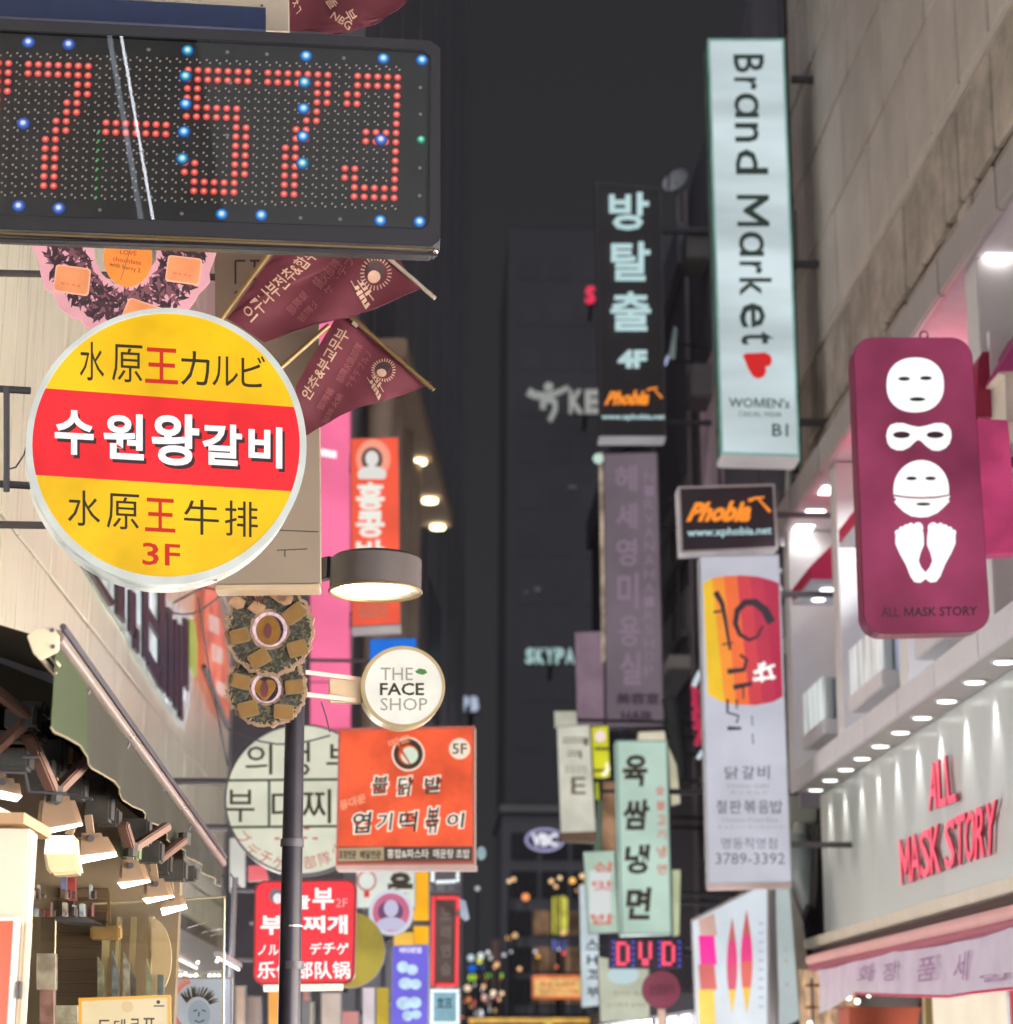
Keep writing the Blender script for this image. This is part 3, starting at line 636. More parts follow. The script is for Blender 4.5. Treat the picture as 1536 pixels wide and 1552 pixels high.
# ---- beige dull panel behind it
q = [(325, 340), (482, 344), (486, 884), (330, 886)]
tp, fp = panel_sign('blade_sign', 'large unlit taupe blade sign behind the round sign', q, 10.5, paint('taupe sheet metal', (150, 136, 122), .5, .15, var=.08, scale=1.3, bump=.1), .12, paint('taupe casing', (160, 146, 130), .5))
thin = paint('dark cut lettering', (58, 54, 54), .6)
g = G(); [g.flat(fp, stroke(s, 3), .006) for s in ([(357, 395), (357, 430)], [(357, 395), (372, 395)], [(379, 395), (402, 395)], [(386, 395), (386, 425)])]; g.flat(fp, ell(359, 444, 3.5, 3.5, 10), .006)
A(tp, 'lettering', g, thin)
g = G(); [g.flat(fp, stroke(s, 1.6), .006) for s in ([(386, 838), (400, 832), (403, 822)], [(384, 826), (404, 828)], [(420, 834), (466, 832)], [(432, 834), (432, 844)], [(330, 800), (483, 806)])]
A(tp, 'lettering', g, thin)
A(tp, 'base_rail', G().pp(fp, [(326, 886), (485, 885), (485, 893), (326, 895)], -.13, .01), paint('tan rail', (190, 170, 142), .5), bev=.004)
for yp in (420, 800): p = fp.p(330, yp, -.06); A(tp, 'bracket', G().tube([Vector((LX, p.y, p.z)), p], .02, 8), dark_metal, smooth=True)

# ---- steel lamp post with drum lamp
YP = 11.2; bt = atY(440, 1552, YP); xb = bt.x
tpp = T('street_lamp', 'dark steel lamp post with a round drum lamp on its arm', 'street lamp', (xb, YP, 0))
tm_ = atY(447, 1090, YP); rad = 15.5 / F * YP
zt = atY(447, 872, YP).z
A(tpp, 'post', G().tube([(xb, YP, .0), (xb, YP, 1.2), (tm_.x, YP, tm_.z), (tm_.x, YP, zt)], [rad * 1.15, rad * 1.12, rad * .95, rad * .9], 20), paint('post enamel', (48, 45, 56), .38, .2, var=.18, scale=5, grime=.25), smooth=True)
for yy in (1278, 1463): p = atY(443, yy, YP); A(tpp, 'collar', G().tube([p - Vector((0, 0, .02)), p + Vector((0, 0, .02))], rad * 1.14, 20), black, smooth=True)
p = atY(443, 1404, YP); A(tpp, 'strap', G().tube([p - Vector((0, 0, .004)), p + Vector((0, 0, .004))], rad * 1.06, 20), paint('steel strap', (210, 205, 205), .3, .6), smooth=True)
A(tpp, 'base_plate', G().tube([(xb, YP, 0.004), (xb, YP, .06)], .14, 16), dark_metal)
YL = 11.0; cL = atY(569, 897, YL); wL = 71 / F * YL
h = .155
dr = A(tpp, 'drum', G().tube([cL + Vector((0, 0, z)) for z in (h * 1.225, h * 1.22, h * 1.1, 0)], [.01, wL * .9, wL * 1.0, wL * 1.0], 40, cap=False), paint('charcoal brushed drum', (98, 92, 92), .4, .35, var=.2, scale=3, stretch=(1, 1, .05)), smooth=True)
A(dr, 'lip', G().tube([cL + Vector((wL * math.cos(a * math.pi / 20), wL * math.sin(a * math.pi / 20), 0)) for a in range(40)], .008, 6, closed=True), brass, smooth=True)
A(dr, 'reflector', G().tube([cL + Vector((0, 0, .004)), cL + Vector((0, 0, .028))], [wL * .98, wL * .74], 40, cap=False), paint('lamp reflector', (235, 226, 200), .3), smooth=True)
A(dr, 'diffuser', G().tube([cL + Vector((0, 0, .012)), cL + Vector((0, 0, .024))], wL * .76, 40), glow('lamp diffuser', (255, 252, 240), 9., 0))
A(tpp, 'arm', G().beam(Vector((tm_.x, YP, cL.z + .13)), cL + Vector((-wL * .95, 0, .13)), .06, .12), black, bev=.008)

# ---- wreath discs strapped to the post
def disc_wreath(label, cx, cy, rx, ry, ri, Y, tags, heart, bow):
    fr = Fr(cx, cy, Y, -4); t = T('wreath_sign', label, 'wreath', fr, 'wreath cutouts strapped to the lamp post')
    outl, inl = [], []
    for i in range(80):
        a = 2 * math.pi * i / 80; w = 1 + .025 * math.sin(a * 19) + .02 * math.sin(a * 31 + 2)
        outl.append((cx + rx * w * math.cos(a), cy + ry * w * math.sin(a))); inl.append((cx + ri * (1 + .04 * math.sin(9 * a)) * math.cos(a), cy + ri * 1.02 * math.sin(a)))
    A(t, 'board', G().ring(fr, outl, inl, -.015, 0), paint('kraft edge print', (168, 140, 118), .7, var=.2, scale=20))
    o2 = [(cx + (x - cx) * .93, cy + (y - cy) * .93) for x, y in outl]; i2 = [(cx + (x - cx) * 1.14, cy + (y - cy) * 1.14) for x, y in inl]
    A(t, 'leaf_ground', G().ring(fr, o2, i2, .001, .003), paint('blackish green print', (66, 64, 56), .7, var=.3, scale=30))
    leaves(t, fr, cx, cy, ri * 1.2, ri * 1.2, rx * .9, ry * .9, 420, 0, [paint('olive leaf print', (104, 100, 76), .7), paint('dark green leaf print', (70, 74, 62), .7), paint('slate leaf print', (84, 84, 92), .7)], 5, h=.004)
    leaves(t, fr, cx, cy, rx * .88, ry * .88, rx * 1.02, ry * 1.02, 130, 0, [paint('kraft leaf print', (170, 146, 122), .7)], 4.5, h=.006)
    for (x, y, w, h2, a) in tags:
        c, s = math.cos(math.radians(a)), math.sin(math.radians(a)); pt = lambda dx, dy: (x + dx * c - dy * s, y + dx * s + dy * c)
        qq = [pt(-w, -h2), pt(w, -h2), pt(w, h2), pt(-w, h2)]
        o = A(t, 'tag', G().pp(fr, rrect(qq, .12, .15), .012, .02), paint('khaki tag edge', (140, 116, 84), .6)); A(o, 'tag_face', G().flat(fr, rrect([pt(-w + 2, -h2 + 2), pt(w - 2, -h2 + 2), pt(w - 2, h2 - 2), pt(-w + 2, h2 - 2)], .1, .1), .022), paint('ochre tag print', (140, 108, 62), .6, var=.15, scale=12))
    if heart: hp = [(cx - 3 + 17 * math.sin(a) ** 3, cy + 1 - (15 * math.cos(a) - 5.5 * math.cos(2 * a) - 2 * math.cos(3 * a)) * 1.12) for a in [i * math.pi / 20 for i in range(40)]]
    else: hp = ell(cx - 2, cy + 2, 18, 23)
    A(t, 'centre_disc', G().pp(fr, hp, -.004, .004), paint('amber disc print', (140, 100, 44), .5, var=.25, scale=18)); A(t, 'centre_print', G().flat(fr, ell(cx - 3, cy + 2, 6, 12, 14), .006), paint('purple disc print', (106, 58, 64), .5))
    A(t, 'hole_glow_ring', G().ring(fr, ell(cx, cy, ri * .98, ri * .98, 40), ell(cx, cy + 1, ri * .78, ri * .84, 40), .001, .005), glow('rosy white hole glow', (232, 196, 204), .85, .3, 30, light=False)); A(t, 'thread', G().tube([fr.p(cx, cy - ri * 1.05, 0), fr.p(cx, cy + ri, 0)], .001, 4), black)  # added ring paints the pink and white light showing through the hole
    if bow:
        g = G()
        for k in range(7):
            a = 3.14 + k * .45; x, y = cx - 18 + 30 * math.cos(a), cy - 58 + 22 * math.sin(a); g.pp(fr, stroke([(cx - 18, cy - 50), ((cx - 18 + x) / 2 + 5, (cy - 50 + y) / 2 - 5), (x, y)], 9, 4), .024 + k * .002, .028 + k * .002)
        for x, y, b in ((cx - 50, cy - 40, 40), (cx - 20, cy - 32, 30), (cx + 14, cy - 50, -10), (cx + 22, cy - 46, 20)): g.pp(fr, [(x - 14, y), (x - 4, y - 11), (x + 5, y - 9), (x + 14, y - 3), (x + 10, y + 7), (x, y + 10)], .022, .024)
        A(t, 'bow', g, paint('kraft bow print', (178, 142, 112), .7, var=.3, scale=25))
        g = G()
        for k in range(14): x, y = cx - 20 + 26 * math.sin(k * 2.3), cy - 56 + 12 * math.cos(k * 1.7); g.flat(fr, stroke([(x, y - 6), (x + 2, y + 6)], 2.4, 1), .045)
        A(t, 'bow_marks', g, paint('maroon dashes', (112, 60, 56), .7), kind='stuff')
    A(t, 'strap', G().tube([fr.p(cx - 10, cy, -.03), fr.p(cx + 40, cy, -.06)], .006, 6), black)
disc_wreath('lower wreath disc with an amber heart centre on the lamp post', 404, 1043, 61, 59, 23, 11.03, [(365, 1033, 14, 11, 14), (446, 1041, 14, 11, -6), (376, 1075, 15, 12, -14), (430, 1079, 15, 11, 4)], True, False)
disc_wreath('upper wreath disc with a kraft bow on the lamp post', 409, 954, 67, 71, 27, 10.95, [(446, 930, 17, 12, -36), (363, 964, 15, 11, -14), (451, 983, 15, 12, -16), (393, 998, 16, 12, -30)], False, True)

# ---- black channel letters on the cladding
fl = Fr(0, 0, 0, 90, o=Vector((LX + .02, 18, 5.6)))
tl_ = T('wall_letters', 'black halo lit channel letters standing on the metal cladding', 'letters', fl)
halo = glow('painted halo between letters', (216, 226, 230), .95, .25, 3)
ink3 = paint('black channel letter', (64, 62, 68), .35, .2)
def bars(name, quads, n0, n1, m):
    g = G(); [g.pp(fl, q, n0, n1) for q in quads]; return A(tl_, name, g, m)
bq = lambda x0, x1, y0, y1, s=1.35: [(x0, y0), (x1, y0 + (x1 - x0) * .8), (x1, y1 + (x1 - x0) * s), (x0, y1)]
for name_, qs in (('letter', [[(134, 860), (141, 862), (176, 914), (170, 919)]]), ('letter', [bq(179, 190, 876, 930)]), ('letter', [bq(198, 207, 893, 956), bq(205, 212, 950, 982)]),
                  ('letter', [bq(219, 226, 885, 995), [(226, 920), (242, 948), (242, 968), (226, 940)], [(226, 985), (244, 1016), (244, 1042), (226, 1008)], bq(243, 251, 890, 1040)]),
                  ('letter', [bq(256, 262, 920, 1056)]), ('letter', [bq(266, 270, 938, 1072), bq(273, 278, 946, 1086)]), ('letter', [bq(281, 287, 936, 1040)])):
    bars(name_, qs, .02, .05, ink3)
bars('painted_halo_strip', [bq(191, 197, 870, 935), bq(208, 217, 880, 940), bq(228, 233, 890, 930), bq(233, 240, 960, 1000), bq(252, 255, 925, 1062), bq(263, 265, 935, 1070), bq(279, 281, 960, 1060)], .004, .012, halo)  # glow in the gaps between letters, painted as bright strips
A(tl_, 'painted_halo_plate', G().flat(fl, [(128, 858), (150, 862), (200, 880), (250, 905), (292, 935), (290, 1060), (279, 1106), (258, 1080), (240, 1052), (222, 1020), (206, 998), (196, 975), (182, 948), (168, 928), (150, 896)], .003), glow('painted halo on the cladding', (214, 218, 214), .62, .3, 5, light=False))  # light spilling on the wall, painted as a glowing sheet
A(tl_, 'green_leaf', G().pp(fl, [(290, 938), (296, 942), (300, 980), (298, 1026), (292, 1010), (290, 970)], .02, .05), glow('lime leaf', (170, 190, 84), .75, light=False))

# ---- orange banner hung on the cladding end and its bar
fo = Fr(0, 0, 0, 90, o=Vector((LX + .12, 24, 5.5)))
to = T('hanging_banner', 'faded orange and white banner hanging at the cladding corner', 'banner', fo)
q = [(316, 884), (341, 886), (344, 1096), (310, 1010)]
A(to, 'cloth', G().pp(fo, [(311, 884), (327, 890), (338, 940), (347, 1010), (347, 1100), (312, 1012)], -.01, 0), glow('orange banner print', (226, 122, 96), .8, .35, 1.6, light=False))
for k, (x0, y0, x1, y1) in enumerate(((317, 930, 333, 955), (321, 975, 338, 1000), (328, 1030, 342, 1050))): A(to, 'white_print', G().flat(fo, [(x0, y0), (x1, y0 + 8), (x1, y1 + 8), (x0, y1)], .004), glow('pale banner print', (228, 190, 176), .8, .2, 4, light=False))
A(to, 'rail', G().tube([fo.p(309, 1010, .03), fo.p(345, 1100, .03)], .03, 6), dark_metal); A(to, 'cord', G().tube([atY(262, 914, 18), atY(308, 890, 18), atY(360, 900, 18)], .01, 6), dark_metal)
# ---- awning over the left shop
AX = atY(85, 975, 7.0).x
def barpt(px, py): return atX(px, py, AX)
B0, B1 = barpt(85, 972), barpt(337, 1312)
olive = paint('olive awning cloth', (42, 41, 28), .8, var=.12, scale=2.5, bump=.3, grime=.2); green = paint('moss green valance', (40, 54, 20), .75, var=.12, scale=3, bump=.2)
ta = T('shop_awning', 'olive green folding awning over the lit shop on the left', 'awning', B0)
rearz0, rearz1 = 3.42, 3.12
V = []; n = 14
for i in range(n + 1):
    f = i / n; a = B0.lerp(B1, f); b = Vector((LX + .05, a.y, rearz0 + (rearz1 - rearz0) * f))
    for j in range(7): q = a.lerp(b, j / 6); V.append(q - Vector((0, 0, .05 * math.sin(math.pi * j / 6) * (1 + .3 * math.sin(i * 2.1)))))
A(ta, 'canopy', G().add(V, [(i * 7 + j, i * 7 + j + 1, i * 7 + j + 8, i * 7 + j + 7) for i in range(n) for j in range(6)]), olive, smooth=True)
V = []; n = 36
for i in range(n + 1):
    f = i / n; a = B0.lerp(B1, f); d = .29 * (1 - f) + .13 * f; d *= 1 + .03 * math.sin(f * 23) + .012 * math.sin(f * 61)
    if f < .12: d *= 1 - .25 * math.sin(math.pi * f / .12) * .4
    for j in range(4): q = a - Vector((.02 * math.sin(f * 47) * j / 3, 0, d * j / 3)); V.append(q)
g = G().add(V, [(i * 4 + j, i * 4 + j + 4, i * 4 + j + 5, i * 4 + j + 1) for i in range(4, n) for j in range(3)]); A(ta, 'valance', g, olive, smooth=True)
g = G().add(V, [(i * 4 + j, i * 4 + j + 4, i * 4 + j + 5, i * 4 + j + 1) for i in range(0, 4) for j in range(3)]); A(ta, 'end_fold', g, green, smooth=True)
for f_ in (.12, .3, .5, .7, .88):
    q_ = B0.lerp(B1, f_); A(ta, 'rafter', G().beam(q_ - Vector((0, 0, .03)), Vector((LX + .1, q_.y, rearz0 + (rearz1 - rearz0) * f_ - .06)), .03), dark_metal)
A(ta, 'hem', G().tube([V[i * 4 + 3] for i in range(n + 1)], .004, 5), paint('hem piping', (128, 118, 96), .7))
A(ta, 'front_bar', G().tube([B0 + Vector((0, 0, .015)), B1 + Vector((0, 0, .015))], .026, 12), paint('pearl white bar', (140, 128, 120), .3, .3, var=.1), smooth=True)
A(ta, 'bar_groove', G().tube([B0 + Vector((.02, 0, .05)), B1 + Vector((.02, 0, .05))], .012, 6), black)
fe = Fr(65, 975, 6.97); pl = A(ta, 'end_plate', G().pp(fe, [(40, 963), (58, 952), (80, 950), (88, 962), (88, 985), (60, 1000), (50, 990)], -.03, 0), paint('cream end cap', (222, 206, 172), .5), bev=.004)
for x, y in ((79, 955), (80, 980)): A(pl, 'bolt', G().tube([fe.p(x, y, .0), fe.p(x, y, .006)], .008, 8), black)
A(ta, 'guide_rail', G().beam(atY(60, 995, 7.0), atY(84, 1022, 7.05), .012), paint('brushed rail', (200, 190, 170), .3, .5)); A(ta, 'guide_rail', G().beam(atY(72, 990, 7.0), atY(90, 1010, 7.05), .01), MC['brushed rail'])
mech = paint('sooty mechanism', (62, 60, 56), .5, .2, var=.3, scale=12)
pinkm = paint('salmon painted arm', (118, 88, 76), .45, var=.12, bump=.1)
for pts, w in ((((42, 1112, 7.9), (82, 1204, 8.1), (142, 1143, 8.3)), .05), (((186, 1248, 9.2), (198, 1288, 9.3), (254, 1252, 9.5)), .05), (((238, 1305, 10.3), (280, 1272, 10.6)), .05), (((-40, 1020, 7.3), (45, 1088, 7.6), (-20, 1150, 7.9)), .045)):
    P = [atY(*p) for p in pts]
    for i in range(len(P) - 1): A(ta, 'folding_arm', G().beam(P[i], P[i + 1], w, w * .7), pinkm, bev=.006)
    A(ta, 'elbow', G().tube([P[1] - Vector((0, 0, .03)), P[1] + Vector((0, 0, .03))], .032, 10), mech)
A(ta, 'roller', G().tube([Vector((LX + .12, 7.0, 3.33)), Vector((LX + .12, 12.6, 3.0))], .09, 14), dark_metal, smooth=True)
random.seed(3)
for (x, y, Y, w, h) in ((35, 1092, 7.9, .12, .09), (52, 1078, 8.0, .1, .06), (18, 1155, 7.9, .15, .07), (62, 1172, 8.3, .1, .13), (70, 1150, 8.5, .16, .14), (110, 1195, 8.8, .12, .1), (150, 1225, 9.0, .12, .12), (130, 1180, 9.2, .2, .2), (165, 1240, 9.2, .1, .08), (205, 1262, 9.6, .14, .12), (228, 1292, 10.0, .12, .1), (262, 1320, 10.6, .14, .1), (285, 1325, 11.2, .1, .08), (30, 1118, 8.1, .2, .04), (95, 1150, 9.0, .1, .1), (245, 1310, 10.5, .1, .1)):
    p = atY(x, y, Y); g = G().box(p.x - w / 2, p.x + w / 2, p.y - .06, p.y + .06, p.z - h / 2, p.z + h / 2)
    A(ta, 'mechanism_box', g, mech, bev=.012)
for (x, y, Y, x2, y2) in ((0, 1170, 7.8, 38, 1172), (38, 1172, 7.8, 44, 1200), (44, 1200, 7.8, 100, 1203), (100, 1203, 8.6, 140, 1212), (34, 1148, 7.8, 60, 1148)): A(ta, 'cable', G().tube([atY(x, y, Y), atY(x2, y2, Y)], .006, 6), black)
A(ta, 'green_cover', G().pp(Fr(195, 1290, 9.6), [(180, 1275), (212, 1278), (210, 1304), (182, 1302)], -.1, 0), paint('green lamp cover', (104, 128, 86), .6), bev=.01)

# ---- floodlights clamped under the awning
hot = glow('floodlight lens', (255, 250, 236), 7., 0)
tanm = paint('tan lamp housing', (160, 134, 110), .5, var=.12, scale=4)
flo = [('floodlight at the awning shop, the one cut by the photo edge', [(-20, 1176), (28, 1180), (34, 1205), (-30, 1190)], [(-26, 1204), (26, 1214)], 8.2),
       ('biggest tan floodlight under the awning, above the white lamp box', [(60, 1206), (112, 1206), (124, 1246), (54, 1258)], [(66, 1264), (126, 1250)], 8.3),
       ('tan floodlight right of the white lamp box', [(116, 1262), (160, 1262), (176, 1290), (116, 1297)], [(122, 1308), (178, 1297)], 8.8),
       ('tan floodlight under the green lamp cover', [(180, 1303), (216, 1303), (226, 1332), (178, 1337)], [(185, 1346), (229, 1336)], 9.5),
       ('small floodlight next to the farthest one under the awning', [(218, 1331), (254, 1331), (262, 1356), (216, 1361)], [(223, 1369), (265, 1359)], 10.2),
       ('farthest floodlight, at the far awning end', [(244, 1352), (276, 1352), (282, 1370), (244, 1376)], [(247, 1387), (284, 1376)], 10.9)]
for lab, q, bb, Y in flo:
    f = Fr(sum(p[0] for p in q) / 4, sum(p[1] for p in q) / 4, Y); t = T('floodlight', lab, 'floodlight', f, 'floodlights under the awning')
    P = [atY(*p, Y) for p in q]; Bk = [atY(q[0][0] + 6, q[0][1] + 4, Y + .16), atY(q[1][0], q[1][1] + 4, Y + .16), atY(bb[1][0], bb[1][1], Y + .14), atY(bb[0][0], bb[0][1], Y + .14)]
    A(t, 'housing', G().add(P + Bk, [(3, 2, 1, 0), (0, 1, 5, 4), (1, 2, 6, 5), (3, 0, 4, 7), (4, 5, 6, 7)]), tanm, bev=.018)
    dn = Vector((0, -.004, -.004)); A(t, 'lens', G().add([P[3] + dn, P[2] + dn, Bk[2] + dn, Bk[3] + dn], [(0, 1, 2, 3)]), hot)
    A(t, 'knob', G().tube([atY((q[0][0] + q[1][0]) / 2, q[0][1] + 9, Y - .02), atY((q[0][0] + q[1][0]) / 2, q[0][1] + 9, Y)], .014, 10), dark_metal)
    A(t, 'clamp', G().beam(atY((q[0][0] + q[1][0]) / 2, q[0][1] + 4, Y + .06), atY((q[0][0] + q[1][0]) / 2 - 4, q[0][1] - 26, Y + .06), .03), tanm)
f = Fr(92, 1295, 8.6, 2); t = T('lamp_box', 'overexposed white lamp box with a cream lower half under the awning', 'lamp', f)
A(t, 'housing', G().pp(f, [(70, 1266), (66, 1296), (70, 1318), (78, 1327), (122, 1324), (116, 1294), (114, 1266)], -.12, 0), paint('cream lamp box', (232, 208, 166), .5), bev=.01)
A(t, 'lit_face', G().flat(f, [(70, 1267), (67, 1294), (115, 1294), (113, 1267)], .004), glow('lamp box face', (255, 250, 238), 2.2, .1, 8)); A(t, 'clamp', G().beam(f.p(104, 1266, -.05), f.p(112, 1246, -.05), .03), tanm)

# ---- left shop under the awning
SY = 7.6
creamw = paint('cream shop wall', (236, 222, 198), .5, var=.05, scale=1.5)
sh = T('left_shop', 'cream walled food shop under the awning at the lower left', 'shop', (LX + .3, 8, 0))
xr = atY(46, 1300, SY).x; zt_ = atY(46, 1256, SY).z
A(sh, 'cream_wall', G().box(-4.5, xr, SY, SY + .12, 0, zt_), creamw, bev=.012)
A(sh, 'soffit', G().box(-4.5, xr - .02, SY - .06, SY + .5, zt_ + .012, zt_ + .05), paint('tan soffit board', (196, 158, 118), .6, var=.12)); 
A(sh, 'soffit_strip', G().beam(atY(-10, 1225, 7.7), atY(34, 1246, 8.3), .02), creamw)
A(sh, 'menu_board', G().box(-3.2, atY(19, 1450, SY - .03).x, SY - .03, SY - .005, 0.8, atY(10, 1397, SY - .03).z), glow('orange menu board', (255, 98, 44), .95, .04, light=False))
x2 = atY(24, 1450, SY - .03).x; zz = atY(10, 1390, SY - .03).z
A(sh, 'menu_frame', G().box(x2 - .012, x2 + .004, SY - .05, SY - .004, .8, zz).box(-3.2, x2 - .013, SY - .05, SY - .004, zz - .014, zz), paint('white menu frame', (244, 238, 228), .4))
A(sh, 'door_edge', G().box(x2 + .03, x2 + .045, SY - .02, SY - .003, 0, zz - .02), creamw); A(sh, 'door_handle', G().box(x2 + .018, x2 + .026, SY - .05, SY - .01, 1.78, 1.84), dark_metal)
BW = 12.3
A(sh, 'back_wall', G().box(-4.5, -1.42, BW, BW + .12, 0, 2.9), paint('olive brown back wall', (150, 132, 106), .7, var=.14, scale=2, grime=.2))
plank = paint('brown plank', (118, 96, 74), .6, var=.2, scale=3, stretch=(.3, 1, 6), bump=.3)
xa, xb2 = atY(84, 1450, BW - .05).x, atY(160, 1450, BW - .05).x
for k in range(13): z = 1.66 + k * .066; A(sh, 'plank', G().box(xa, xb2, BW - .05, BW - .01, z, z + .058), plank, bev=.006, seg=1)
postm = paint('cream post', (214, 196, 150), .5)
for (px, w) in ((160, 11), (178, 5), (200, 7), (227, 7)): x = atY(px, 1450, BW - .2).x; A(sh, 'post', G().box(x - w / F * 6, x + w / F * 6, BW - .22, BW - .15, .5, atY(px, 1405 if px < 170 else 1390, BW - .2).z), postm)
A(sh, 'hanging_box', G().pp(Fr(158, 1413, 11.9), [(136, 1403), (182, 1403), (182, 1424), (136, 1424)], -.1, 0), paint('kraft box', (206, 168, 108), .6), bev=.01)
A(sh, 'oval_panel', G().pp(Fr(240, 1450, 12.0), clip(ell(226, 1452, 34, 62), lambda p: p[0] - 230), -.03, 0), paint('sand oval panel', (212, 188, 150), .6)); 
for k, (x0, y0, x1, y1, c) in enumerate(((55, 1445, 84, 1500, (196, 178, 150)), (60, 1500, 82, 1552, (176, 130, 112)), (84, 1524, 118, 1552, (196, 184, 150)), (88, 1366, 112, 1388, (60, 44, 40)), (102, 1330, 114, 1364, (196, 84, 76)), (92, 1328, 101, 1350, (140, 138, 166)))):
    A(sh, 'shelf_package', G().pp(Fr(x0, y0, 10.4 + k * .15), [(x0, y0), (x1, y0), (x1, y1), (x0, y1)], -.06, 0), glow('package print %d' % k, c, .5, .35, 14, light=False), bev=.002, seg=1)  # goods are no lamps, a weak glow is painted on them
A(sh, 'shelf', G().pp(Fr(100, 1390, 10.6), [(84, 1389), (128, 1389), (150, 1400), (84, 1396)], -.3, 0), dark_metal)
random.seed(17)
for k in range(26):
    x0 = random.uniform(46, 138); w, h_ = random.uniform(3, 8), random.uniform(7, 22); yb = 1389 - (0 if k < 15 else 27); c = random.choice([(206, 96, 70), (222, 170, 90), (176, 196, 200), (120, 96, 80), (214, 196, 170), (90, 70, 60), (150, 60, 56), (200, 206, 200)])
    A(sh, 'shelf_package', G().pp(Fr(x0, yb, 10.3 + .25 * random.random()), [(x0, yb - h_), (x0 + w, yb - h_ + random.uniform(-1, 1)), (x0 + w, yb), (x0, yb)], -.05, 0), glow('goods print %d' % (k % 8), c, .42, .5, 30, light=False), bev=.003, seg=1)
for k in range(6):
    x0 = 150 + k * 17 + random.uniform(-4, 4); A(sh, 'shelf_package', G().pp(Fr(x0, 1490, 11.9), [(x0, 1500 - random.uniform(10, 60)), (x0 + 9, 1500 - random.uniform(12, 40)), (x0 + 10, 1560), (x0, 1560)], -.05, 0), glow('pale goods print %d' % (k % 4), ((190, 186, 150), (150, 160, 160), (206, 196, 176), (120, 110, 96))[k % 4], .45, .5, 20, light=False))
g = G()
for y in (1510, 1518, 1526): g.flat(Fr(72, 1515, 11.45), stroke([(60, y), (82, y)], 2), .004)
A(sh, 'ceiling_panel', G().box(-4.4, -1.5, 8.9, 12.2, 2.78, 2.84), paint('smoky ceiling', (110, 92, 74), .7, var=.2, scale=1.5))
for p in (((150, 1362, 11.0), (265, 1362, 12.0)), ((305, 1448, 14), (358, 1472, 16))):
    pass
gf = Fr(240, 1450, 11.6)
A(sh, 'glass_pane', G().flat(gf, [(62, 1378), (340, 1362), (340, 1600), (62, 1600)], 0), glass('shop glass', (232, 232, 222), .1, .03))
A(sh, 'glass_edge', G().tube([gf.p(140, 1370), gf.p(342, 1360)], .006, 6), paint('polished glass edge', (210, 200, 160), .2, .3)); A(sh, 'glass_edge', G().tube([gf.p(340, 1361), gf.p(338, 1600)], .007, 6), MC['polished glass edge'])
A(sh, 'glass_edge', G().tube([gf.p(84, 1392), gf.p(80, 1600)], .006, 6), MC['polished glass edge'])
A(sh, 'spout_rail', G().beam(gf.p(164, 1352, .1), gf.p(166, 1400, .1), .015), brass)
q = [(119, 1513), (258, 1508), (260, 1660), (120, 1660)]
ty, fy = panel_sign('standing_sign', 'cream board in an amber frame at the bottom of the left shop', q, 8.6, glow('cream lit board', (240, 218, 172), .85, .08, 2), .05, brass, frame_w=4.5, border=glow('amber frame', (244, 172, 62), .9, 0))
A(ty, 'lettering', chars(G(), '드데코프', fy, ((148, 1546, 168, 1566), (173, 1545, 190, 1566), (197, 1544, 212, 1566), (216, 1543, 236, 1566)), n=.008, bold=.01), ink); A(ty, 'small_logo', G().flat(fy, ell(240, 1519, 3, 3, 10), .008).flat(fy, stroke([(233, 1525), (249, 1525)], 2), .008), ink)
A(ty, 'pale_crest', G().flat(fy, ell(193, 1526, 9, 9, 20), .006), glow('pale crest print', (226, 196, 146), .85, 0, light=False))
A(ty, 'leg', G().beam(fy.p(140, 1660, -.03), Vector((fy.p(140, 1660).x, 8.63, 0)), .03), dark_metal); A(ty, 'leg', G().beam(fy.p(240, 1660, -.03), Vector((fy.p(240, 1660).x, 8.63, 0)), .03), dark_metal)
q = [(258, 1481), (352, 1481), (352, 1660), (258, 1660)]
tq, fq = panel_sign('poster_stand', 'blue white poster with a spiky haired round face behind the shop glass', q, 13.2, glow('icy poster sheet', (196, 206, 226), .8, .2, 2), .06, grey_metal, frame_w=3)
g = G(); g2 = G(); random.seed(5)
for k in range(60):
    a = -2.6 + 2.2 * random.random(); r0, r1 = 19, 30 + 5 * random.random(); g.flat(fq, stroke([(300 + r0 * math.cos(a), 1530 + r0 * math.sin(a)), (300 + r1 * math.cos(a + .12), 1528 + r1 * math.sin(a + .12))], 2.2, .6), .006)
for k in range(44):
    a = 1.9 + 2.6 * k / 44; g2.flat(fq, stroke([(296 + 30 * math.cos(a), 1526 + 36 * math.sin(a)), (296 + 44 * math.cos(a), 1526 + 50 * math.sin(a))], 2.2, 1), .006)
A(tq, 'spiky_hair', g, ink); A(tq, 'red_rays', g2, glow('coral rays', (226, 120, 112), .85, 0, light=False))
g = G().flat(fq, ell(302, 1538, 17, 22, 24), .005); A(tq, 'face_print', g, glow('pale blue face print', (158, 176, 200), .8, 0, light=False))
g = G(); [g.flat(fq, stroke(s, 2), .008) for s in ([(293, 1533), (299, 1531)], [(306, 1531), (312, 1533)], [(302, 1534), (301, 1541)], [(295, 1547), (302, 1550), (310, 1546)])]; A(tq, 'face_lines', g, ink)
A(tq, 'foot', G().box(fq.p(300, 1660).x - .2, fq.p(300, 1660).x + .2, 13.2, 13.3, 0, fq.p(300, 1660).z), grey_metal)
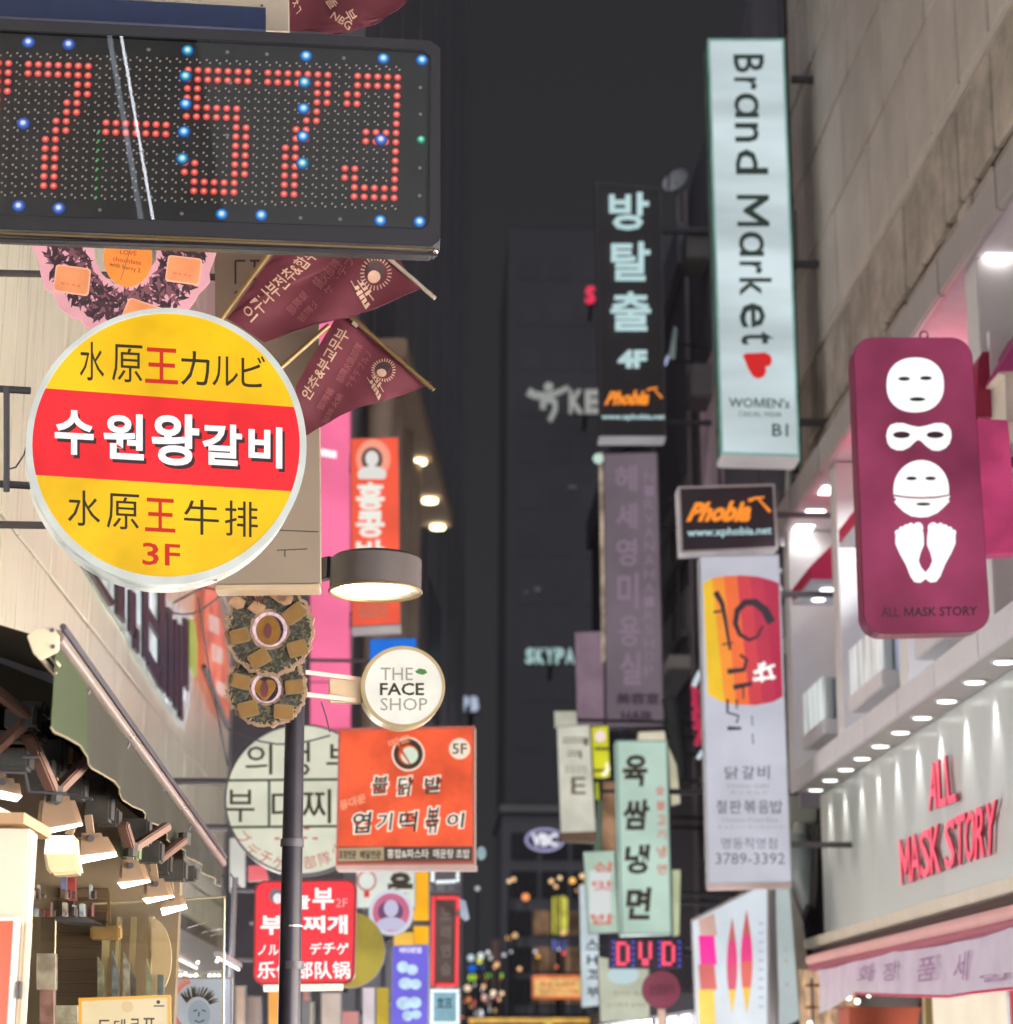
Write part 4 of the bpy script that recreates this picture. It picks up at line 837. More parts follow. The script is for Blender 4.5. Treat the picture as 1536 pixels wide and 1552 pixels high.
for i, (a, b) in enumerate((((262, 1450), (298, 1468)), ((330, 1452), (362, 1470)))):
    t = T('tube_light', ('white tube light strip above the spiky haired poster, left piece', 'white tube light strip above the spiky haired poster, right piece')[i], 'lamp', atY(*a, 14)); A(t, 'tube', G().tube([atY(*a, 14), atY(*b, 15.2)], .008, 8), glow('shop tube light', (250, 252, 255), 3., 0)); A(t, 'housing', G().beam(atY(a[0], a[1] - 6, 14), atY(b[0], b[1] - 6, 15.2), .05, .03), grey_metal)
bulb = mesh('bulb', G().sph((0, 0, 0), .012, 8, 6), glow('spot bulb', (255, 252, 240), 4., 0, light=False), smooth=True)
t = T('bulb_string', 'row of small white spot bulbs above the poster behind the shop glass', 'lights', atY(290, 1478, 13.6)); A(t, 'rail', G().beam(atY(246, 1476, 13.6), atY(336, 1474, 13.6), .02), grey_metal)
for x, y in ((252, 1482), (274, 1478), (281, 1476), (288, 1480), (292, 1484), (297, 1478), (318, 1479), (325, 1479), (332, 1479), (208, 1490), (300, 1459), (329, 1457)): I(t, 'bulb', bulb, atY(x, y, 13.6 - .03) - WM[t.name].translation)

# ---- hanging signs on the left
sgn = lambda *a, **k: panel_sign(*a, **k)
# pink blade
tk, fk = sgn('blade_sign', 'tall plain pink backlit blade sign behind the drum lamp', [(470, 400), (531, 400), (531, 1104), (470, 1104)], 27, glow('pink backlit sheet', (250, 116, 160), .95, .13, .8, (1, 1, .6)), .35, glow('pink side sheet', (226, 100, 140), .7, light=False))
A(tk, 'white_dash', G().pp(fk, [(486, 680), (510, 684), (510, 694), (486, 690)], .01, .03), glow('white dash', (255, 240, 245), 1.2, 0)); A(tk, 'seam', G().pp(fk, [(470, 1033), (531, 1033), (531, 1035), (470, 1035)], .005, .012), paint('seam brown', (150, 90, 100), .6))
for yp in (500, 900): p = fk.p(480, yp, -.2); A(tk, 'bracket', G().tube([p, Vector((p.x - .1, 33.2, p.z))], .04, 8), dark_metal)
# orange-red blade with portrait and two syllables
th, fh = sgn('blade_sign', 'orange red blade sign with a white portrait disc and 홍콩', [(531, 664), (605, 662), (608, 946), (533, 950)], 26, glow('orange red backlit sheet', (242, 90, 62), .95, .12, 1.4), .3, grey_metal)
A(th, 'portrait_disc', G().flat(fh, ell(566, 696, 26, 30, 36), .008), glow('pale coral disc', (250, 160, 136), .9, 0, light=False)); A(th, 'hair_print', G().flat(fh, ell(564, 696, 16, 18, 24), .012), glow('dark hair print', (90, 66, 60), .8, 0, light=False))
A(th, 'face_print', G().flat(fh, ell(564, 695, 10, 12, 24), .016).flat(fh, clip(ell(564, 719, 22, 13, 24), lambda p: 726 - p[1]), .014), glow('pale print', (228, 226, 220), .9, 0, light=False))
for ch, b in (('홍', (540, 731, 583, 772)), ('콩', (540, 774, 583, 814)), ('반', (540, 818, 583, 856))): A(th, 'letter', txt(G(), ch, fh, Q(*b), .01, bold=.03, ext=.03), glow('cream letter', (240, 238, 228), .92, 0, light=False))
A(th, 'small_lettering', txt(txt(G(), '딤섬전문점', fh, Q(543, 917, 586, 926), .01, bold=.03), '홍콩요리', fh, Q(545, 928, 586, 936), .01, bold=.03), glow('cream print', (244, 200, 180), .9, 0, light=False)); A(th, 'base_rail', G().pp(fh, [(533, 951), (608, 947), (608, 953), (533, 957)], -.3, .02), glow('pale base rail', (206, 196, 196), .6, light=False))
for yp in (690, 930): p = fh.p(535, yp, -.2); A(th, 'bracket', G().tube([p, Vector((p.x - .3, 33, p.z))], .04, 8), dark_metal)
tu, fu = sgn('sign', 'bright blue corner sign behind the round cream sign', [(560, 968), (632, 966), (634, 1040), (560, 1040)], 25, glow('azure sheet', (14, 112, 222), .9, .08), .2, dark_metal, arms=(1000,), ax=-1.9)
# THE FACE SHOP
fs = Fr(611, 1041, 11.5, 6); t = T('round_sign', 'round cream light box sign reading THE FACE SHOP', 'sign', fs)
A(t, 'casing', G().pp(fs, ell(611, 1041, 64, 62, 64), -.16, -.002), paint('gilded casing', (206, 182, 140), .35, .3), smooth=True, bev=.01)
A(t, 'rim', G().ring(fs, ell(611, 1041, 64, 62, 64), ell(612, 1041, 58.5, 57, 64), 0, .012), glow('gold rim', (196, 172, 128), .75, .15, 6, light=False)); A(t, 'face', G().flat(fs, ell(612, 1041, 58.5, 57, 64), .004), glow('cream lit sheet', (236, 232, 220), .88, .07, 5))
A(t, 'lettering', txt(G(), 'FACE', fs, Q(576, 1035, 643, 1054), .008, bold=.02), ink); A(t, 'thin_lettering', txt(txt(G(), 'THE', fs, Q(577, 1012, 626, 1031), .008), 'SHOP', fs, Q(577, 1058, 648, 1077), .008), glow('grey print', (160, 152, 142), .85, 0, light=False))
A(t, 'leaf', G().flat(fs, [(629, 1018), (636, 1013), (645, 1015), (648, 1020), (641, 1023), (633, 1021)], .008), glow('green leaf print', (72, 132, 60), .9, 0, light=False))
A(t, 'bracket', G().pp(fs, [(499, 1029), (549, 1027), (549, 1066), (499, 1064)], -.1, -.04), paint('tan bracket plate', (196, 174, 146), .5), bev=.006)
for yp in (1030, 1063): A(t, 'arm', G().beam(fs.p(548, yp, -.08), Vector((tm_.x, YP + .04, fs.p(548, yp).z)), .022), paint('tan arm', (206, 168, 158), .5))
A(t, 'cable', G().tube([fs.p(487, 1064, -.05), fs.p(494, 1085, -.05), fs.p(500, 1110, -.05)], .004, 5), black)
# big round ivory sign
f5 = Fr(458, 1212, 18.2, 2); t = T('round_sign', 'large round ivory sign reading 의정부 부대찌개 behind the lamp post', 'sign', f5)
A(t, 'casing', G().pp(f5, ell(458, 1212, 118, 115, 64), -.22, -.002), dark_metal, smooth=True); A(t, 'face', G().flat(f5, ell(458, 1212, 115, 112, 64), .004), glow('ivory lit sheet', (218, 219, 198), .84, .1, 2.6))
A(t, 'outline', G().ring(f5, ell(458, 1212, 118, 115, 64), ell(458, 1212, 115.5, 112.5, 64), .001, .012), black)
A(t, 'rules', G().flat(f5, [(345, 1181), (571, 1179), (571, 1183), (345, 1185)], .008).flat(f5, [(345, 1252), (565, 1250), (565, 1254), (345, 1256)], .008).flat(f5, [(406, 1184), (410, 1184), (410, 1252), (406, 1252)], .007), glow('green black rule', (70, 78, 60), .8, 0, light=False))
A(t, 'lettering', chars(chars(G(), '의정부', f5, ((372, 1128, 413, 1174), (430, 1124, 470, 1176), (495, 1128, 540, 1176)), n=.01, bold=.004), '부대찌', f5, ((343, 1197, 386, 1246), (412, 1197, 452, 1246), (458, 1196, 502, 1248)), n=.01, bold=.004), ink)
g = G()
for ch, (x, y, a) in zip('ブデチゲ部隊火', ((370, 1270, 50), (383, 1289, 42), (403, 1300, 30), (423, 1308, 15), (470, 1307, -6), (492, 1301, -20), (512, 1288, -35))):
    c, s = math.cos(math.radians(a)), math.sin(math.radians(a)); pt = lambda dx, dy: (x + dx * c - dy * s, y + dx * s + dy * c); txt(g, ch, f5, [pt(-9, -10), pt(9, -10), pt(9, 10), pt(-9, 10)], .01)
for x, y in ((420, 1271), (462, 1270), (478, 1271), (465, 1256)): g.flat(f5, stroke([(x - 4, y), (x + 4, y)], 3), .01)
A(t, 'red_lettering', g, glow('brick red print', (190, 92, 88), .85, 0, light=False))
for yp in (1185, 1255): p = f5.p(345, yp, -.1); A(t, 'bracket', G().tube([Vector((LX, p.y, p.z)), p], .03, 8), dark_metal)
# orange 5F sign
q = [(516, 1107), (717, 1103), (716, 1283), (510, 1283)]
t, f = sgn('square_sign', 'square orange light box sign reading 엽기떡볶이 with 5F in a disc', [(513, 1104), (720, 1100), (720, 1310), (509, 1312)], 16.5, paint('sign back', (120, 70, 60), .6), .2, glow('ivory side sheet', (206, 196, 180), .7, .15, 4), yaw=-4)
A(t, 'orange_face', G().flat(f, q, .008), glow('orange backlit sheet', (228, 86, 50), .95, .3, 2.2)); A(t, 'border', G().ring(f, [(513, 1104), (720, 1100), (720, 1310), (509, 1312)], [(517, 1108), (716, 1104), (716, 1306), (513, 1308)], .009, .016), paint('brick border', (160, 84, 76), .5))
A(t, 'left_strip', G().flat(f, [(511, 1286), (582, 1284), (582, 1304), (512, 1306)], .01), glow('tan strip', (176, 158, 126), .8, light=False)); A(t, 'right_strip', G().flat(f, [(583, 1284), (717, 1284), (717, 1303), (583, 1304)], .01), paint('black strip', (64, 58, 58), .4))
A(t, 'strip_lettering', txt(txt(G(), '포장전문', f, Q(514, 1289, 540, 1302), .014, bold=.03), '배달전문', f, Q(546, 1289, 578, 1302), .014, bold=.03), ink); A(t, 'strip_lettering', txt(txt(G(), '홍합&파스타', f, Q(587, 1287, 650, 1301), .014, bold=.02), '매운탕 초밥', f, Q(657, 1287, 712, 1301), .014, bold=.02), glow('cream strip print', (220, 212, 200), .85, 0, light=False))
A(t, 'floor_disc', G().flat(f, ell(697, 1135, 16, 16, 28), .012), glow('ivory disc', (240, 220, 200), .9, 0, light=False)); A(t, 'floor_number', txt(G(), '5F', f, Q(686, 1127, 708, 1143), .016, bold=.01), ink)
g1, g2 = G(), G()
for s_, bs in (('불닭발', ((564, 1175, 592, 1206), (603, 1176, 630, 1208), (643, 1176, 673, 1206))), ('엽기떡볶이', ((534, 1230, 566, 1266), (571, 1231, 598, 1262), (605, 1229, 636, 1264), (646, 1222, 670, 1266), (677, 1231, 707, 1258)))):
    for ch, b in zip(s_, bs): txt(g1, ch, f, Q(*b, -.06, -.12), .014, bold=.1); txt(g2, ch, f, Q(b[0] + 2, b[1] + 2, b[2] - 2, b[3] - 2, -.06, -.12), .018, bold=.018)
A(t, 'letter_outline', g1, glow('cream outline', (248, 232, 216), .95, 0, light=False)); A(t, 'lettering', g2, glow('dark green print', (34, 62, 56), .8, 0, light=False))
A(t, 'bowl_logo', G().ring(f, ell(619, 1143, 25, 26, 30), ell(619, 1143, 22.5, 23.5, 30), .012, .014), glow('cream logo line', (240, 224, 208), .9, 0, light=False)); A(t, 'bowl_logo', G().ring(f, ell(619, 1143, 22, 23, 30), ell(619, 1144, 15, 15, 30), .012, .014), ink)
A(t, 'bowl_fill', G().flat(f, ell(621, 1145, 13, 13, 24), .012), glow('pale green fill', (206, 222, 200), .9, 0, light=False)); A(t, 'chilli', G().flat(f, stroke([(602, 1122), (610, 1140), (622, 1158)], 6, 2), .018), glow('chilli print', (196, 70, 40), .9, 0, light=False)); A(t, 'steam', txt(G(), '매운', f, [(588, 1122), (622, 1112), (624, 1124), (590, 1134)], .018, bold=.03), glow('coral print', (244, 150, 116), .9, 0, light=False)); A(t, 'ribbon', txt(G(), '동대문', f, [(514, 1214), (554, 1202), (555, 1216), (516, 1230)], .014, bold=.04), glow('coral print', (244, 150, 116), .9, 0, light=False))
A(t, 'base_rail', G().pp(f, [(509, 1311), (722, 1309), (722, 1318), (509, 1319)], -.2, .02), paint('dusty pink rail', (170, 150, 146), .5), bev=.005)
for yp in (1185, 1255): p = f.p(530, yp, -.1); A(t, 'bracket', G().tube([Vector((p.x, 18.2, p.z)), p], .03, 8), dark_metal)
# red rounded sign
q = [(386, 1335), (541, 1333), (537, 1491), (383, 1493)]
t, f = sgn('rounded_sign', 'red sign with rounded corners reading 놀부 부대찌개 behind the lamp post', q, 15.5, glow('scarlet backlit sheet', (232, 50, 62), .98, .1, 2.4), .18, paint('dark red casing', (150, 60, 64), .4), rs=.1, rt=.1, frame_w=3, border=glow('dark red rim', (150, 50, 54), .7, light=False))
wk = glow('white print', (252, 244, 242), .98, 0, light=False)
A(t, 'lettering', chars(chars(G(), '놀부', f, ((440, 1352, 470, 1378), (474, 1346, 506, 1379)), n=.012, bold=.032), '부대찌개', f, ((395, 1388, 428, 1417), (430, 1388, 456, 1417), (459, 1388, 493, 1414), (496, 1387, 527, 1416)), n=.012, bold=.035), wk)
A(t, 'small_lettering', txt(chars(txt(G(), 'ノルブ', f, Q(391, 1430, 440, 1448), .012, bold=.02), 'デチゲ', f, ((470, 1429, 488, 1447), (490, 1429, 508, 1447), (510, 1429, 529, 1447)), n=.012, bold=.025), '乐伯部队锅', f, Q(390, 1457, 531, 1484), .012, bold=.02), wk); A(t, 'floor_number', txt(G(), '2F', f, Q(509, 1362, 527, 1375), .012), glow('rose print', (250, 170, 170), .9, 0, light=False))
A(t, 'portrait_ring', G().flat(f, ell(419, 1358, 11, 11, 20), .01), glow('grey portrait print', (120, 110, 120), .8, 0, light=False)); A(t, 'portrait_face', G().flat(f, ell(421, 1362, 7, 8, 18), .014), glow('pale portrait print', (226, 220, 226), .9, 0, light=False))
for yp in (1350, 1455): p = f.p(386, yp, -.1); A(t, 'bracket', G().tube([Vector((p.x - .17, p.y, p.z)), p], .02, 8), dark_metal)
p = f.p(352, 1455, -.1); A(t, 'sign_post', G().tube([(p.x, p.y, 0), (p.x, p.y, f.p(352, 1330, -.1).z)], .022, 8), dark_metal)
A(t, 'lower_lamp', G().tube([f.p(400, 1497, -.1), f.p(520, 1495, -.1)], .03, 8), glow('warm strip', (250, 228, 200), 1.6, 0, light=False))

# ---- blurred signs farther down the left side
def small(name, label, q, Y, c, s=.9, depth=.12, extra=None, group=None, var=.12, cat='sign', arm=True):
    f = Fr(sum(p[0] for p in q) / len(q), sum(p[1] for p in q) / len(q), Y); t = T(name, label, cat, f, group)
    A(t, 'casing', G().pp(f, q, -depth, 0), grey_metal); cx_ = sum(p[0] for p in q) / len(q); cy_ = sum(p[1] for p in q) / len(q)
    A(t, 'face', G().flat(f, [(cx_ + (x - cx_) * .97, cy_ + (y - cy_) * .985) for x, y in q], .006), glow('lit sheet %s' % (c,), c, s, var, 2))
    if arm: p = f.p(cx_, cy_, -depth / 2); A(t, 'bracket', G().tube([p, Vector((-1.2, max(32.3, p.y), p.z)) if cx_ < 760 else Vector((R2, p.y + .2, p.z))], .03, 8), dark_metal)
    if extra: extra(t, f)
    return t, f
R4 = lambda a, b, c, d: [(a, b), (c, b), (c, d), (a, d)]
def ex(t, f):
    A(t, 'ring_logo', G().ring(f, ell(556, 1335, 15, 16, 28), ell(556, 1335, 12, 13, 28), .01, .02), glow('dusty red print', (190, 110, 110), .85, 0, light=False)); A(t, 'red_tab', G().flat(f, R4(552, 1350, 560, 1360), .01), redink)
    A(t, 'lettering', txt(G(), '운', f, Q(588, 1322, 626, 1362), .012, bold=.07), ink)
small('sign', 'white sign with a red ring logo just under the orange 5F sign', R4(540, 1318, 630, 1376), 21.5, (214, 222, 214), .85, extra=ex)
def ex(t, f):
    A(t, 'rim', G().ring(f, ell(593, 1383, 34, 35, 40), ell(593, 1383, 28, 29, 40), .008, .02), glow('white lilac rim', (206, 210, 222), .85, 0, light=False)); A(t, 'shadow_print', G().flat(f, ell(592, 1382, 19, 17, 24), .01), glow('plum print', (110, 70, 110), .8, 0, light=False))
    A(t, 'bust_print', G().flat(f, ell(593, 1377, 11, 13, 20), .014).flat(f, clip(ell(593, 1406, 24, 16, 24), lambda p: 1410 - p[1]), .012), glow('lilac bust print', (190, 188, 216), .9, 0, light=False))
small('round_sign', 'small round rose sign with a lilac bust portrait', ell(593, 1383, 34, 35, 40), 20, (204, 104, 140), .85, extra=ex)
small('round_sign', 'olive yellow disc sign beside the red rounded sign', clip(ell(530, 1440, 54, 58, 40), lambda p: p[0] - 500), 19.5, (168, 152, 52), .7, var=.3)
small('banner', 'tall amber yellow banner beside the red bead sign', R4(627, 1320, 650, 1432), 24, (250, 178, 24), .92)
small('sign', 'short amber strip above the violet sign', R4(597, 1413, 627, 1433), 23.8, (244, 190, 70), .85)
def ex(t, f):
    A(t, 'lettering', txt(G(), '바다횟집', f, Q(606, 1436, 639, 1445), .012, bold=.05), glow('white violet print', (224, 222, 250), .95, 0, light=False)); g = G()
    for x, y, w, h in ((611, 1466, 9, 9), (625, 1470, 9, 8), (615, 1491, 11, 9), (630, 1492, 9, 8), (613, 1521, 12, 10), (629, 1520, 10, 9), (618, 1540, 8, 8), (631, 1538, 8, 7)): g.flat(f, ell(x, y, w, h, 16), .012 + .0006 * x / 100)
    A(t, 'pale_food_print', g, glow('pale aqua print', (186, 216, 240), .9, .2, 9, light=False), kind='stuff')
small('blade_sign', 'violet blue lit blade sign with pale round prints', [(595, 1433), (650, 1432), (648, 1600), (592, 1600)], 22, (104, 92, 214), .9, extra=ex)
# bead signs
def beads(name, label, pts, Y, mt, r, face_q, facec, grp=None):
    f = Fr(*pts[0], Y); t = T(name, label, 'sign', f, grp); me = mesh('bead', G().sph((0, 0, 0), r / F * Y, 10, 6), mt, smooth=True)
    A(t, 'backplate', G().pp(f, face_q, -.1, 0), facec)
    for x, y in pts: u, v = f.uv(x, y, .03); I(t, 'bead', me, (u, v, .03))
    return t, f
rb_ = glow('red bead lamp', (250, 60, 70), 1., 0, light=False); wb_ = glow('white bead lamp', (236, 248, 250), 1.1, 0, light=False)
def line(a, b, n): return [(a[0] + (b[0] - a[0]) * i / (n - 1), a[1] + (b[1] - a[1]) * i / (n - 1)) for i in range(n)]
tbb, f = beads('bead_sign', 'dark vertical sign outlined with red bead lamps', line((657, 1362), (656, 1492), 22) + line((694, 1362), (692, 1492), 22) + line((664, 1361), (688, 1361), 5) + line((664, 1493), (686, 1493), 5), 23, rb_, 3.2, R4(652, 1352, 699, 1496), paint('dark bead board', (80, 68, 66), .6, var=.2, scale=3))
A(tbb, 'dim_letters', chars(G(), '노래연습', f, ((668, 1375, 684, 1395), (668, 1403, 684, 1423), (668, 1431, 684, 1451), (668, 1459, 684, 1479)), n=.01, bold=.05), glow('dim grey letters', (112, 100, 92), .7, 0, light=False)); A(tbb, 'bracket', G().tube([f.p(660, 1400, -.05), Vector((-1.9, f.p(660, 1400).y, f.p(660, 1400).z))], .03, 8), dark_metal)
t, f = beads('bead_sign', 'small pale blue sign framed with white bead lamps', line((655, 1502), (694, 1502), 9) + line((655, 1508), (655, 1548), 9) + line((694, 1508), (694, 1548), 9) + line((655, 1551), (694, 1551), 8), 23, wb_, 2.7, R4(654, 1502, 695, 1552), glow('ice blue sheet', (130, 176, 192), .8, .25, 4))
A(t, 'lettering', txt(G(), '호프', f, Q(662, 1512, 686, 1528), .012, bold=.04), glow('teal print', (52, 88, 106), .8, 0, light=False))
t, f = beads('bead_sign', 'white bead lamp garland above the red beaded sign', line((656, 1323), (656, 1334), 3) + line((694, 1321), (694, 1334), 3) + line((664, 1337), (688, 1336), 5), 23.2, wb_, 3.0, R4(652, 1318, 699, 1340), paint('dark garland board', (84, 80, 88), .6))
small('lamp', 'pale lilac tilted shade beside the red beaded sign', [(697, 1362), (706, 1366), (712, 1392), (706, 1396), (698, 1388)], 22.5, (176, 184, 206), .7, cat='lamp')
small('round_sign', 'pale teal disc lamp at the lower right corner of the orange sign', ell(730, 1293, 7, 10, 20), 24, (150, 180, 186), .75)
# bottom left lane clutter
small('sign', 'coral pink corner sign behind the ivory round sign', [(376, 1312), (402, 1312), (408, 1334), (376, 1336)], 21, (232, 108, 118), .85)
small('sign', 'tall white lit panel at the end of the awning', R4(348, 1270, 372, 1352), 22, (214, 214, 208), .8)
for i, (x0, y0, x1, y1, c, lab, cat) in enumerate(((407, 1497, 425, 1600, (240, 160, 40), 'amber strip sign left of the lamp post foot', 'sign'), (458, 1500, 470, 1518, (184, 120, 108), 'little brick coloured board right of the lamp post', 'board'), (457, 1518, 476, 1600, (190, 186, 160), 'pale khaki standing board right of the lamp post', 'board'), (486, 1504, 518, 1600, (214, 196, 184), 'cream pink poster panel under the red rounded sign', 'poster'), (517, 1532, 545, 1600, (220, 150, 146), 'low salmon pink board below the dark banner', 'board'), (550, 1497, 568, 1600, (226, 214, 222), 'white and rose narrow banner near the violet sign', 'banner'), (571, 1497, 589, 1600, (206, 178, 54), 'mustard narrow banner next to the violet sign', 'banner'), (356, 1494, 372, 1600, (168, 140, 118), 'tan door panel left of the amber strip sign', 'panel'), (374, 1510, 396, 1600, (150, 130, 120), 'brown grey panel next to the amber strip sign', 'panel'))):
    t_, f_ = small('board' if cat in ('board', 'panel') else cat, lab, R4(x0, y0, x1, y1), 20 + i * .4, c, .75, cat=cat, var=.25, arm=False)
    if cat in ('board', 'panel', 'poster'): A(t_, 'frame', G().ring(f_, R4(x0, y0, x1, y1), inset(R4(x0, y0, x1, y1), 1.5), .008, .02), dark_metal)
    p = f_.p((x0 + x1) / 2, y1); A(t_, 'foot', G().box(p.x - .04, p.x + .04, p.y, p.y + .08, 0, p.z), dark_metal)
# ================================================================== RIGHT SIDE THINGS
# ---- lit shop front of the right building (white and magenta)
mk = T('mask_shop', 'white and magenta cosmetics shop front with rows of downlights', 'shop front', (4.6, 20, 2.9))
bright = paint('brushed white metal board', (204, 208, 206), .34, .25, var=.05, scale=1.2, stretch=(1, 8, .3)); whitep = paint('white shop panel', (216, 214, 214), .45, var=.05)
greyp = paint('grey ledge cladding', (206, 204, 208), .5, var=.08); mag = paint('magenta hood panel', (206, 40, 92), .4, var=.06); magd = paint('deep magenta side', (150, 36, 70), .45, var=.06)
BX = 4.62
[A(mk, 'sign_board_panel', G().box(BX, BX + .1, 24.75 - (k + 1) * 2.9 + .006, 24.75 - k * 2.9, 2.95, 4.6), bright, bev=.003, seg=1) for k in range(4)]
A(mk, 'side_panel', G().box(BX + .0, 5.0, 24.76, 24.85, 2.9, 4.6), whitep)
A(mk, 'soffit', G().box(4.27, BX - .005, 13, 24.55, 4.6, 4.64), paint('pale soffit', (176, 172, 170), .5)); [A(mk, 'fascia_panel', G().box(4.22, 4.265, 24.6 - (k + 1) * 1.45 + .012, 24.6 - k * 1.45, 4.59, 4.83), greyp, bev=.006) for k in range(8)]; A(mk, 'cap', G().box(4.27, 5.0, 13, 24.6, 4.79, 4.83), greyp)
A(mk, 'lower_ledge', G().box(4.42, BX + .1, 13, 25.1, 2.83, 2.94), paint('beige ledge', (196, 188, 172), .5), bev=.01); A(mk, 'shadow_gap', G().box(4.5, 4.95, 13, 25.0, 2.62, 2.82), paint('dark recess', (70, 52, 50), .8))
lamp = glow('downlight disc', (250, 252, 248), 3.5, 0, light=False); trim = paint('downlight trim', (190, 188, 186), .4)
disc_me = mesh('downlight', G().tube([(0, 0, -.012), (0, 0, 0)], .078, 18), lamp)
def spot(par, loc, energy, size=1.5, blend=.7, color=(1, .97, .92), soft=.05, aim=(0, 0, -1)):
    L = bpy.data.lights.new('downlight_lamp', 'SPOT'); L.energy = energy; L.color = color; L.spot_size = size; L.spot_blend = blend; L.shadow_soft_size = soft
    o = bpy.data.objects.new('downlight_lamp', L); COL.objects.link(o); o.parent = par; o.location = Vector(loc) - WM[par.name].translation; o.rotation_euler = Vector(aim).to_track_quat('-Z', 'Y').to_euler()
o0 = WM[mk.name].translation
for k, Yk in enumerate((24.25, 23.36, 22.45, 21.58, 20.68, 19.76, 18.86, 17.93, 16.97, 16.05, 15.1, 14.2)):
    I(mk, 'downlight', disc_me, Vector((4.46, Yk, 4.592)) - o0); spot(mk, (4.53, Yk, 4.57), 48, 1.05, .9, soft=.04, aim=(.03, 0, -1))
    A(mk, 'downlight_trim', G().tube([Vector((4.46 + .1 * math.cos(a * .349), Yk + .1 * math.sin(a * .349), 4.594)) for a in range(18)], .012, 6, closed=True), trim)
# recess wall, columns, canopy
A(mk, 'recess_wall', G().box(4.98, 5.04, 13, 26.2, 4.84, 7.95), whitep)
A(mk, 'end_wall', G().box(4.6, 5.0, 26.1, 26.2, 4.6, 7.95), paint('lilac grey end panel', (150, 146, 160), .5))
A(mk, 'canopy_soffit', G().box(4.39, 5.0, 13, 26.3, 7.98, 8.02), paint('lilac grey soffit', (196, 186, 192), .5)); [A(mk, 'canopy_fascia_panel', G().box(4.3, 4.38, 26.4 - (k + 1) * 1.9 + .015, 26.4 - k * 1.9, 7.93, 8.28), paint('pewter fascia', (178, 172, 170), .4, .2, var=.12), bev=.02) for k in range(7)]; A(mk, 'canopy_top', G().box(4.39, 5.0, 13, 26.4, 8.22, 8.27), greyp)
sq = mesh('canopy_light', G().box(-.11, .11, -.16, .16, -.012, 0), glow('square downlight', (255, 250, 245), 8., 0, light=False))
for Yk in (23.5, 24.6, 25.35, 26.05, 18.5, 16.2, 21.2): I(mk, 'canopy_light', sq, Vector((4.6, Yk, 7.975)) - o0); spot(mk, (4.62, Yk, 7.93), 12 if Yk > 24.4 else (80 if Yk > 23 else 230), 2.5, .8, (.93, .98, 1))
for Yk in (25.6, 22.45, 19.35, 16.3): A(mk, 'pilaster', G().box(4.42, 4.975, Yk - .18, Yk + .18, 4.84, 7.97), whitep, bev=.01)
lil = glow('lilac lit window film', (168, 172, 216), .7, .45, 1.2, (1, 1, .5), light=False)
for (ya, yb) in ((23.0, 24.9), (19.8, 21.9), (16.7, 18.9)):
    A(mk, 'window', G().box(4.93, 4.97, ya, yb, 5.3, 6.8), lil)
    for yy in (ya + .55, ya + 1.1, ya + 1.6): A(mk, 'window_bar', G().box(4.9, 4.928, yy, yy + .07, 5.25, 6.8), whitep)
frost = glass('clear balustrade glass', (236, 244, 246), .22, .08)
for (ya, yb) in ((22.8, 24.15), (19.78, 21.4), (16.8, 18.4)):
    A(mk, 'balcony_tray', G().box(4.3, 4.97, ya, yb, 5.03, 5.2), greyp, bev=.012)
    A(mk, 'balustrade_glass', G().box(4.32, 4.335, ya + .03, yb - .03, 5.2, 5.68), glow('frosted balustrade painted glow', (214, 222, 220), .72, .4, 2.2, (1, 3, .3), light=False)); A(mk, 'balustrade_glass', G().box(4.34, 4.95, ya + .03, ya + .045, 5.2, 5.66), frost)  # downlight falling on the front glass is painted as streaky emission
    for k in range(4): A(mk, 'baluster', G().box(4.42 + k * .14, 4.46 + k * .14, ya + .06, ya + .1, 5.2, 5.64), whitep)
    spot(mk, (4.6, (ya + yb) / 2, 6.8), 60, 1.8, .8, (.92, .96, 1))
for (ya, yb) in ((23.3, 24.55), (20.3, 21.6), (17.0, 18.4)):
    V = []
    for y in (ya, yb): V += [(4.3, y, 6.87), (4.3, y, 7.02), (4.9, y, 7.62), (4.97, y, 7.62), (4.97, y, 6.87)]
    A(mk, 'hood', G().add(V, [(4, 3, 2, 1, 0), (5, 6, 7, 8, 9), (0, 1, 6, 5), (1, 2, 7, 6), (2, 3, 8, 7)]), mag); A(mk, 'hood_underside', G().box(4.3, 4.97, ya, yb, 6.83, 6.868), whitep)
    for yy in (ya + .35, yb - .35): I(mk, 'downlight', disc_me, Vector((4.55, yy, 6.825)) - o0); spot(mk, (4.6, yy, 6.78), 26, 1.6, .7, (.9, .94, 1))
# lettering on the board
fm = Fr(0, 0, 0, -90, o=Vector((BX, 18, 4)))
rdk = paint('dark red letter side', (150, 44, 64), .4)
redl = glow('coral red letter face', (255, 82, 108), 1.15, .06, 3, light=False)
def fitline(s, q, gap=.12):
    n = len(s); tot = sum(1.0 if c != ' ' else .45 for c in s) ; x = 0
    for c in s:
        w = (1.0 if c != ' ' else .45) / tot
        if c != ' ':
            a, b = x + w * gap * .5, x + w * (1 - gap * .5); qq = [bil(q, a, 0), bil(q, b, 0), bil(q, b, 1), bil(q, a, 1)]
            o = A(tms, 'letter', txt(G(), c, fm, qq, .03, bold=.004, ext=.025), rdk); A(o, 'letter_face', txt(G(), c, fm, qq, .058, bold=.009), redl)
        x += w
tms = T('channel_letters', 'coral red raised letters ALL MASK STORY on the brushed white board', 'letters', fm)
fitline('ALL', [(1409, 1158), (1441, 1141), (1450, 1214), (1407, 1230)]); fitline('MASK STORY', [(1362, 1274), (1510, 1212), (1507, 1293), (1366, 1342)], .04)
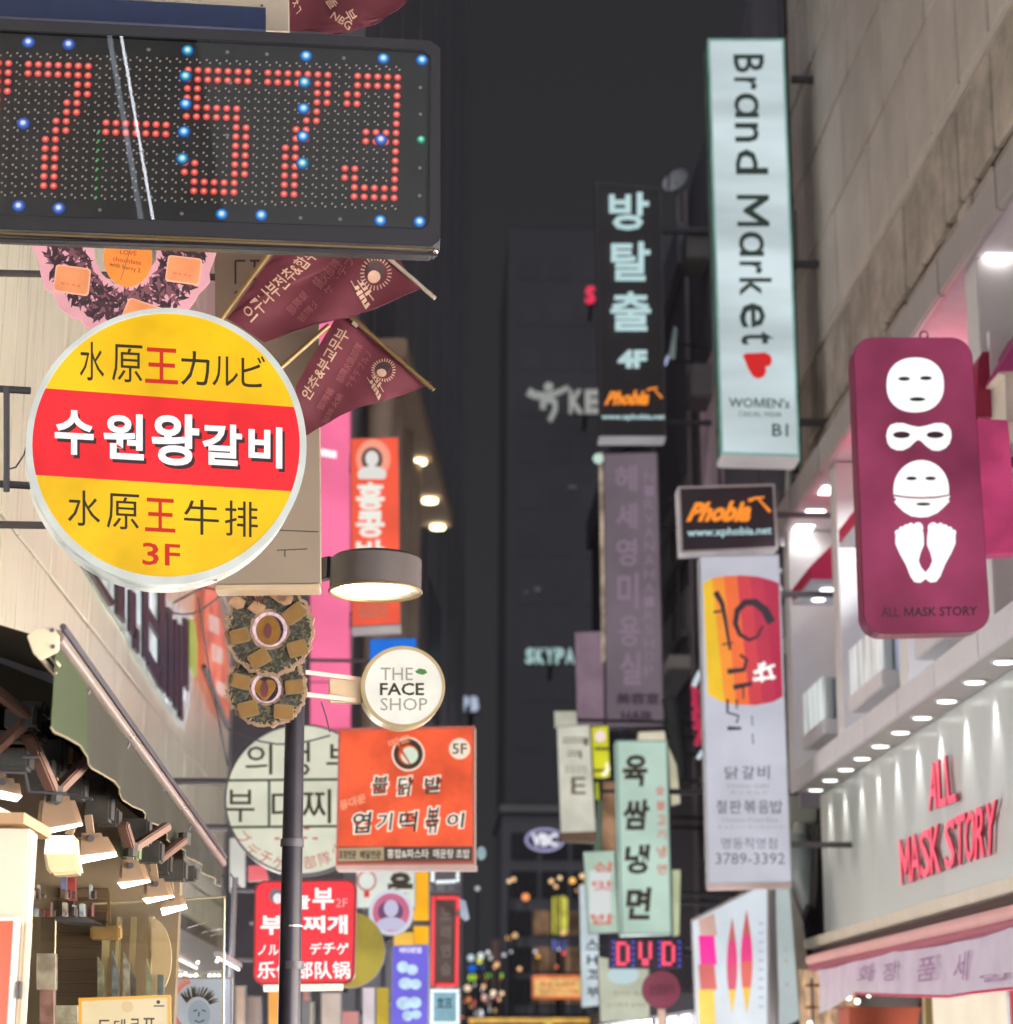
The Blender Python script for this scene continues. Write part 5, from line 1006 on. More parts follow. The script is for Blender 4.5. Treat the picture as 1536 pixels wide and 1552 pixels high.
# ---- roller awning banner and the shop below
ab = T('banner_awning', 'rose cassette awning with a sheer white printed valance', 'awning', (4.1, 18, 2.5))
X = 4.05; pA, pB = atX(1229, 1456, X), atX(1536, 1384, X); dY = (pB - pA).normalized(); pB = pA + dY * 13
A(ab, 'cassette', G().tube([pA, pB], .055, 12), paint('rose cassette', (216, 164, 160), .4), smooth=True); A(ab, 'roller_fabric', G().tube([pA + Vector((.02, 0, -.07)), pB + Vector((.02, 0, -.07))], .05, 10), paint('plum roller', (150, 82, 96), .6), smooth=True)
bot = [(1241, 1537), (1266, 1528), (1296, 1506), (1360, 1509), (1440, 1511), (1480, 1505), (1536, 1498), (1700, 1470)]
V = []; k = len(bot)
for i, (x, y) in enumerate(bot):
    b = atX(x, y, X + .02 * math.sin(i * 2)); f = (b.y - pA.y) / (pB.y - pA.y); a = pA.lerp(pB, f) - Vector((0, 0, .08))
    for j in range(4): V.append(a.lerp(b, j / 3) + Vector((.025 * math.sin(i * 1.7 + j), 0, 0)))
A(ab, 'valance', G().add(V, [(i * 4 + j, i * 4 + j + 4, i * 4 + j + 5, i * 4 + j + 1) for i in range(k - 1) for j in range(3)]), glow('sheer lit valance', (178, 164, 176), .55, .14, 3, base=.6, light=False), smooth=True)
A(ab, 'hem', G().tube([V[i * 4 + 3] for i in range(2, k)], .012, 6), paint('crimson hem', (176, 40, 74), .6))
fa = Fr(0, 0, 0, -90, o=Vector((X - .035, 18, 2)))
A(ab, 'lettering', chars(G(), '화장품세일', fa, ([(1302, 1466), (1328, 1459), (1324, 1487), (1298, 1492)], [(1340, 1461), (1362, 1455), (1360, 1486), (1336, 1489)], [(1392, 1454), (1420, 1448), (1416, 1486), (1388, 1489)], [(1450, 1444), (1470, 1440), (1466, 1486), (1444, 1490)], [(1484, 1478), (1530, 1474), (1528, 1486), (1484, 1490)]), n=.0, bold=.01), glow('faint violet print', (166, 124, 156), .62, .3, 12, light=False))
A(ab, 'arm', G().beam(pA.lerp(pB, .1), Vector((4.6, pA.y - 1, 2.6)), .04), dark_metal)
rs_ = T('right_shop', 'bright shop interior under the sheer valance at the lower right', 'shop', (4.6, 19, 0))
A(rs_, 'back_wall', G().box(7.0, 7.1, 12, 26, 0, 2.7), glow('lit shop wall', (246, 232, 206), .95, .2, .8)); A(rs_, 'far_wall', G().box(4.4, 7.0, 25.3, 25.4, 0, 2.6), glow('warm shelf wall', (214, 176, 140), .75, .45, 4, (3, 1, 1), light=False))
for i in range(7): A(rs_, 'shelf_upright', G().box(4.5 + i * .3, 4.54 + i * .3, 25.2, 25.28, 0, 2.5), paint('pale upright', (220, 214, 200), .5)); 
for z in (1.9, 2.15, 2.4): A(rs_, 'shelf', G().box(4.45, 6.6, 25.05, 25.28, z, z + .03), paint('wooden shelf', (176, 128, 92), .6))
A(rs_, 'mullion', G().box(4.5, 4.58, 19.4, 19.52, 0, 2.6), paint('gold mullion', (184, 160, 110), .4, .3)); A(rs_, 'door_panel', G().box(4.52, 4.56, 16.6, 19.2, .1, 2.5), glow('cream lit door', (240, 226, 200), .9, .1)); A(rs_, 'red_panel', G().box(4.44, 4.5, 15.6, 16.3, 0, 2.15), glow('red poster panel', (200, 30, 44), .85, .1, light=False)); A(rs_, 'red_frame', G().box(4.43, 4.5, 16.31, 16.4, 0, 2.2), whitep)
p = atY(1310, 1540, 22); A(rs_, 'brown_box', G().box(p.x - .25, p.x + .7, 21.5, 22.1, 0, p.z + .08), paint('brown counter', (170, 84, 60), .5)); A(rs_, 'basket', G().sph((p.x + .62, 21.0, p.z - .1), .3, 14, 8), mech)
sp = mesh('bulb', G().sph((0, 0, 0), .03, 8, 6), glow('shop bulb', (255, 240, 220), 5., 0, light=False), smooth=True)
for x, y in ((1287, 1512), (1300, 1518), (1318, 1508), (1228, 1552)): I(rs_, 'bulb', sp, atY(x, y, 24.5) - Vector((4.6, 19, 0)))

# ---- magenta mask sign
q = [(1293, 511), (1473, 511), (1503, 957), (1311, 962)]
ms, f = panel_sign('light_box_sign', 'deep magenta rounded light box with white face masks and feet', q, 14.5, glow('magenta backlit sheet', (150, 60, 94), .8, .34, 1.1), .2, glow('magenta casing', (122, 48, 74), .5, .12, 3, light=False), rs=.17, rt=.068, yaw=0)
wht = glow('white icon', (248, 250, 248), 1., 0, light=False); dki = paint('icon cutout', (58, 36, 48), .5)
def icon(*polys, name='icon'): 
    g = G(); [g.pp(f, p, .006, .014) for p in polys]; return A(ms, name, g, wht)
def cut(par, *polys):
    g = G(); [g.flat(f, p, .018) for p in polys]; A(par, 'cutout', g, dki)
face = [(1388 + 43.5 * math.copysign(abs(math.cos(a)) ** .9, math.cos(a)), 583 + 41.5 * math.copysign(abs(math.sin(a)) ** .86, math.sin(a))) for a in [i * math.pi / 24 for i in range(48)]]
o = icon(face, name='face_mask'); cut(o, ell(1371, 574, 9, 3, 14), ell(1404, 573, 9, 3, 14), ell(1391, 605, 12, 3, 14))
def bandit():
    P = []
    for i in range(60):
        a = 2 * math.pi * i / 60; x = 50 * math.cos(a); sgn_ = 1 if x > 0 else -1; lx = abs(x) - 25
        yb = 21 if math.sin(a) > 0 else -22
    top = [(1346, 650), (1350, 644), (1358, 641), (1370, 641), (1382, 645), (1393, 647), (1404, 645), (1418, 641), (1430, 641), (1438, 645), (1442, 652), (1443, 662), (1440, 672), (1434, 679), (1424, 683), (1414, 682), (1405, 676), (1398, 669), (1393, 666), (1388, 669), (1380, 677), (1370, 682), (1360, 682), (1351, 678), (1346, 671), (1344, 660)]
    return top
o = icon(bandit(), name='eye_mask'); cut(o, ell(1367, 659, 13, 5, 18), ell(1418, 659, 13, 5, 18))
dome_ = [(1355, 749)] + [(1397 + 42 * math.cos(a), 741 - 44 * math.sin(a)) for a in [math.pi - i * math.pi / 20 for i in range(21)]] + [(1439, 749), (1420, 752), (1397, 753), (1375, 752)]
chin = [(1355, 752), (1376, 755), (1398, 756), (1420, 755), (1441, 751), (1438, 757), (1440, 760), (1432, 768), (1422, 777), (1408, 783), (1396, 784), (1382, 782), (1370, 775), (1360, 765), (1356, 760), (1360, 757)]
o = icon(dome_, name='upper_face_mask'); cut(o, ell(1382, 725, 8, 2.8, 14), ell(1411, 725, 8, 2.8, 14)); o = icon(chin, name='lower_face_mask'); cut(o, ell(1400, 764, 11, 2.4, 14))
footL = [(1358, 812), (1362, 803), (1368, 800), (1374, 799), (1381, 797), (1388, 797), (1396, 799), (1400, 806), (1401, 815), (1401, 826), (1396, 838), (1393, 850), (1397, 860), (1404, 868), (1403, 878), (1396, 883), (1387, 882), (1381, 874), (1374, 856), (1364, 838), (1358, 824)]
footR = [(2 * 1403.5 - x, y - .5) for x, y in footL]
for P in (footL, footR):
    o = icon(P, name='foot_mask'); s_ = 1 if P is footL else -1; g = G()
    for i, (x, y, r) in enumerate(((1361, 807, 4), (1367, 802, 4), (1374, 799.5, 4.5), (1381, 797.5, 5), (1392, 800, 8))): x = x if s_ == 1 else 2 * 1403.5 - x; g.pp(f, ell(x, y, r, r * 1.1, 12), .005, .013 + i * .0004)
    A(o, 'toe', g, wht)
A(ms, 'lettering', txt(G(), 'ALL', f, Q(1337, 920, 1363, 935, -.02), .008), dki); A(ms, 'bold_lettering', txt(G(), 'MASK STORY', f, Q(1371, 920, 1482, 935, -.02), .008, bold=.02), dki)
A(ms, 'hanging_ring', G().tube([f.p(1401 + 6 * math.cos(a), 508 + 6 * math.sin(a), -.08) for a in [i * math.pi / 8 for i in range(16)]], .006, 6, closed=True), dark_metal)
fx = Fr(1515, 735, 14.75); A(ms, 'mount_box', G().pp(fx, [(1470, 634), (1529, 636), (1545, 836), (1480, 840)], -.2, 0), glow('rose magenta box', (190, 66, 112), .8, .2, 2.5, light=False), bev=.01)
A(ms, 'bracket', G().tube([fx.p(1525, 700, -.1), Vector((5, fx.p(1525, 700).y, fx.p(1525, 700).z))], .04, 8), dark_metal)
fx = Fr(1490, 590, 15.6); t = T('wall_flag', 'narrow deep magenta wedge panel right of the mask sign', 'panel', fx); A(t, 'panel', G().pp(fx, [(1484, 545), (1490, 533), (1501, 533), (1508, 632), (1480, 632)], -.5, 0), magd); A(t, 'post', G().pp(fx, [(1500, 500), (1512, 500), (1517, 634), (1506, 634)], -.06, .03), whitep); A(t, 'arm', G().tube([fx.p(1508, 560, -.03), Vector((5, 15.65, fx.p(1508, 560).z))], .03, 8), grey_metal)
fx = Fr(1530, 560, 15.2); t = T('corner_hood', 'magenta hood with a cream underside at the right photo edge', 'hood', fx); A(t, 'hood', G().pp(fx, [(1513, 562), (1560, 480), (1600, 480), (1600, 560)], -.6, 0), paint('orchid hood', (170, 60, 120), .5)); A(t, 'underside', G().pp(fx, [(1513, 566), (1536, 540), (1600, 540), (1600, 640), (1526, 640), (1524, 568)], -.58, -.02), paint('cream underside', (224, 214, 198), .5))
A(t, 'arm', G().tube([fx.p(1560, 600, -.03), Vector((5, 15.25, fx.p(1560, 600).z))], .03, 8), grey_metal)

# ---- tall Brand Market light box
q = [(1073, 58), (1189, 58), (1213, 692), (1093, 688)]
t, f = panel_sign('tall_sign', 'tall pale aqua light box sign reading Brand Market B1', q, 25.5, glow('aqua white backlit sheet', (204, 220, 224), .86, .22, 1.1, (.2, 1, 1.6)), .42, paint('teal glass side', (120, 164, 150), .3, var=.15), frame_w=3.5, border=glow('teal edge', (132, 176, 164), .75, .15, 3, light=False))
g = G()
bm_ = [('B', 1112, 1158, 82, 110), ('r', 1113, 1147, 117, 136), ('ɑ', 1113, 1150, 141, 178), ('n', 1114, 1150, 186, 215), ('d', 1115, 1164, 226, 264), ('M', 1117, 1166, 295, 343), ('ɑ', 1120, 1158, 351, 388), ('r', 1121, 1155, 396, 415), ('k', 1121, 1170, 421, 448), ('e', 1121, 1160, 459, 497), ('t', 1123, 1173, 503, 522)]
for ch, x0, x1, y0, y1 in bm_: txt(g, ch, f, [(x1, y0), (x1 + 1, y1), (x0 + 1, y1), (x0, y0)], .012, bold=.012)
A(t, 'lettering', g, glow('green black vinyl', (46, 60, 56), .8, 0, light=False))
ht = [(1127, 536), (1136, 534), (1150, 538), (1158, 534), (1166, 535), (1171, 541), (1171, 549), (1166, 553), (1167, 560), (1162, 566), (1157, 570), (1152, 574), (1144, 570), (1136, 562), (1130, 552)]
A(t, 'heart', G().flat(f, [(1126, 538), (1132, 535), (1144, 535), (1160, 534), (1168, 538), (1171, 546), (1168, 554), (1161, 556), (1162, 563), (1158, 571), (1150, 574), (1142, 571), (1135, 560)], .012), glow('red heart print', (210, 36, 38), .95, 0, light=False))
A(t, 'small_lettering', txt(txt(txt(G(), "WOMEN's", f, Q(1105, 602, 1197, 617, .02), .012, bold=.015), 'CASUAL WEAR', f, Q(1120, 623, 1185, 631, .02), .012), 'B1', f, Q(1171, 642, 1195, 661, .02), .012, bold=.01), MC['green black vinyl'])
A(t, 'base_rail', G().pp(f, [(1093, 688), (1213, 692), (1213, 698), (1096, 695)], -.42, .02), paint('pale base rail', (196, 196, 196), .5), bev=.01)
for yp in (120, 400, 640): p = f.p(1200, yp, -.2); A(t, 'bracket', G().beam(p, Vector((5, p.y, p.z)), .08), dark_metal)
for k in range(4): A(t, 'side_tube', G().tube([f.p(1196 + k * 5, 250 + k * 120, -.3), f.p(1200 + k * 5, 350 + k * 120, -.3)], .015, 6), paint('teal conduit', (60, 120, 104), .4))
# ---- hammer logo signs
def phobia(t, f, x0, y0, x1, y1, n=.012):
    w, h = x1 - x0, y1 - y0; P = lambda a, b: (x0 + a * w, y0 + b * h); org = glow('orange print', (252, 146, 48), 1., 0, light=False)
    A(t, 'orange_lettering', txt(G(), 'Phobia', f, [P(.06, .14), P(.8, .02), P(.76, 1.0), P(0, 1.0)], n, bold=.05, shear=.25), org)
    A(t, 'hammer', G().flat(f, stroke([P(.74, .06), P(.82, -.06), P(.93, -.1)], h * .16, h * .08), n + .003).flat(f, stroke([P(.86, -.02), P(1.0, .55)], h * .08, h * .14), n + .002), org)
q = [(1033, 737), (1175, 733), (1179, 829), (1034, 832)]
t, f = panel_sign('small_sign', 'small black sign with orange hammer logo, under the tall aqua sign', [(1028, 737), (1175, 733), (1180, 832), (1032, 838)], 24, paint('black sign sheet', (56, 54, 62), .35, var=.1), .3, glow('lit white edge', (206, 200, 200), .6, .2, 4, light=False), frame_w=3.5, border=paint('pale sign frame', (196, 194, 196), .4))
phobia(t, f, 1040, 757, 1168, 791); A(t, 'web_lettering', txt(G(), 'www.xphobia.net', f, Q(1042, 801, 1170, 817, -.03), .012, bold=.015), glow('ice print', (190, 226, 230), .95, 0, light=False)); p = f.p(1176, 780, -.1); A(t, 'bracket', G().beam(p, Vector((5, p.y, p.z)), .06), dark_metal)
q = [(903, 275), (1003, 285), (1010, 664), (910, 662)]
t, f = panel_sign('tall_sign', 'tall black sign with pale glowing syllables 방탈출 and 4F', q, 34, paint('matt black sheet', (78, 74, 78), .6, var=.08), .3, paint('dark sign side', (88, 86, 90), .6), frame_w=3, border=paint('dim edge', (100, 98, 104), .5))
ice = glow('pale ice letter', (186, 216, 218), .95, .05, light=False)
for ch, b in (('방', (924, 291, 984, 347)), ('탈', (927, 366, 986, 424)), ('출', (926, 442, 987, 500))): A(t, 'letter', txt(G(), ch, f, Q(*b), .02, bold=.016, ext=.05), ice); 
A(t, 'floor_lettering', txt(G(), '4F', f, Q(937, 530, 981, 557), .02, bold=.05, ext=.03), ice); phobia(t, f, 916, 590, 1004, 614, .016); A(t, 'web_lettering', txt(G(), 'www.xphobia.net', f, Q(912, 627, 1008, 638), .016, bold=.03), ice)
A(t, 'base_rail', G().pp(f, [(909, 661), (1009, 661), (1009, 666), (909, 666)], -.3, .05), glow('grey lit rail', (170, 168, 172), .7, light=False))
for yp in (350, 640): p = f.p(1000, yp, -.15); A(t, 'bracket', G().beam(p, Vector((R2, p.y, p.z)), .08), dark_metal)
# ---- brush lettered white sign
q = [(1060, 842), (1182, 840), (1201, 1338), (1074, 1340)]
t, f = panel_sign('tall_sign', 'tall white light box with yellow to red wave and brush lettering', q, 23, glow('cool white backlit sheet', (196, 198, 210), .86, .09, 1.4), .22, paint('pale sign side', (180, 184, 190), .5), frame_w=2, border=paint('silver edge', (176, 180, 186), .4))
wave = [(1066, 884), (1080, 876), (1100, 873), (1125, 872), (1150, 874), (1172, 880), (1181, 884), (1187, 1056), (1172, 1064), (1145, 1069), (1115, 1068), (1095, 1064), (1073, 1052)]
bands = [(0, 1088, (236, 192, 46)), (1088, 1106, (246, 150, 56)), (1106, 1126, (240, 112, 62)), (1126, 1146, (206, 66, 76)), (1146, 1166, (188, 54, 78)), (1166, 1300, (180, 42, 74))]
for x0, x1, c in bands:
    sh_ = lambda p: p[0] - (p[1] - 960) * .10
    poly = clip(clip(wave, lambda p: sh_(p) - x0), lambda p: x1 - sh_(p)); A(t, 'wave_print', G().flat(f, poly, .008), glow('wave print %d' % x0, c, .92, .08, 2, light=False))
g = G()
for pts, w0, w1 in (([(1085, 897), (1095, 915), (1100, 940), (1107, 985)], 9, 4), ([(1082, 928), (1096, 926)], 4, 3), ([(1095, 977), (1112, 974)], 3, 2), ([(1170, 944), (1160, 925), (1145, 913), (1130, 913), (1118, 925), (1115, 945), (1122, 962), (1136, 970), (1148, 965), (1157, 948)], 14, 3), ([(1122, 992), (1132, 1000), (1128, 1015), (1103, 1018)], 4, 8), ([(1112, 1042), (1140, 1036)], 8, 6), ([(1127, 1040), (1127, 1060)], 3, 2), ([(1103, 1060), (1103, 1080), (1120, 1085), (1117, 1096)], 4, 3), ([(1103, 1104), (1124, 1104)], 6, 4), ([(1117, 1060), (1117, 1075)], 3, 2)): g.flat(f, stroke(pts, w0, w1), .012)
A(t, 'brush_lettering', g, glow('black brush ink', (56, 48, 58), .8, 0, light=False), kind='stuff')
g = G()
for pts in ([(1143, 1020), (1175, 1008)], [(1152, 1006), (1156, 1034)], [(1166, 1012), (1172, 1030)], [(1142, 1030), (1176, 1026)], [(1160, 1004), (1148, 1020)]): g.flat(f, stroke(pts, 6, 4), .014 + .0004 * pts[0][0] % 1 * .001)
A(t, 'white_flower', g, wht)
gp = glow('grey sign print', (104, 108, 118), .8, 0, light=False)
A(t, 'lettering', chars(chars(txt(G(), '3789-3392', f, Q(1085, 1293, 1190, 1310), .012, bold=.0), '닭갈비', f, ((1099, 1162, 1120, 1181), (1125, 1161, 1144, 1181), (1149, 1160, 1167, 1181)), n=.012, bold=.01), '철판볶음밥', f, ((1086, 1213, 1102, 1233), (1106, 1213, 1124, 1233), (1128, 1213, 1146, 1233), (1150, 1213, 1166, 1233), (1168, 1213, 1187, 1233)), n=.012, bold=.01), gp)
A(t, 'branch_lettering', txt(G(), '명동직영점', f, Q(1094, 1270, 1178, 1287), .012), gp)
A(t, 'thin_lettering', txt(txt(txt(txt(G(), 'Chicken Galbi', f, Q(1102, 1188, 1166, 1194), .012), 'タッカルビ', f, Q(1106, 1198, 1166, 1204), .012), 'Chicken Fried Rice', f, Q(1094, 1240, 1180, 1246), .012), 'チョルパンポックンパプ', f, Q(1088, 1251, 1188, 1257), .012), glow('faint grey print', (160, 150, 160), .8, 0, light=False))
A(t, 'vertical_note', G().flat(f, stroke([(1140, 1085), (1141, 1100)], 2), .012).flat(f, stroke([(1141, 1112), (1142, 1128)], 2), .012), gp)
A(t, 'base_cap', G().pp(f, [(1074, 1340), (1201, 1338), (1201, 1345), (1076, 1348)], -.22, .02), paint('pinkish cap', (190, 170, 166), .5), bev=.006)
for yp in (900, 1280): p = f.p(1180, yp, -.1); A(t, 'bracket', G().beam(p, Vector((5, p.y, p.z)), .06), dark_metal)
# ---- violet hair salon sign and its neighbour
q = [(914, 686), (998, 684), (1008, 1102), (918, 1104)]
t, f = panel_sign('tall_sign', 'tall dim mauve hair salon sign reading 美容室 HAIR', q, 38, glow('mauve sheet', (118, 105, 115), .82, .12, .6, (1, 1, .4)), .3, paint('mauve side', (120, 104, 114), .6), frame_w=2, border=paint('mauve edge', (118, 104, 114), .6))
A(t, 'faint_lettering', chars(G(), '헤세영미용실', f, ((932, 705, 966, 745), (934, 762, 966, 802), (934, 815, 966, 858), (936, 868, 968, 922), (938, 933, 970, 980), (940, 988, 972, 1038)), n=.012, bold=.02), glow('faint lilac print', (142, 122, 140), .82, 0, light=False)); A(t, 'faint_lettering', chars(G(), 'NIRVANAHAIRSHOP', f, [(977, 715 + i * 21, 992, 731 + i * 21) for i in range(15)], n=.012), MC['faint lilac print'])
A(t, 'lettering', txt(txt(G(), '美容室', f, Q(934, 1050, 1000, 1068), .014, bold=.03), 'HAIR', f, Q(942, 1078, 991, 1093), .014, bold=.04), glow('dark violet print', (66, 54, 68), .8, 0, light=False))
A(t, 'edge_strip', G().pp(f, [(910, 686), (914, 686), (918, 1000), (914, 1000)], -.28, .02), glow('worn lit edge', (190, 170, 150), .7, .5, 3, light=False)); p = f.p(1000, 800, -.1); A(t, 'bracket', G().beam(p, Vector((R2 + .1, p.y, p.z)), .08), dark_metal); A(t, 'top_lamp', G().sph(f.p(907, 695, .05), .1, 8, 6), glow('mint lamp', (190, 220, 206), 1., 0, light=False))
small('sign', 'plain dim pink sign left of the mauve hair salon sign', [(871, 958), (917, 956), (919, 1100), (875, 1100)], 39, (134, 112, 126), .85)
# ---- noodle sign cluster
q = [(934, 1122), (1012, 1122), (1019, 1416), (942, 1418)]
t, f = panel_sign('tall_sign', 'pale green light box reading 육쌈냉면 in brush letters', q, 30, glow('pale green backlit sheet', (184, 210, 196), .93, .12, .9), .35, glow('green side sheet', (150, 184, 168), .7, light=False), frame_w=2.5, border=glow('green edge', (140, 170, 156), .7, light=False))
A(t, 'lettering', chars(G(), '육쌈냉면', f, ((944, 1144, 982, 1192), (945, 1212, 985, 1258), (947, 1280, 986, 1325), (949, 1345, 988, 1394)), n=.014, bold=.035, shear=.1), ink); A(t, 'red_lettering', chars(G(), '숯불고기냉면', f, ((994, 1192, 1008, 1206), (995, 1214, 1009, 1228), (996, 1236, 1010, 1250), (996, 1258, 1010, 1272), (996, 1282, 1010, 1300), (997, 1310, 1011, 1325)), n=.014, bold=.02), glow('pale coral print', (214, 120, 104), .85, 0, light=False))
p = f.p(1010, 1200, -.1); A(t, 'bracket', G().beam(p, Vector((R2, p.y, p.z)), .08), dark_metal)
def ex(t, f): A(t, 'lettering', chars(G(), '삼맛밥', f, ((899, 1306, 932, 1322), (898, 1335, 930, 1350), (896, 1385, 932, 1402)), n=.012, bold=.02), glow('pale coral print', (214, 120, 104), .85, 0, light=False)); A(t, 'white_panel', G().flat(f, R4(894, 1320, 926, 1396), .009), glow('white panel print', (222, 226, 226), .85, 0, light=False))
small('sign', 'pale green sign with coral letters left of the 육쌈냉면 sign', [(884, 1291), (932, 1289), (938, 1414), (893, 1416)], 31, (182, 206, 190), .85, extra=ex)
def ex(t, f): A(t, 'lettering', chars(G(), 'ㅋㅋE', f, ((852, 1118, 892, 1130), (860, 1138, 882, 1150), (866, 1178, 888, 1204)), n=.012, bold=.01), glow('olive brown print', (110, 100, 84), .8, 0, light=False)); A(t, 'thin_lettering', txt(G(), '호프광장', f, Q(856, 1160, 890, 1172), .012), glow('sage print', (150, 150, 130), .8, 0, light=False)); A(t, 'base_cap', G().pp(f, [(848, 1262), (903, 1260), (904, 1276), (852, 1274)], -.3, .03), paint('tan cap', (180, 150, 126), .6))
small('sign', 'pale cream blade sign with olive lettering left of the lime sign', [(844, 1101), (894, 1098), (904, 1262), (850, 1264)], 34, (214, 212, 196), .85, extra=ex)
small('sign', 'cream narrow sign peeking above the pale cream blade sign', [(840, 1078), (874, 1078), (876, 1104), (841, 1104)], 35, (196, 196, 178), .8)
def ex(t, f): A(t, 'blossom_print', G().flat(f, ell(910, 1116, 8, 9, 14), .012), glow('pink white print', (248, 222, 220), .95, 0, light=False)); A(t, 'bars', G().flat(f, R4(901, 1133, 924, 1137), .012).flat(f, R4(901, 1166, 924, 1170), .012), ink); A(t, 'figure_print', G().flat(f, stroke([(914, 1176), (922, 1166), (920, 1156)], 8, 5), .014), glow('cream figure', (250, 244, 200), 1.1, 0, light=False))
small('sign', 'lime yellow sign with a pink blossom beside the green sign', [(896, 1102), (922, 1100), (925, 1178), (901, 1182)], 34.4, (216, 214, 44), .9, extra=ex)
small('sign', 'lime strip sign below the blossom sign', [(902, 1186), (908, 1186), (909, 1212), (903, 1212)], 34.5, (176, 186, 50), .8)
small('column_light', 'tan lit wall strip between the lime sign and the green sign', [(914, 1184), (932, 1182), (934, 1290), (912, 1290)], 36, (176, 136, 104), .6, var=.5, cat='light')
small('sign', 'dim green panel behind the 육쌈냉면 sign', [(906, 1212), (936, 1212), (938, 1292), (900, 1292)], 36.5, (98, 120, 104), .7)
small('sign', 'cream sign tip above the 육쌈냉면 sign', [(968, 1110), (1008, 1108), (1010, 1122), (966, 1122)], 36, (226, 216, 192), .9)
small('sign', 'sand coloured sign at the right of the 육쌈냉면 sign top', [(1013, 1130), (1026, 1160), (1032, 1218), (1018, 1222)], 31.5, (206, 200, 172), .8); small('sign', 'pale lime sign at the right of the 육쌈냉면 sign foot', [(1019, 1318), (1032, 1318), (1030, 1418), (1021, 1420)], 31, (198, 206, 166), .8)
def ex(t, f): A(t, 'lettering', chars(G(), '스H고부', f, ((888, 1424, 908, 1440), (890, 1448, 906, 1462), (890, 1470, 906, 1484), (890, 1496, 908, 1512)), n=.012, bold=.03), glow('blue black print', (70, 78, 92), .8, 0, light=False))
small('sign', 'white vertical sign left of the DVD sign', [(878, 1340), (906, 1340), (910, 1525), (882, 1528)], 32, (206, 220, 226), .85, extra=ex)
def ex(t, f): A(t, 'blue_arc', G().flat(f, ell(945, 1478, 24, 14, 20), .01), glow('icy arc print', (196, 220, 226), .85, 0, light=False)); A(t, 'lettering', txt(txt(G(), '한식당 예원', f, Q(930, 1502, 976, 1510), .012), '김치찌개 갈비탕', f, Q(920, 1520, 980, 1527), .012), glow('khaki print', (150, 146, 110), .8, 0, light=False))
small('sign', 'large ivory sign with khaki print under the DVD sign', [(906, 1450), (984, 1462), (986, 1545), (910, 1550)], 30, (196, 200, 180), .82, extra=ex)
f = Fr(980, 1445, 28); t = T('dvd_sign', 'black LED sign with pink letters DVD and blue dots', 'led sign', f); A(t, 'board', G().pp(f, R4(924, 1423, 1037, 1468), -.15, 0), paint('black led board', (58, 52, 66), .5), bev=.01)
pkd = glow('pink led', (255, 86, 116), 1.2, 0, light=False); bld = glow('small blue led', (86, 96, 240), 1.1, 0, light=False); mp_ = mesh('pink_led', G().sph((0, 0, 0), 3.0 / F * 28, 6, 4), pkd, smooth=True); mb_ = mesh('blue_led', G().sph((0, 0, 0), 2.0 / F * 28, 6, 4), bld, smooth=True)
D = ['1110', '1001', '1001', '1001', '1001', '1001', '1110']; V_ = ['1001', '1001', '1001', '1001', '1001', '0110', '0110']
for (x0, pat) in ((937, D), (971, V_), (1006, D)):
    for r, row in enumerate(pat):
        for c, ch in enumerate(row):
            if ch == '1': u, v = f.uv(x0 + c * 5, 1430 + r * 5.2, .01); I(t, 'pink_led', mp_, (u, v, .01))
for i in range(11):
    for j in range(5):
        x, y = 930 + i * 10, 1428 + j * 9
        if any(abs(x - (x0 + 7)) < 13 for x0 in (937, 971, 1006)): continue
        u, v = f.uv(x, y, .01); I(t, 'blue_led', mb_, (u, v, .01))
p = f.p(1030, 1445, -.08); A(t, 'bracket', G().beam(p, Vector((R2, p.y + .6, p.z)), .06), dark_metal)
f = Fr(1002, 1500, 26); t = T('round_sign', 'dark maroon round sign on a pole under the DVD sign', 'sign', f); A(t, 'disc', G().pp(f, ell(1003, 1500, 29, 29, 40), -.08, 0), paint('maroon disc', (120, 52, 72), .5), bev=.01); A(t, 'lettering', txt(G(), '진입금지', f, Q(984, 1492, 1022, 1508), .006, bold=.02), paint('dim maroon print', (90, 44, 60), .6)); p = f.p(1003, 1530, -.04); A(t, 'pole', G().tube([p, (p.x, p.y, 0)], .05, 10), paint('pale pole', (206, 180, 160), .5), smooth=True)
# ---- lips hoarding at the wall foot
a = atX(1052, 1450, 4.45); f = Fr(0, 0, 0, -62, o=Vector((3.4, a.y - 6.5, 2.5)))
f = Fr(1110, 1450, 24.5, -40); qh = [(1047, 1394), (1148, 1342), (1166, 1342), (1166, 1600), (1056, 1600)]
t = T('picture_board', 'white backlit picture board with magenta and yellow petal shapes', 'sign', f); A(t, 'casing', G().pp(f, qh, -.15, 0), grey_metal); A(t, 'face', G().flat(f, [(1050, 1397), (1149, 1346), (1163, 1346), (1163, 1600), (1058, 1600)], .006), glow('cold white backlit sheet', (206, 216, 226), .9, .1, 1.5))
def pet(x, y0, y1, w, cs):
    P = [(x + w * math.sin(math.pi * k / 16) * 1., y0 + (y1 - y0) * k / 16) for k in range(17)] + [(x - w * math.sin(math.pi * k / 16), y0 + (y1 - y0) * k / 16) for k in range(15, 0, -1)]
    n = len(cs)
    for i, c in enumerate(cs):
        a_, b_ = y0 + (y1 - y0) * i / n, y0 + (y1 - y0) * (i + 1) / n; pl = clip(clip(P, lambda p: p[1] - a_), lambda p: b_ - p[1]); A(t, 'petal_print', G().flat(f, pl, .012), glow('petal print %s' % (c,), c, .95, .08, light=False))
pet(1110, 1390, 1537, 8, [(190, 96, 96), (220, 50, 120), (206, 70, 104), (226, 190, 60)]); pet(1132, 1378, 1537, 9, [(186, 90, 86), (226, 40, 126), (214, 96, 84), (222, 182, 62)])
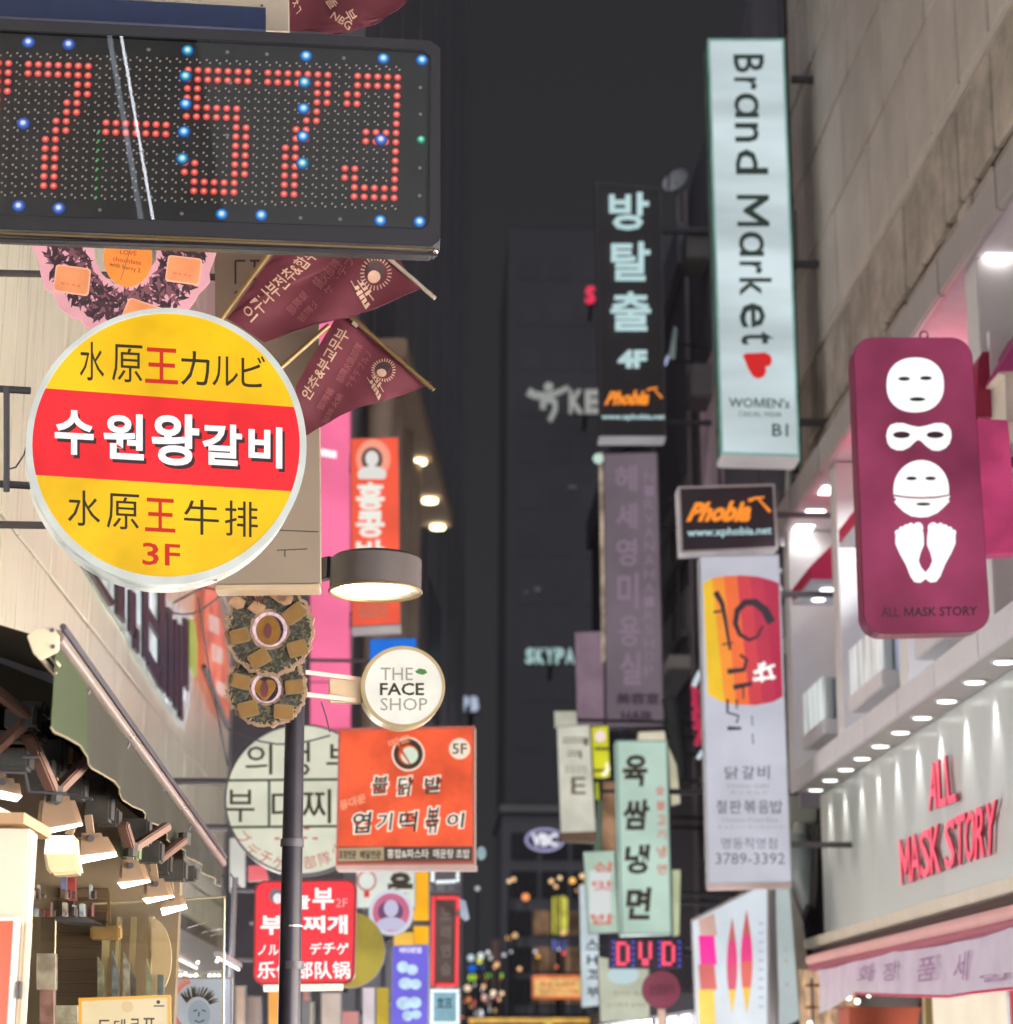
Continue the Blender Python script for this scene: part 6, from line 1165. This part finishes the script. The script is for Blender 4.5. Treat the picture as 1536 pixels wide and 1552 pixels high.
for y0, y1, c in ((1384, 1418, (196, 160, 150)), (1418, 1462, (236, 10, 150)), (1462, 1500, (206, 90, 90)), (1500, 1600, (236, 200, 66))): A(t, 'petal_print', G().flat(f, [(1059, y0 if y0 > 1390 else 1394), (1083, y0), (1087, y1), (1062, y1)], .012), glow('petal print %s' % (c,), c, .95, .15, light=False))
g = G(); [g.flat(f, stroke([(1150, y), (1158, y)], 3), .012) for y in range(1400, 1530, 14)]; A(t, 'small_print', g, glow('lilac marks', (176, 176, 206), .85, 0, light=False), kind='stuff')
A(t, 'stand', G().box(f.o.x - .1, f.o.x + .1, f.o.y, f.o.y + .2, 0, f.p(1110, 1600).z), dark_metal)
f = Fr(1190, 1440, 25.4); t = T('lit_column', 'pale grey lit wall column left of the black cables', 'column', f); A(t, 'shaft', G().pp(f, R4(1167, 1330, 1181, 1600), -.2, 0), paint('brown column edge', (140, 134, 126), .6)); A(t, 'light_panel', G().pp(f, [(1176, 1335), (1196, 1335), (1212, 1545), (1183, 1560)], -.1, .03), glow('pale aqua panel', (190, 204, 204), .78, .1, 1.2)); A(t, 'side_panel', G().pp(f, [(1196, 1335), (1218, 1400), (1232, 1536), (1212, 1545)], -.1, .01), paint('beige side panel', (178, 174, 162), .6))
g = G(); [g.flat(f, stroke([(1188 + k, y), (1194 + k, y)], 6), .036) for k, y in enumerate((1440, 1456, 1492))]; A(t, 'faint_print', g, glow('faint rose print', (190, 186, 190), .78, 0, light=False))
# ---- pipes, transformer and cables at the corner of the stone building
blu = paint('blue steel pipe', (92, 118, 150), .25, .5, var=.25, scale=2)
t = T('service_pipes', 'blue steel service pipe and clamps at the stone building corner', 'pipe', atY(1203, 1080, 27.9))
P = lambda x, y, Y=27.4: atY(x, y, Y)
A(t, 'pipe', G().tube([P(1205, 985), P(1210, 1190)], .12, 14), blu, smooth=True); A(t, 'pipe', G().tube([P(1196, 850), P(1199, 960)], .11, 14), paint('slate pipe', (96, 100, 118), .3, .4), smooth=True)
A(t, 'clamp', G().pp(Fr(1200, 945, 27.2), R4(1188, 915, 1216, 962), -.2, 0), paint('lilac clamp', (150, 152, 172), .4), bev=.02); A(t, 'shelf_clamp', G().pp(Fr(1215, 1220, 27.2), R4(1196, 1205, 1240, 1246), -.25, 0), paint('pale insulator plate', (166, 170, 160), .5), bev=.02)
A(t, 'duct', G().pp(Fr(1185, 1100, 28.4), R4(1180, 840, 1190, 1340), -.2, 0), grey_metal)
A(t, 'drain_tube', G().tube([P(1190, 990), P(1193, 850), P(1196, 700), P(1184, 620)], .04, 8), paint('pale tube', (190, 196, 190), .4), smooth=True)
A(t, 'tie', G().tube([P(1184, 905), P(1190, 880), P(1186, 862)], .03, 6), wht)
t = T('transformer', 'dark torpedo shaped cable joint hanging above the black cables', 'cable joint', P(1222, 1300, 26.8))
q0 = [P(1214, 1246, 26.8), P(1213, 1262, 26.8), P(1214, 1290, 26.8), P(1219, 1330, 26.8), P(1228, 1370, 26.8), P(1232, 1395, 26.8)]; A(t, 'body', G().tube(q0, [.05, .12, .2, .2, .12, .06], 16), paint('slate joint', (126, 138, 140), .35), smooth=True); A(t, 'cap', G().tube([P(1214, 1248, 26.75), P(1213, 1264, 26.75)], .11, 12), paint('pale cap', (150, 156, 150), .4), smooth=True)
t = T('cable_bundle', 'bundle of thick black cables drooping beside the white shop board', 'cables', P(1230, 1480, 26.5)); A(t, 'hook', G().sph(P(1209, 1410, 26.3), .04), wht)
for k, pts in enumerate((((1228, 1372), (1212, 1410), (1208, 1450), (1214, 1500), (1232, 1545), (1236, 1600)), ((1230, 1380), (1220, 1420), (1217, 1460), (1226, 1510), (1240, 1600)), ((1233, 1380), (1228, 1430), (1226, 1470), (1234, 1520), (1246, 1600)), ((1240, 1250), (1238, 1330), (1234, 1400), (1236, 1470), (1244, 1600)), ((1246, 1260), (1247, 1340), (1243, 1420)))):
    A(t, 'cable', G().tube([P(x, y, 26.4 + k * .06) for x, y in pts], .045 if k < 3 else .07, 8), black_gloss, smooth=True)
t = T('neon_strip', 'crimson blinking lamp chain left of the brush lettered sign', 'lights', atY(1055, 1060, 27)); cb2 = mesh('lamp', G().sph((0, 0, 0), .045, 8, 6), glow('crimson lamp', (176, 36, 74), .9, 0, light=False), smooth=True); A(t, 'rail', G().beam(atY(1054, 1040, 27.06), atY(1062, 1130, 27.06), .12), paint('dark maroon rail', (86, 50, 60), .6))
random.seed(11)
for k in range(22): p = atY(1051 + k * .45 + random.uniform(-3, 5), 1042 + k * 4.0, 26.95); I(t, 'lamp', cb2, p - WM[t.name].translation)
A(t, 'white_hook', G().tube([atY(1052, 1040, 26.9), atY(1056, 1030, 26.9), atY(1062, 1018, 26.9)], .035, 6), glow('white hook', (200, 216, 226), .9, 0, light=False)); A(t, 'white_hook', G().tube([atY(1058, 1150, 26.9), atY(1066, 1138, 26.9)], .03, 6), MC['white hook']); A(t, 'arm', G().beam(atY(1060, 1090, 27.1), Vector((R2, 29.4, atY(1060, 1090, 27.1).z)), .04), dark_metal)
t = T('folded_parasol', 'dark grey folded awning leg leaning behind the violet signs', 'awning', atY(1030, 1150, 33)); A(t, 'cloth', G().tube([atY(1016, 1058, 33), atY(1024, 1100, 33), atY(1036, 1180, 33)], [.15, .14, .05], 10), paint('slate cloth', (84, 88, 92), .7), smooth=True); A(t, 'rod', G().tube([atY(1012, 1050, 33), atY(1038, 1185, 33)], .03, 8), grey_metal); A(t, 'arm', G().beam(atY(1020, 1080, 33), Vector((R2, 33.4, atY(1020, 1080, 33).z)), .04), dark_metal)
for i, (x, y, Y, w, h) in enumerate(((1022, 520, 35, 5, 26), (1012, 545, 34.6, 3, 8))):
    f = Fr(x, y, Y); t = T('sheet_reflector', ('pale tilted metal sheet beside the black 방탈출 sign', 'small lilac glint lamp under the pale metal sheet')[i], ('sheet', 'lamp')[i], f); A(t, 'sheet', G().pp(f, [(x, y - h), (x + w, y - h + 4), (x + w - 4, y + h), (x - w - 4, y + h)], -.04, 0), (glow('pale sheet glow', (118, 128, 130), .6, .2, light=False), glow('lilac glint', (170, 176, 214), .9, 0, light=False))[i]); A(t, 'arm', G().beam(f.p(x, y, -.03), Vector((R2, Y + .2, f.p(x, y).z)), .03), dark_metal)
# Brand: wall wedge at the top
t = T('roof_screen', 'pale wedge of a farther wall above the tall aqua sign', 'wall', atY(1172, 30, 31)); f = Fr(1170, 30, 31); A(t, 'panel', G().pp(f, [(1158, 56), (1180, -20), (1186, -20), (1180, 56)], -.3, 0), glow('mauve wall wash', (118, 106, 108), .6, light=False)); A(t, 'post', G().beam(f.p(1180, 20, -.3), Vector((R2 + .3, 31.3, f.p(1180, 20).z - .5)), .2), dark_metal)  # light on the farther wall is painted as emission
t = T('pink_wall_panel', 'dusky pink lit strip of wall beside the tall aqua sign foot', 'wall', atX(1080, 660, R2)); A(t, 'panel', G().box(R2 - .06, R2, 33.2, 35.6, 8.9, 13.2), glow('dusky pink wall wash', (112, 92, 98), .6, .3, .8, light=False)); A(t, 'frame', G().box(R2 - .1, R2 - .061, 33.1, 33.2, 8.8, 13.3), dark_metal)  # pink light on the wall, painted as a glowing panel
# ================================================================== FAR LETTERS AND LIGHTS
def far_letters(label, s, q, Y, c, bold=.03, st=.95):
    f = Fr(q[0][0], q[0][1], Y); t = T('rooftop_letters', label, 'letters', f)
    for i, ch in enumerate(s):
        a, b = i / len(s), (i + .86) / len(s); A(t, 'letter', txt(G(), ch, f, [bil(q, a, 0), bil(q, b, 0), bil(q, b, 1), bil(q, a, 1)], .1, bold=bold, ext=.3), glow('far letter %s' % (c,), c, st, .1, light=False))
    p, r = f.p(q[3][0], q[3][1] + 1, -.2), f.p(q[2][0], q[2][1] + 1, -.2); A(t, 'rail', G().beam(p, r, .25), dark_metal); A(t, 'leg', G().beam(p.lerp(r, .5), p.lerp(r, .5) + Vector((0, 1.2, -.6)), .2), dark_metal); return t, f
far_letters('red letter S glowing left of the black 방탈출 sign', 'S', R4(888, 433, 905, 458), 110, (240, 50, 90), .015)
t, f = far_letters('grey rooftop letters KE with an open armed figure emblem', 'KE', R4(863, 590, 912, 625), 110, (150, 150, 146), .035)
eg = glow('emblem grey', (148, 150, 146), .95, .05, light=False)
A(t, 'emblem_body', G().pp(f, stroke([(801, 592), (812, 598), (832, 599), (850, 592), (862, 586)], 11, 5), .1, .4), eg); A(t, 'emblem_head', G().pp(f, ell(832, 585, 7, 6, 16), .1, .4), eg); A(t, 'emblem_leg', G().pp(f, stroke([(824, 618), (823, 608), (832, 604), (842, 608), (842, 620), (834, 636)], 9, 7), .1, .4), eg)
far_letters('pale rooftop letters SKYPA left of the plain pink sign', 'SKYPA', R4(797, 982, 873, 1005), 108, (160, 192, 190), .03)
far_letters('small lilac grey letters PB above the orange 5F sign', 'PB', R4(700, 1055, 728, 1077), 88, (168, 180, 200), .08)
f = Fr(826, 1273, 60); t = T('oval_sign', 'small oval lilac neon sign hanging over the far street', 'sign', f); A(t, 'plate', G().pp(f, ell(826, 1273, 30, 18, 32), -.2, 0), paint('oval dark plate', (104, 100, 124), .5)); A(t, 'neon_rim', G().ring(f, ell(826, 1273, 30, 18, 32), ell(826, 1273, 26, 14.5, 32), .002, .06), glow('lilac neon', (168, 166, 206), .95, .1, light=False)); A(t, 'lettering', txt(G(), 'VBC', f, Q(806, 1263, 846, 1283), .06, bold=.06), glow('white neon', (236, 236, 246), 1., 0, light=False)); A(t, 'hanger', G().tube([f.p(850, 1270, -.1), Vector((R2, 60, f.p(850, 1270).z))], .05, 6), dark_metal)
def far_box(name, label, q, Y, c, s=.9, cat='sign', base=None): 
    t_, f_ = small(name, label, q, Y, c, s, .3, cat=cat, arm=False, var=.25); p = f_.p(sum(x for x, _ in q) / len(q), max(y for _, y in q), -.15)
    A(t_, 'pole', G().tube([p, (p.x, p.y, 0)], .08, 8), dark_metal); return t_, f_
t, f = far_box('vertical_sign', 'lime yellow vertical sign in the far street centre', rrect(R4(836, 1358, 861, 1418), .3, .12), 86, (206, 200, 84), .9)
far_box('sign', 'blue violet glow panel under the lime vertical sign', R4(836, 1424, 858, 1440), 86, (120, 124, 200), .8)
t, f = far_box('wide_sign', 'orange and yellow wide sign low in the far street centre', rrect(R4(806, 1478, 884, 1514), .05, .12), 70, (236, 132, 84), .9); A(t, 'yellow_panel', G().flat(f, R4(811, 1484, 882, 1509), .03), glow('butter sheet', (238, 196, 120), .9, .2, 3, light=False)); A(t, 'lettering', txt(txt(G(), '명동 노래방', f, Q(818, 1488, 874, 1496), .06, bold=.03), '24시 사우나 찜질', f, Q(818, 1499, 876, 1506), .06, bold=.03), glow('orange red print', (222, 110, 90), .85, 0, light=False))
far_box('sign', 'amber strip of light at the bottom of the far street', R4(708, 1543, 905, 1551), 66, (232, 180, 84), .85)
dots = [(772, 1336, (255, 214, 170), 4), (779, 1333, (255, 206, 150), 4), (836, 1336, (255, 206, 150), 4.5), (849, 1331, (255, 220, 170), 4), (843, 1344, (250, 190, 140), 4), (868, 1335, (255, 190, 100), 6), (883, 1328, (255, 214, 160), 5), (797, 1360, (250, 150, 90), 7), (771, 1422, (210, 160, 100), 5), (781, 1418, (220, 176, 120), 5), (875, 1350, (160, 120, 90), 4), (724, 1347, (200, 200, 206), 4), (748, 1505, (255, 236, 200), 5), (761, 1506, (255, 220, 180), 4), (740, 1484, (230, 120, 90), 4), (762, 1483, (235, 120, 80), 4), (716, 1482, (180, 230, 60), 7), (740, 1479, (120, 210, 70), 4.5), (762, 1479, (140, 210, 80), 4), (716, 1468, (20, 90, 190), 7), (728, 1466, (60, 110, 200), 5), (714, 1452, (190, 205, 215), 6), (729, 1449, (205, 215, 215), 6), (743, 1452, (190, 200, 190), 4), (727, 1457, (210, 214, 90), 5), (709, 1498, (240, 210, 180), 6), (832, 1551, (120, 210, 60), 7), (734, 1512, (220, 170, 160), 6), (718, 1520, (206, 90, 100), 5), (726, 1536, (230, 232, 236), 8), (744, 1530, (200, 206, 214), 6), (752, 1532, (240, 190, 120), 4), (716, 1548, (250, 170, 80), 6), (752, 1432, (196, 170, 160), 4), (752, 1442, (180, 150, 140), 4), (886, 1340, (250, 190, 120), 4), (756, 1515, (240, 190, 150), 4), (740, 1520, (200, 150, 120), 4)]
random.seed(21)
for k in range(26): dots.append((random.uniform(700, 765) if k < 18 else random.uniform(765, 900), random.uniform(1440, 1550) if k < 18 else random.uniform(1395, 1475), random.choice([(255, 214, 170), (250, 190, 140), (230, 232, 236), (235, 120, 80), (200, 206, 214), (255, 180, 90), (220, 80, 90)]), random.uniform(2.5, 4.5)))
for i, (x, y, c, r) in enumerate(dots):
    Yd = 72 + (i * 37 % 13); p = atY(x, y, Yd); t = T('street_light', 'tiny blurred %s light %s' % ('warm orange' if c[0] > 225 and c[2] < 190 else 'green' if c[1] > c[0] + 20 and c[2] < 120 else 'blue' if c[2] > c[0] + 60 else 'pale' if min(c) > 170 else 'coloured', 'low beside the dusky post in the far street' if x < 770 and y > 1440 else 'under the oval neon sign, on the grey office block' if y < 1375 else 'around the lime vertical sign on the office block' if y < 1476 else 'at the foot of the far street'), 'street light', p, 'tiny out of focus lights in the far street')
    A(t, 'globe', G().sph(p, r * .8 / F * Yd, 10, 6), glow('far lamp %s' % (c,), c, 1.3, 0, light=False), smooth=True); A(t, 'pole', G().tube([p, (p.x, p.y + .05, 0)], .04, 5), dark_metal)
# columns of pinkish posts in the far street
t = T('street_post', 'dusky pink lit post among the far street lights', 'post', atY(752, 1500, 80)); A(t, 'shaft', G().tube([atY(752, 1425, 80), atY(754, 1600, 80)], .16, 8), paint('dusky post', (170, 140, 134), .6))
# ---- the lane's shopfronts
shopfront('lit shopfront along the left wall beyond the lamp post', LX + .02, 13.0, 18.4, 1, 1, 11.0)
shopfront('second lit shopfront along the left wall before the cladding corner', LX + .02, 18.8, 26.0, 1, 0, 12.0)
shopfront('lit shopfront on the left behind the viewer', LX + .02, -6, 5.2, 1, 3, 8.0)
shopfront('lit shopfront on the right opposite the awning', RX - .02, 1, 12.8, -1, 0, 25.0, 3.2)
shopfront('lit shopfront on the right behind the viewer', RX - .02, -12, .4, -1, 2, 16.0, 3.0)
shopfront('lit shopfront at the foot of the dark plastered building', R2 - .02, 29.4, 44, -1, 3, 3.0)
shopfront('farther lit shopfront at the foot of the dark plastered building', R2 - .02, 44.5, 61, -1, 1, 11.0)
# near part of the right hand block, behind and above the shopfronts
nb = T('near_building', 'plastered building right of the viewer carrying lit shopfronts', 'building', (RX, 0, 0)); A(nb, 'wall', G().box(RX + .04, 12, -20, 5.9, 0, 14), dk)
nb = T('near_building', 'plastered building left of the viewer carrying a lit shopfront', 'building', (LX, 0, 0)); A(nb, 'wall', G().box(-9, LX - .01, -20, 5.5, 0, 14), dk)

# ---- wires strung along and between the fronts
random.seed(31)
for k in range(9):
    y0 = 30 + k * 3.2; z0 = random.uniform(7, 15); pts = [Vector((R2 - .12, y0 + i * .8, z0 - 1.2 * math.sin(math.pi * i / 6) * random.uniform(.5, 1) - i * .1)) for i in range(7)]
    A(b2, 'wire', G().tube(pts, .018, 5), black)
for k in range(7):
    y0 = 31 + k * 4.1; z0 = 4 + (k * 2.3) % 8; A(b2, 'conduit', G().tube([(R2 - .06, y0, z0), (R2 - .06, y0, z0 + 3.5), (R2 - .06, y0 + 1.2, z0 + 3.7)], .035, 6), grey_metal)
for k in range(6):
    y0 = 8 + k * 2.9; pts = [Vector((LX + .03, y0 + i * .5, 8.2 - .18 * math.sin(math.pi * i / 6) + .1 * k)) for i in range(7)]; A(lb, 'wire', G().tube(pts, .008, 5), black)
wt = T('overhead_wire', 'thin black wires sagging from the left wall to the hanging signs', 'wire', (LX, 16, 6))
for (a_, b_, s_) in (((250, 925, 17.5), (345, 893, 15), .1), ((300, 905, 16), (345, 1160, 17.5), .05), ((345, 1105, 18), (500, 1115, 17), .1), ((350, 1325, 17), (384, 1350, 15.5), .05)):
    P0, P1_ = atY(*a_), atY(*b_); A(wt, 'wire', G().tube([P0.lerp(P1_, i / 6) - Vector((0, 0, s_ * math.sin(math.pi * i / 6))) for i in range(7)], .008, 5), black)

w2 = T('overhead_wire', 'tangle of thin black wires between the right hand signs and walls', 'wire', (R2, 30, 9))
random.seed(41)
for k in range(13):
    P0 = atY(random.uniform(1188, 1226), random.uniform(600, 1200), 28.0); P1_ = atY(random.uniform(1040, 1180), random.uniform(680, 1380), random.uniform(29, 31)); sg = random.uniform(.1, .5)
    A(w2, 'wire', G().tube([P0.lerp(P1_, i / 7) - Vector((0, 0, sg * math.sin(math.pi * i / 7))) for i in range(8)], random.choice((.01, .016, .022)), 5), black)
for k in range(5):
    p = atY(1186 + k * 7, 640 + k * 120, 28.2); A(w2, 'junction_box', G().box(p.x - .12, p.x + .12, p.y, p.y + .12, p.z - .16, p.z + .16), grey_metal, bev=.015)

shopfront('unseen lit display cases added under the sheer valance to light the left wall', 4.5, 13.2, 25.2, -1, 3, 20.0, 1.78)  # unseen cases, added to brighten the far end of the left cladding
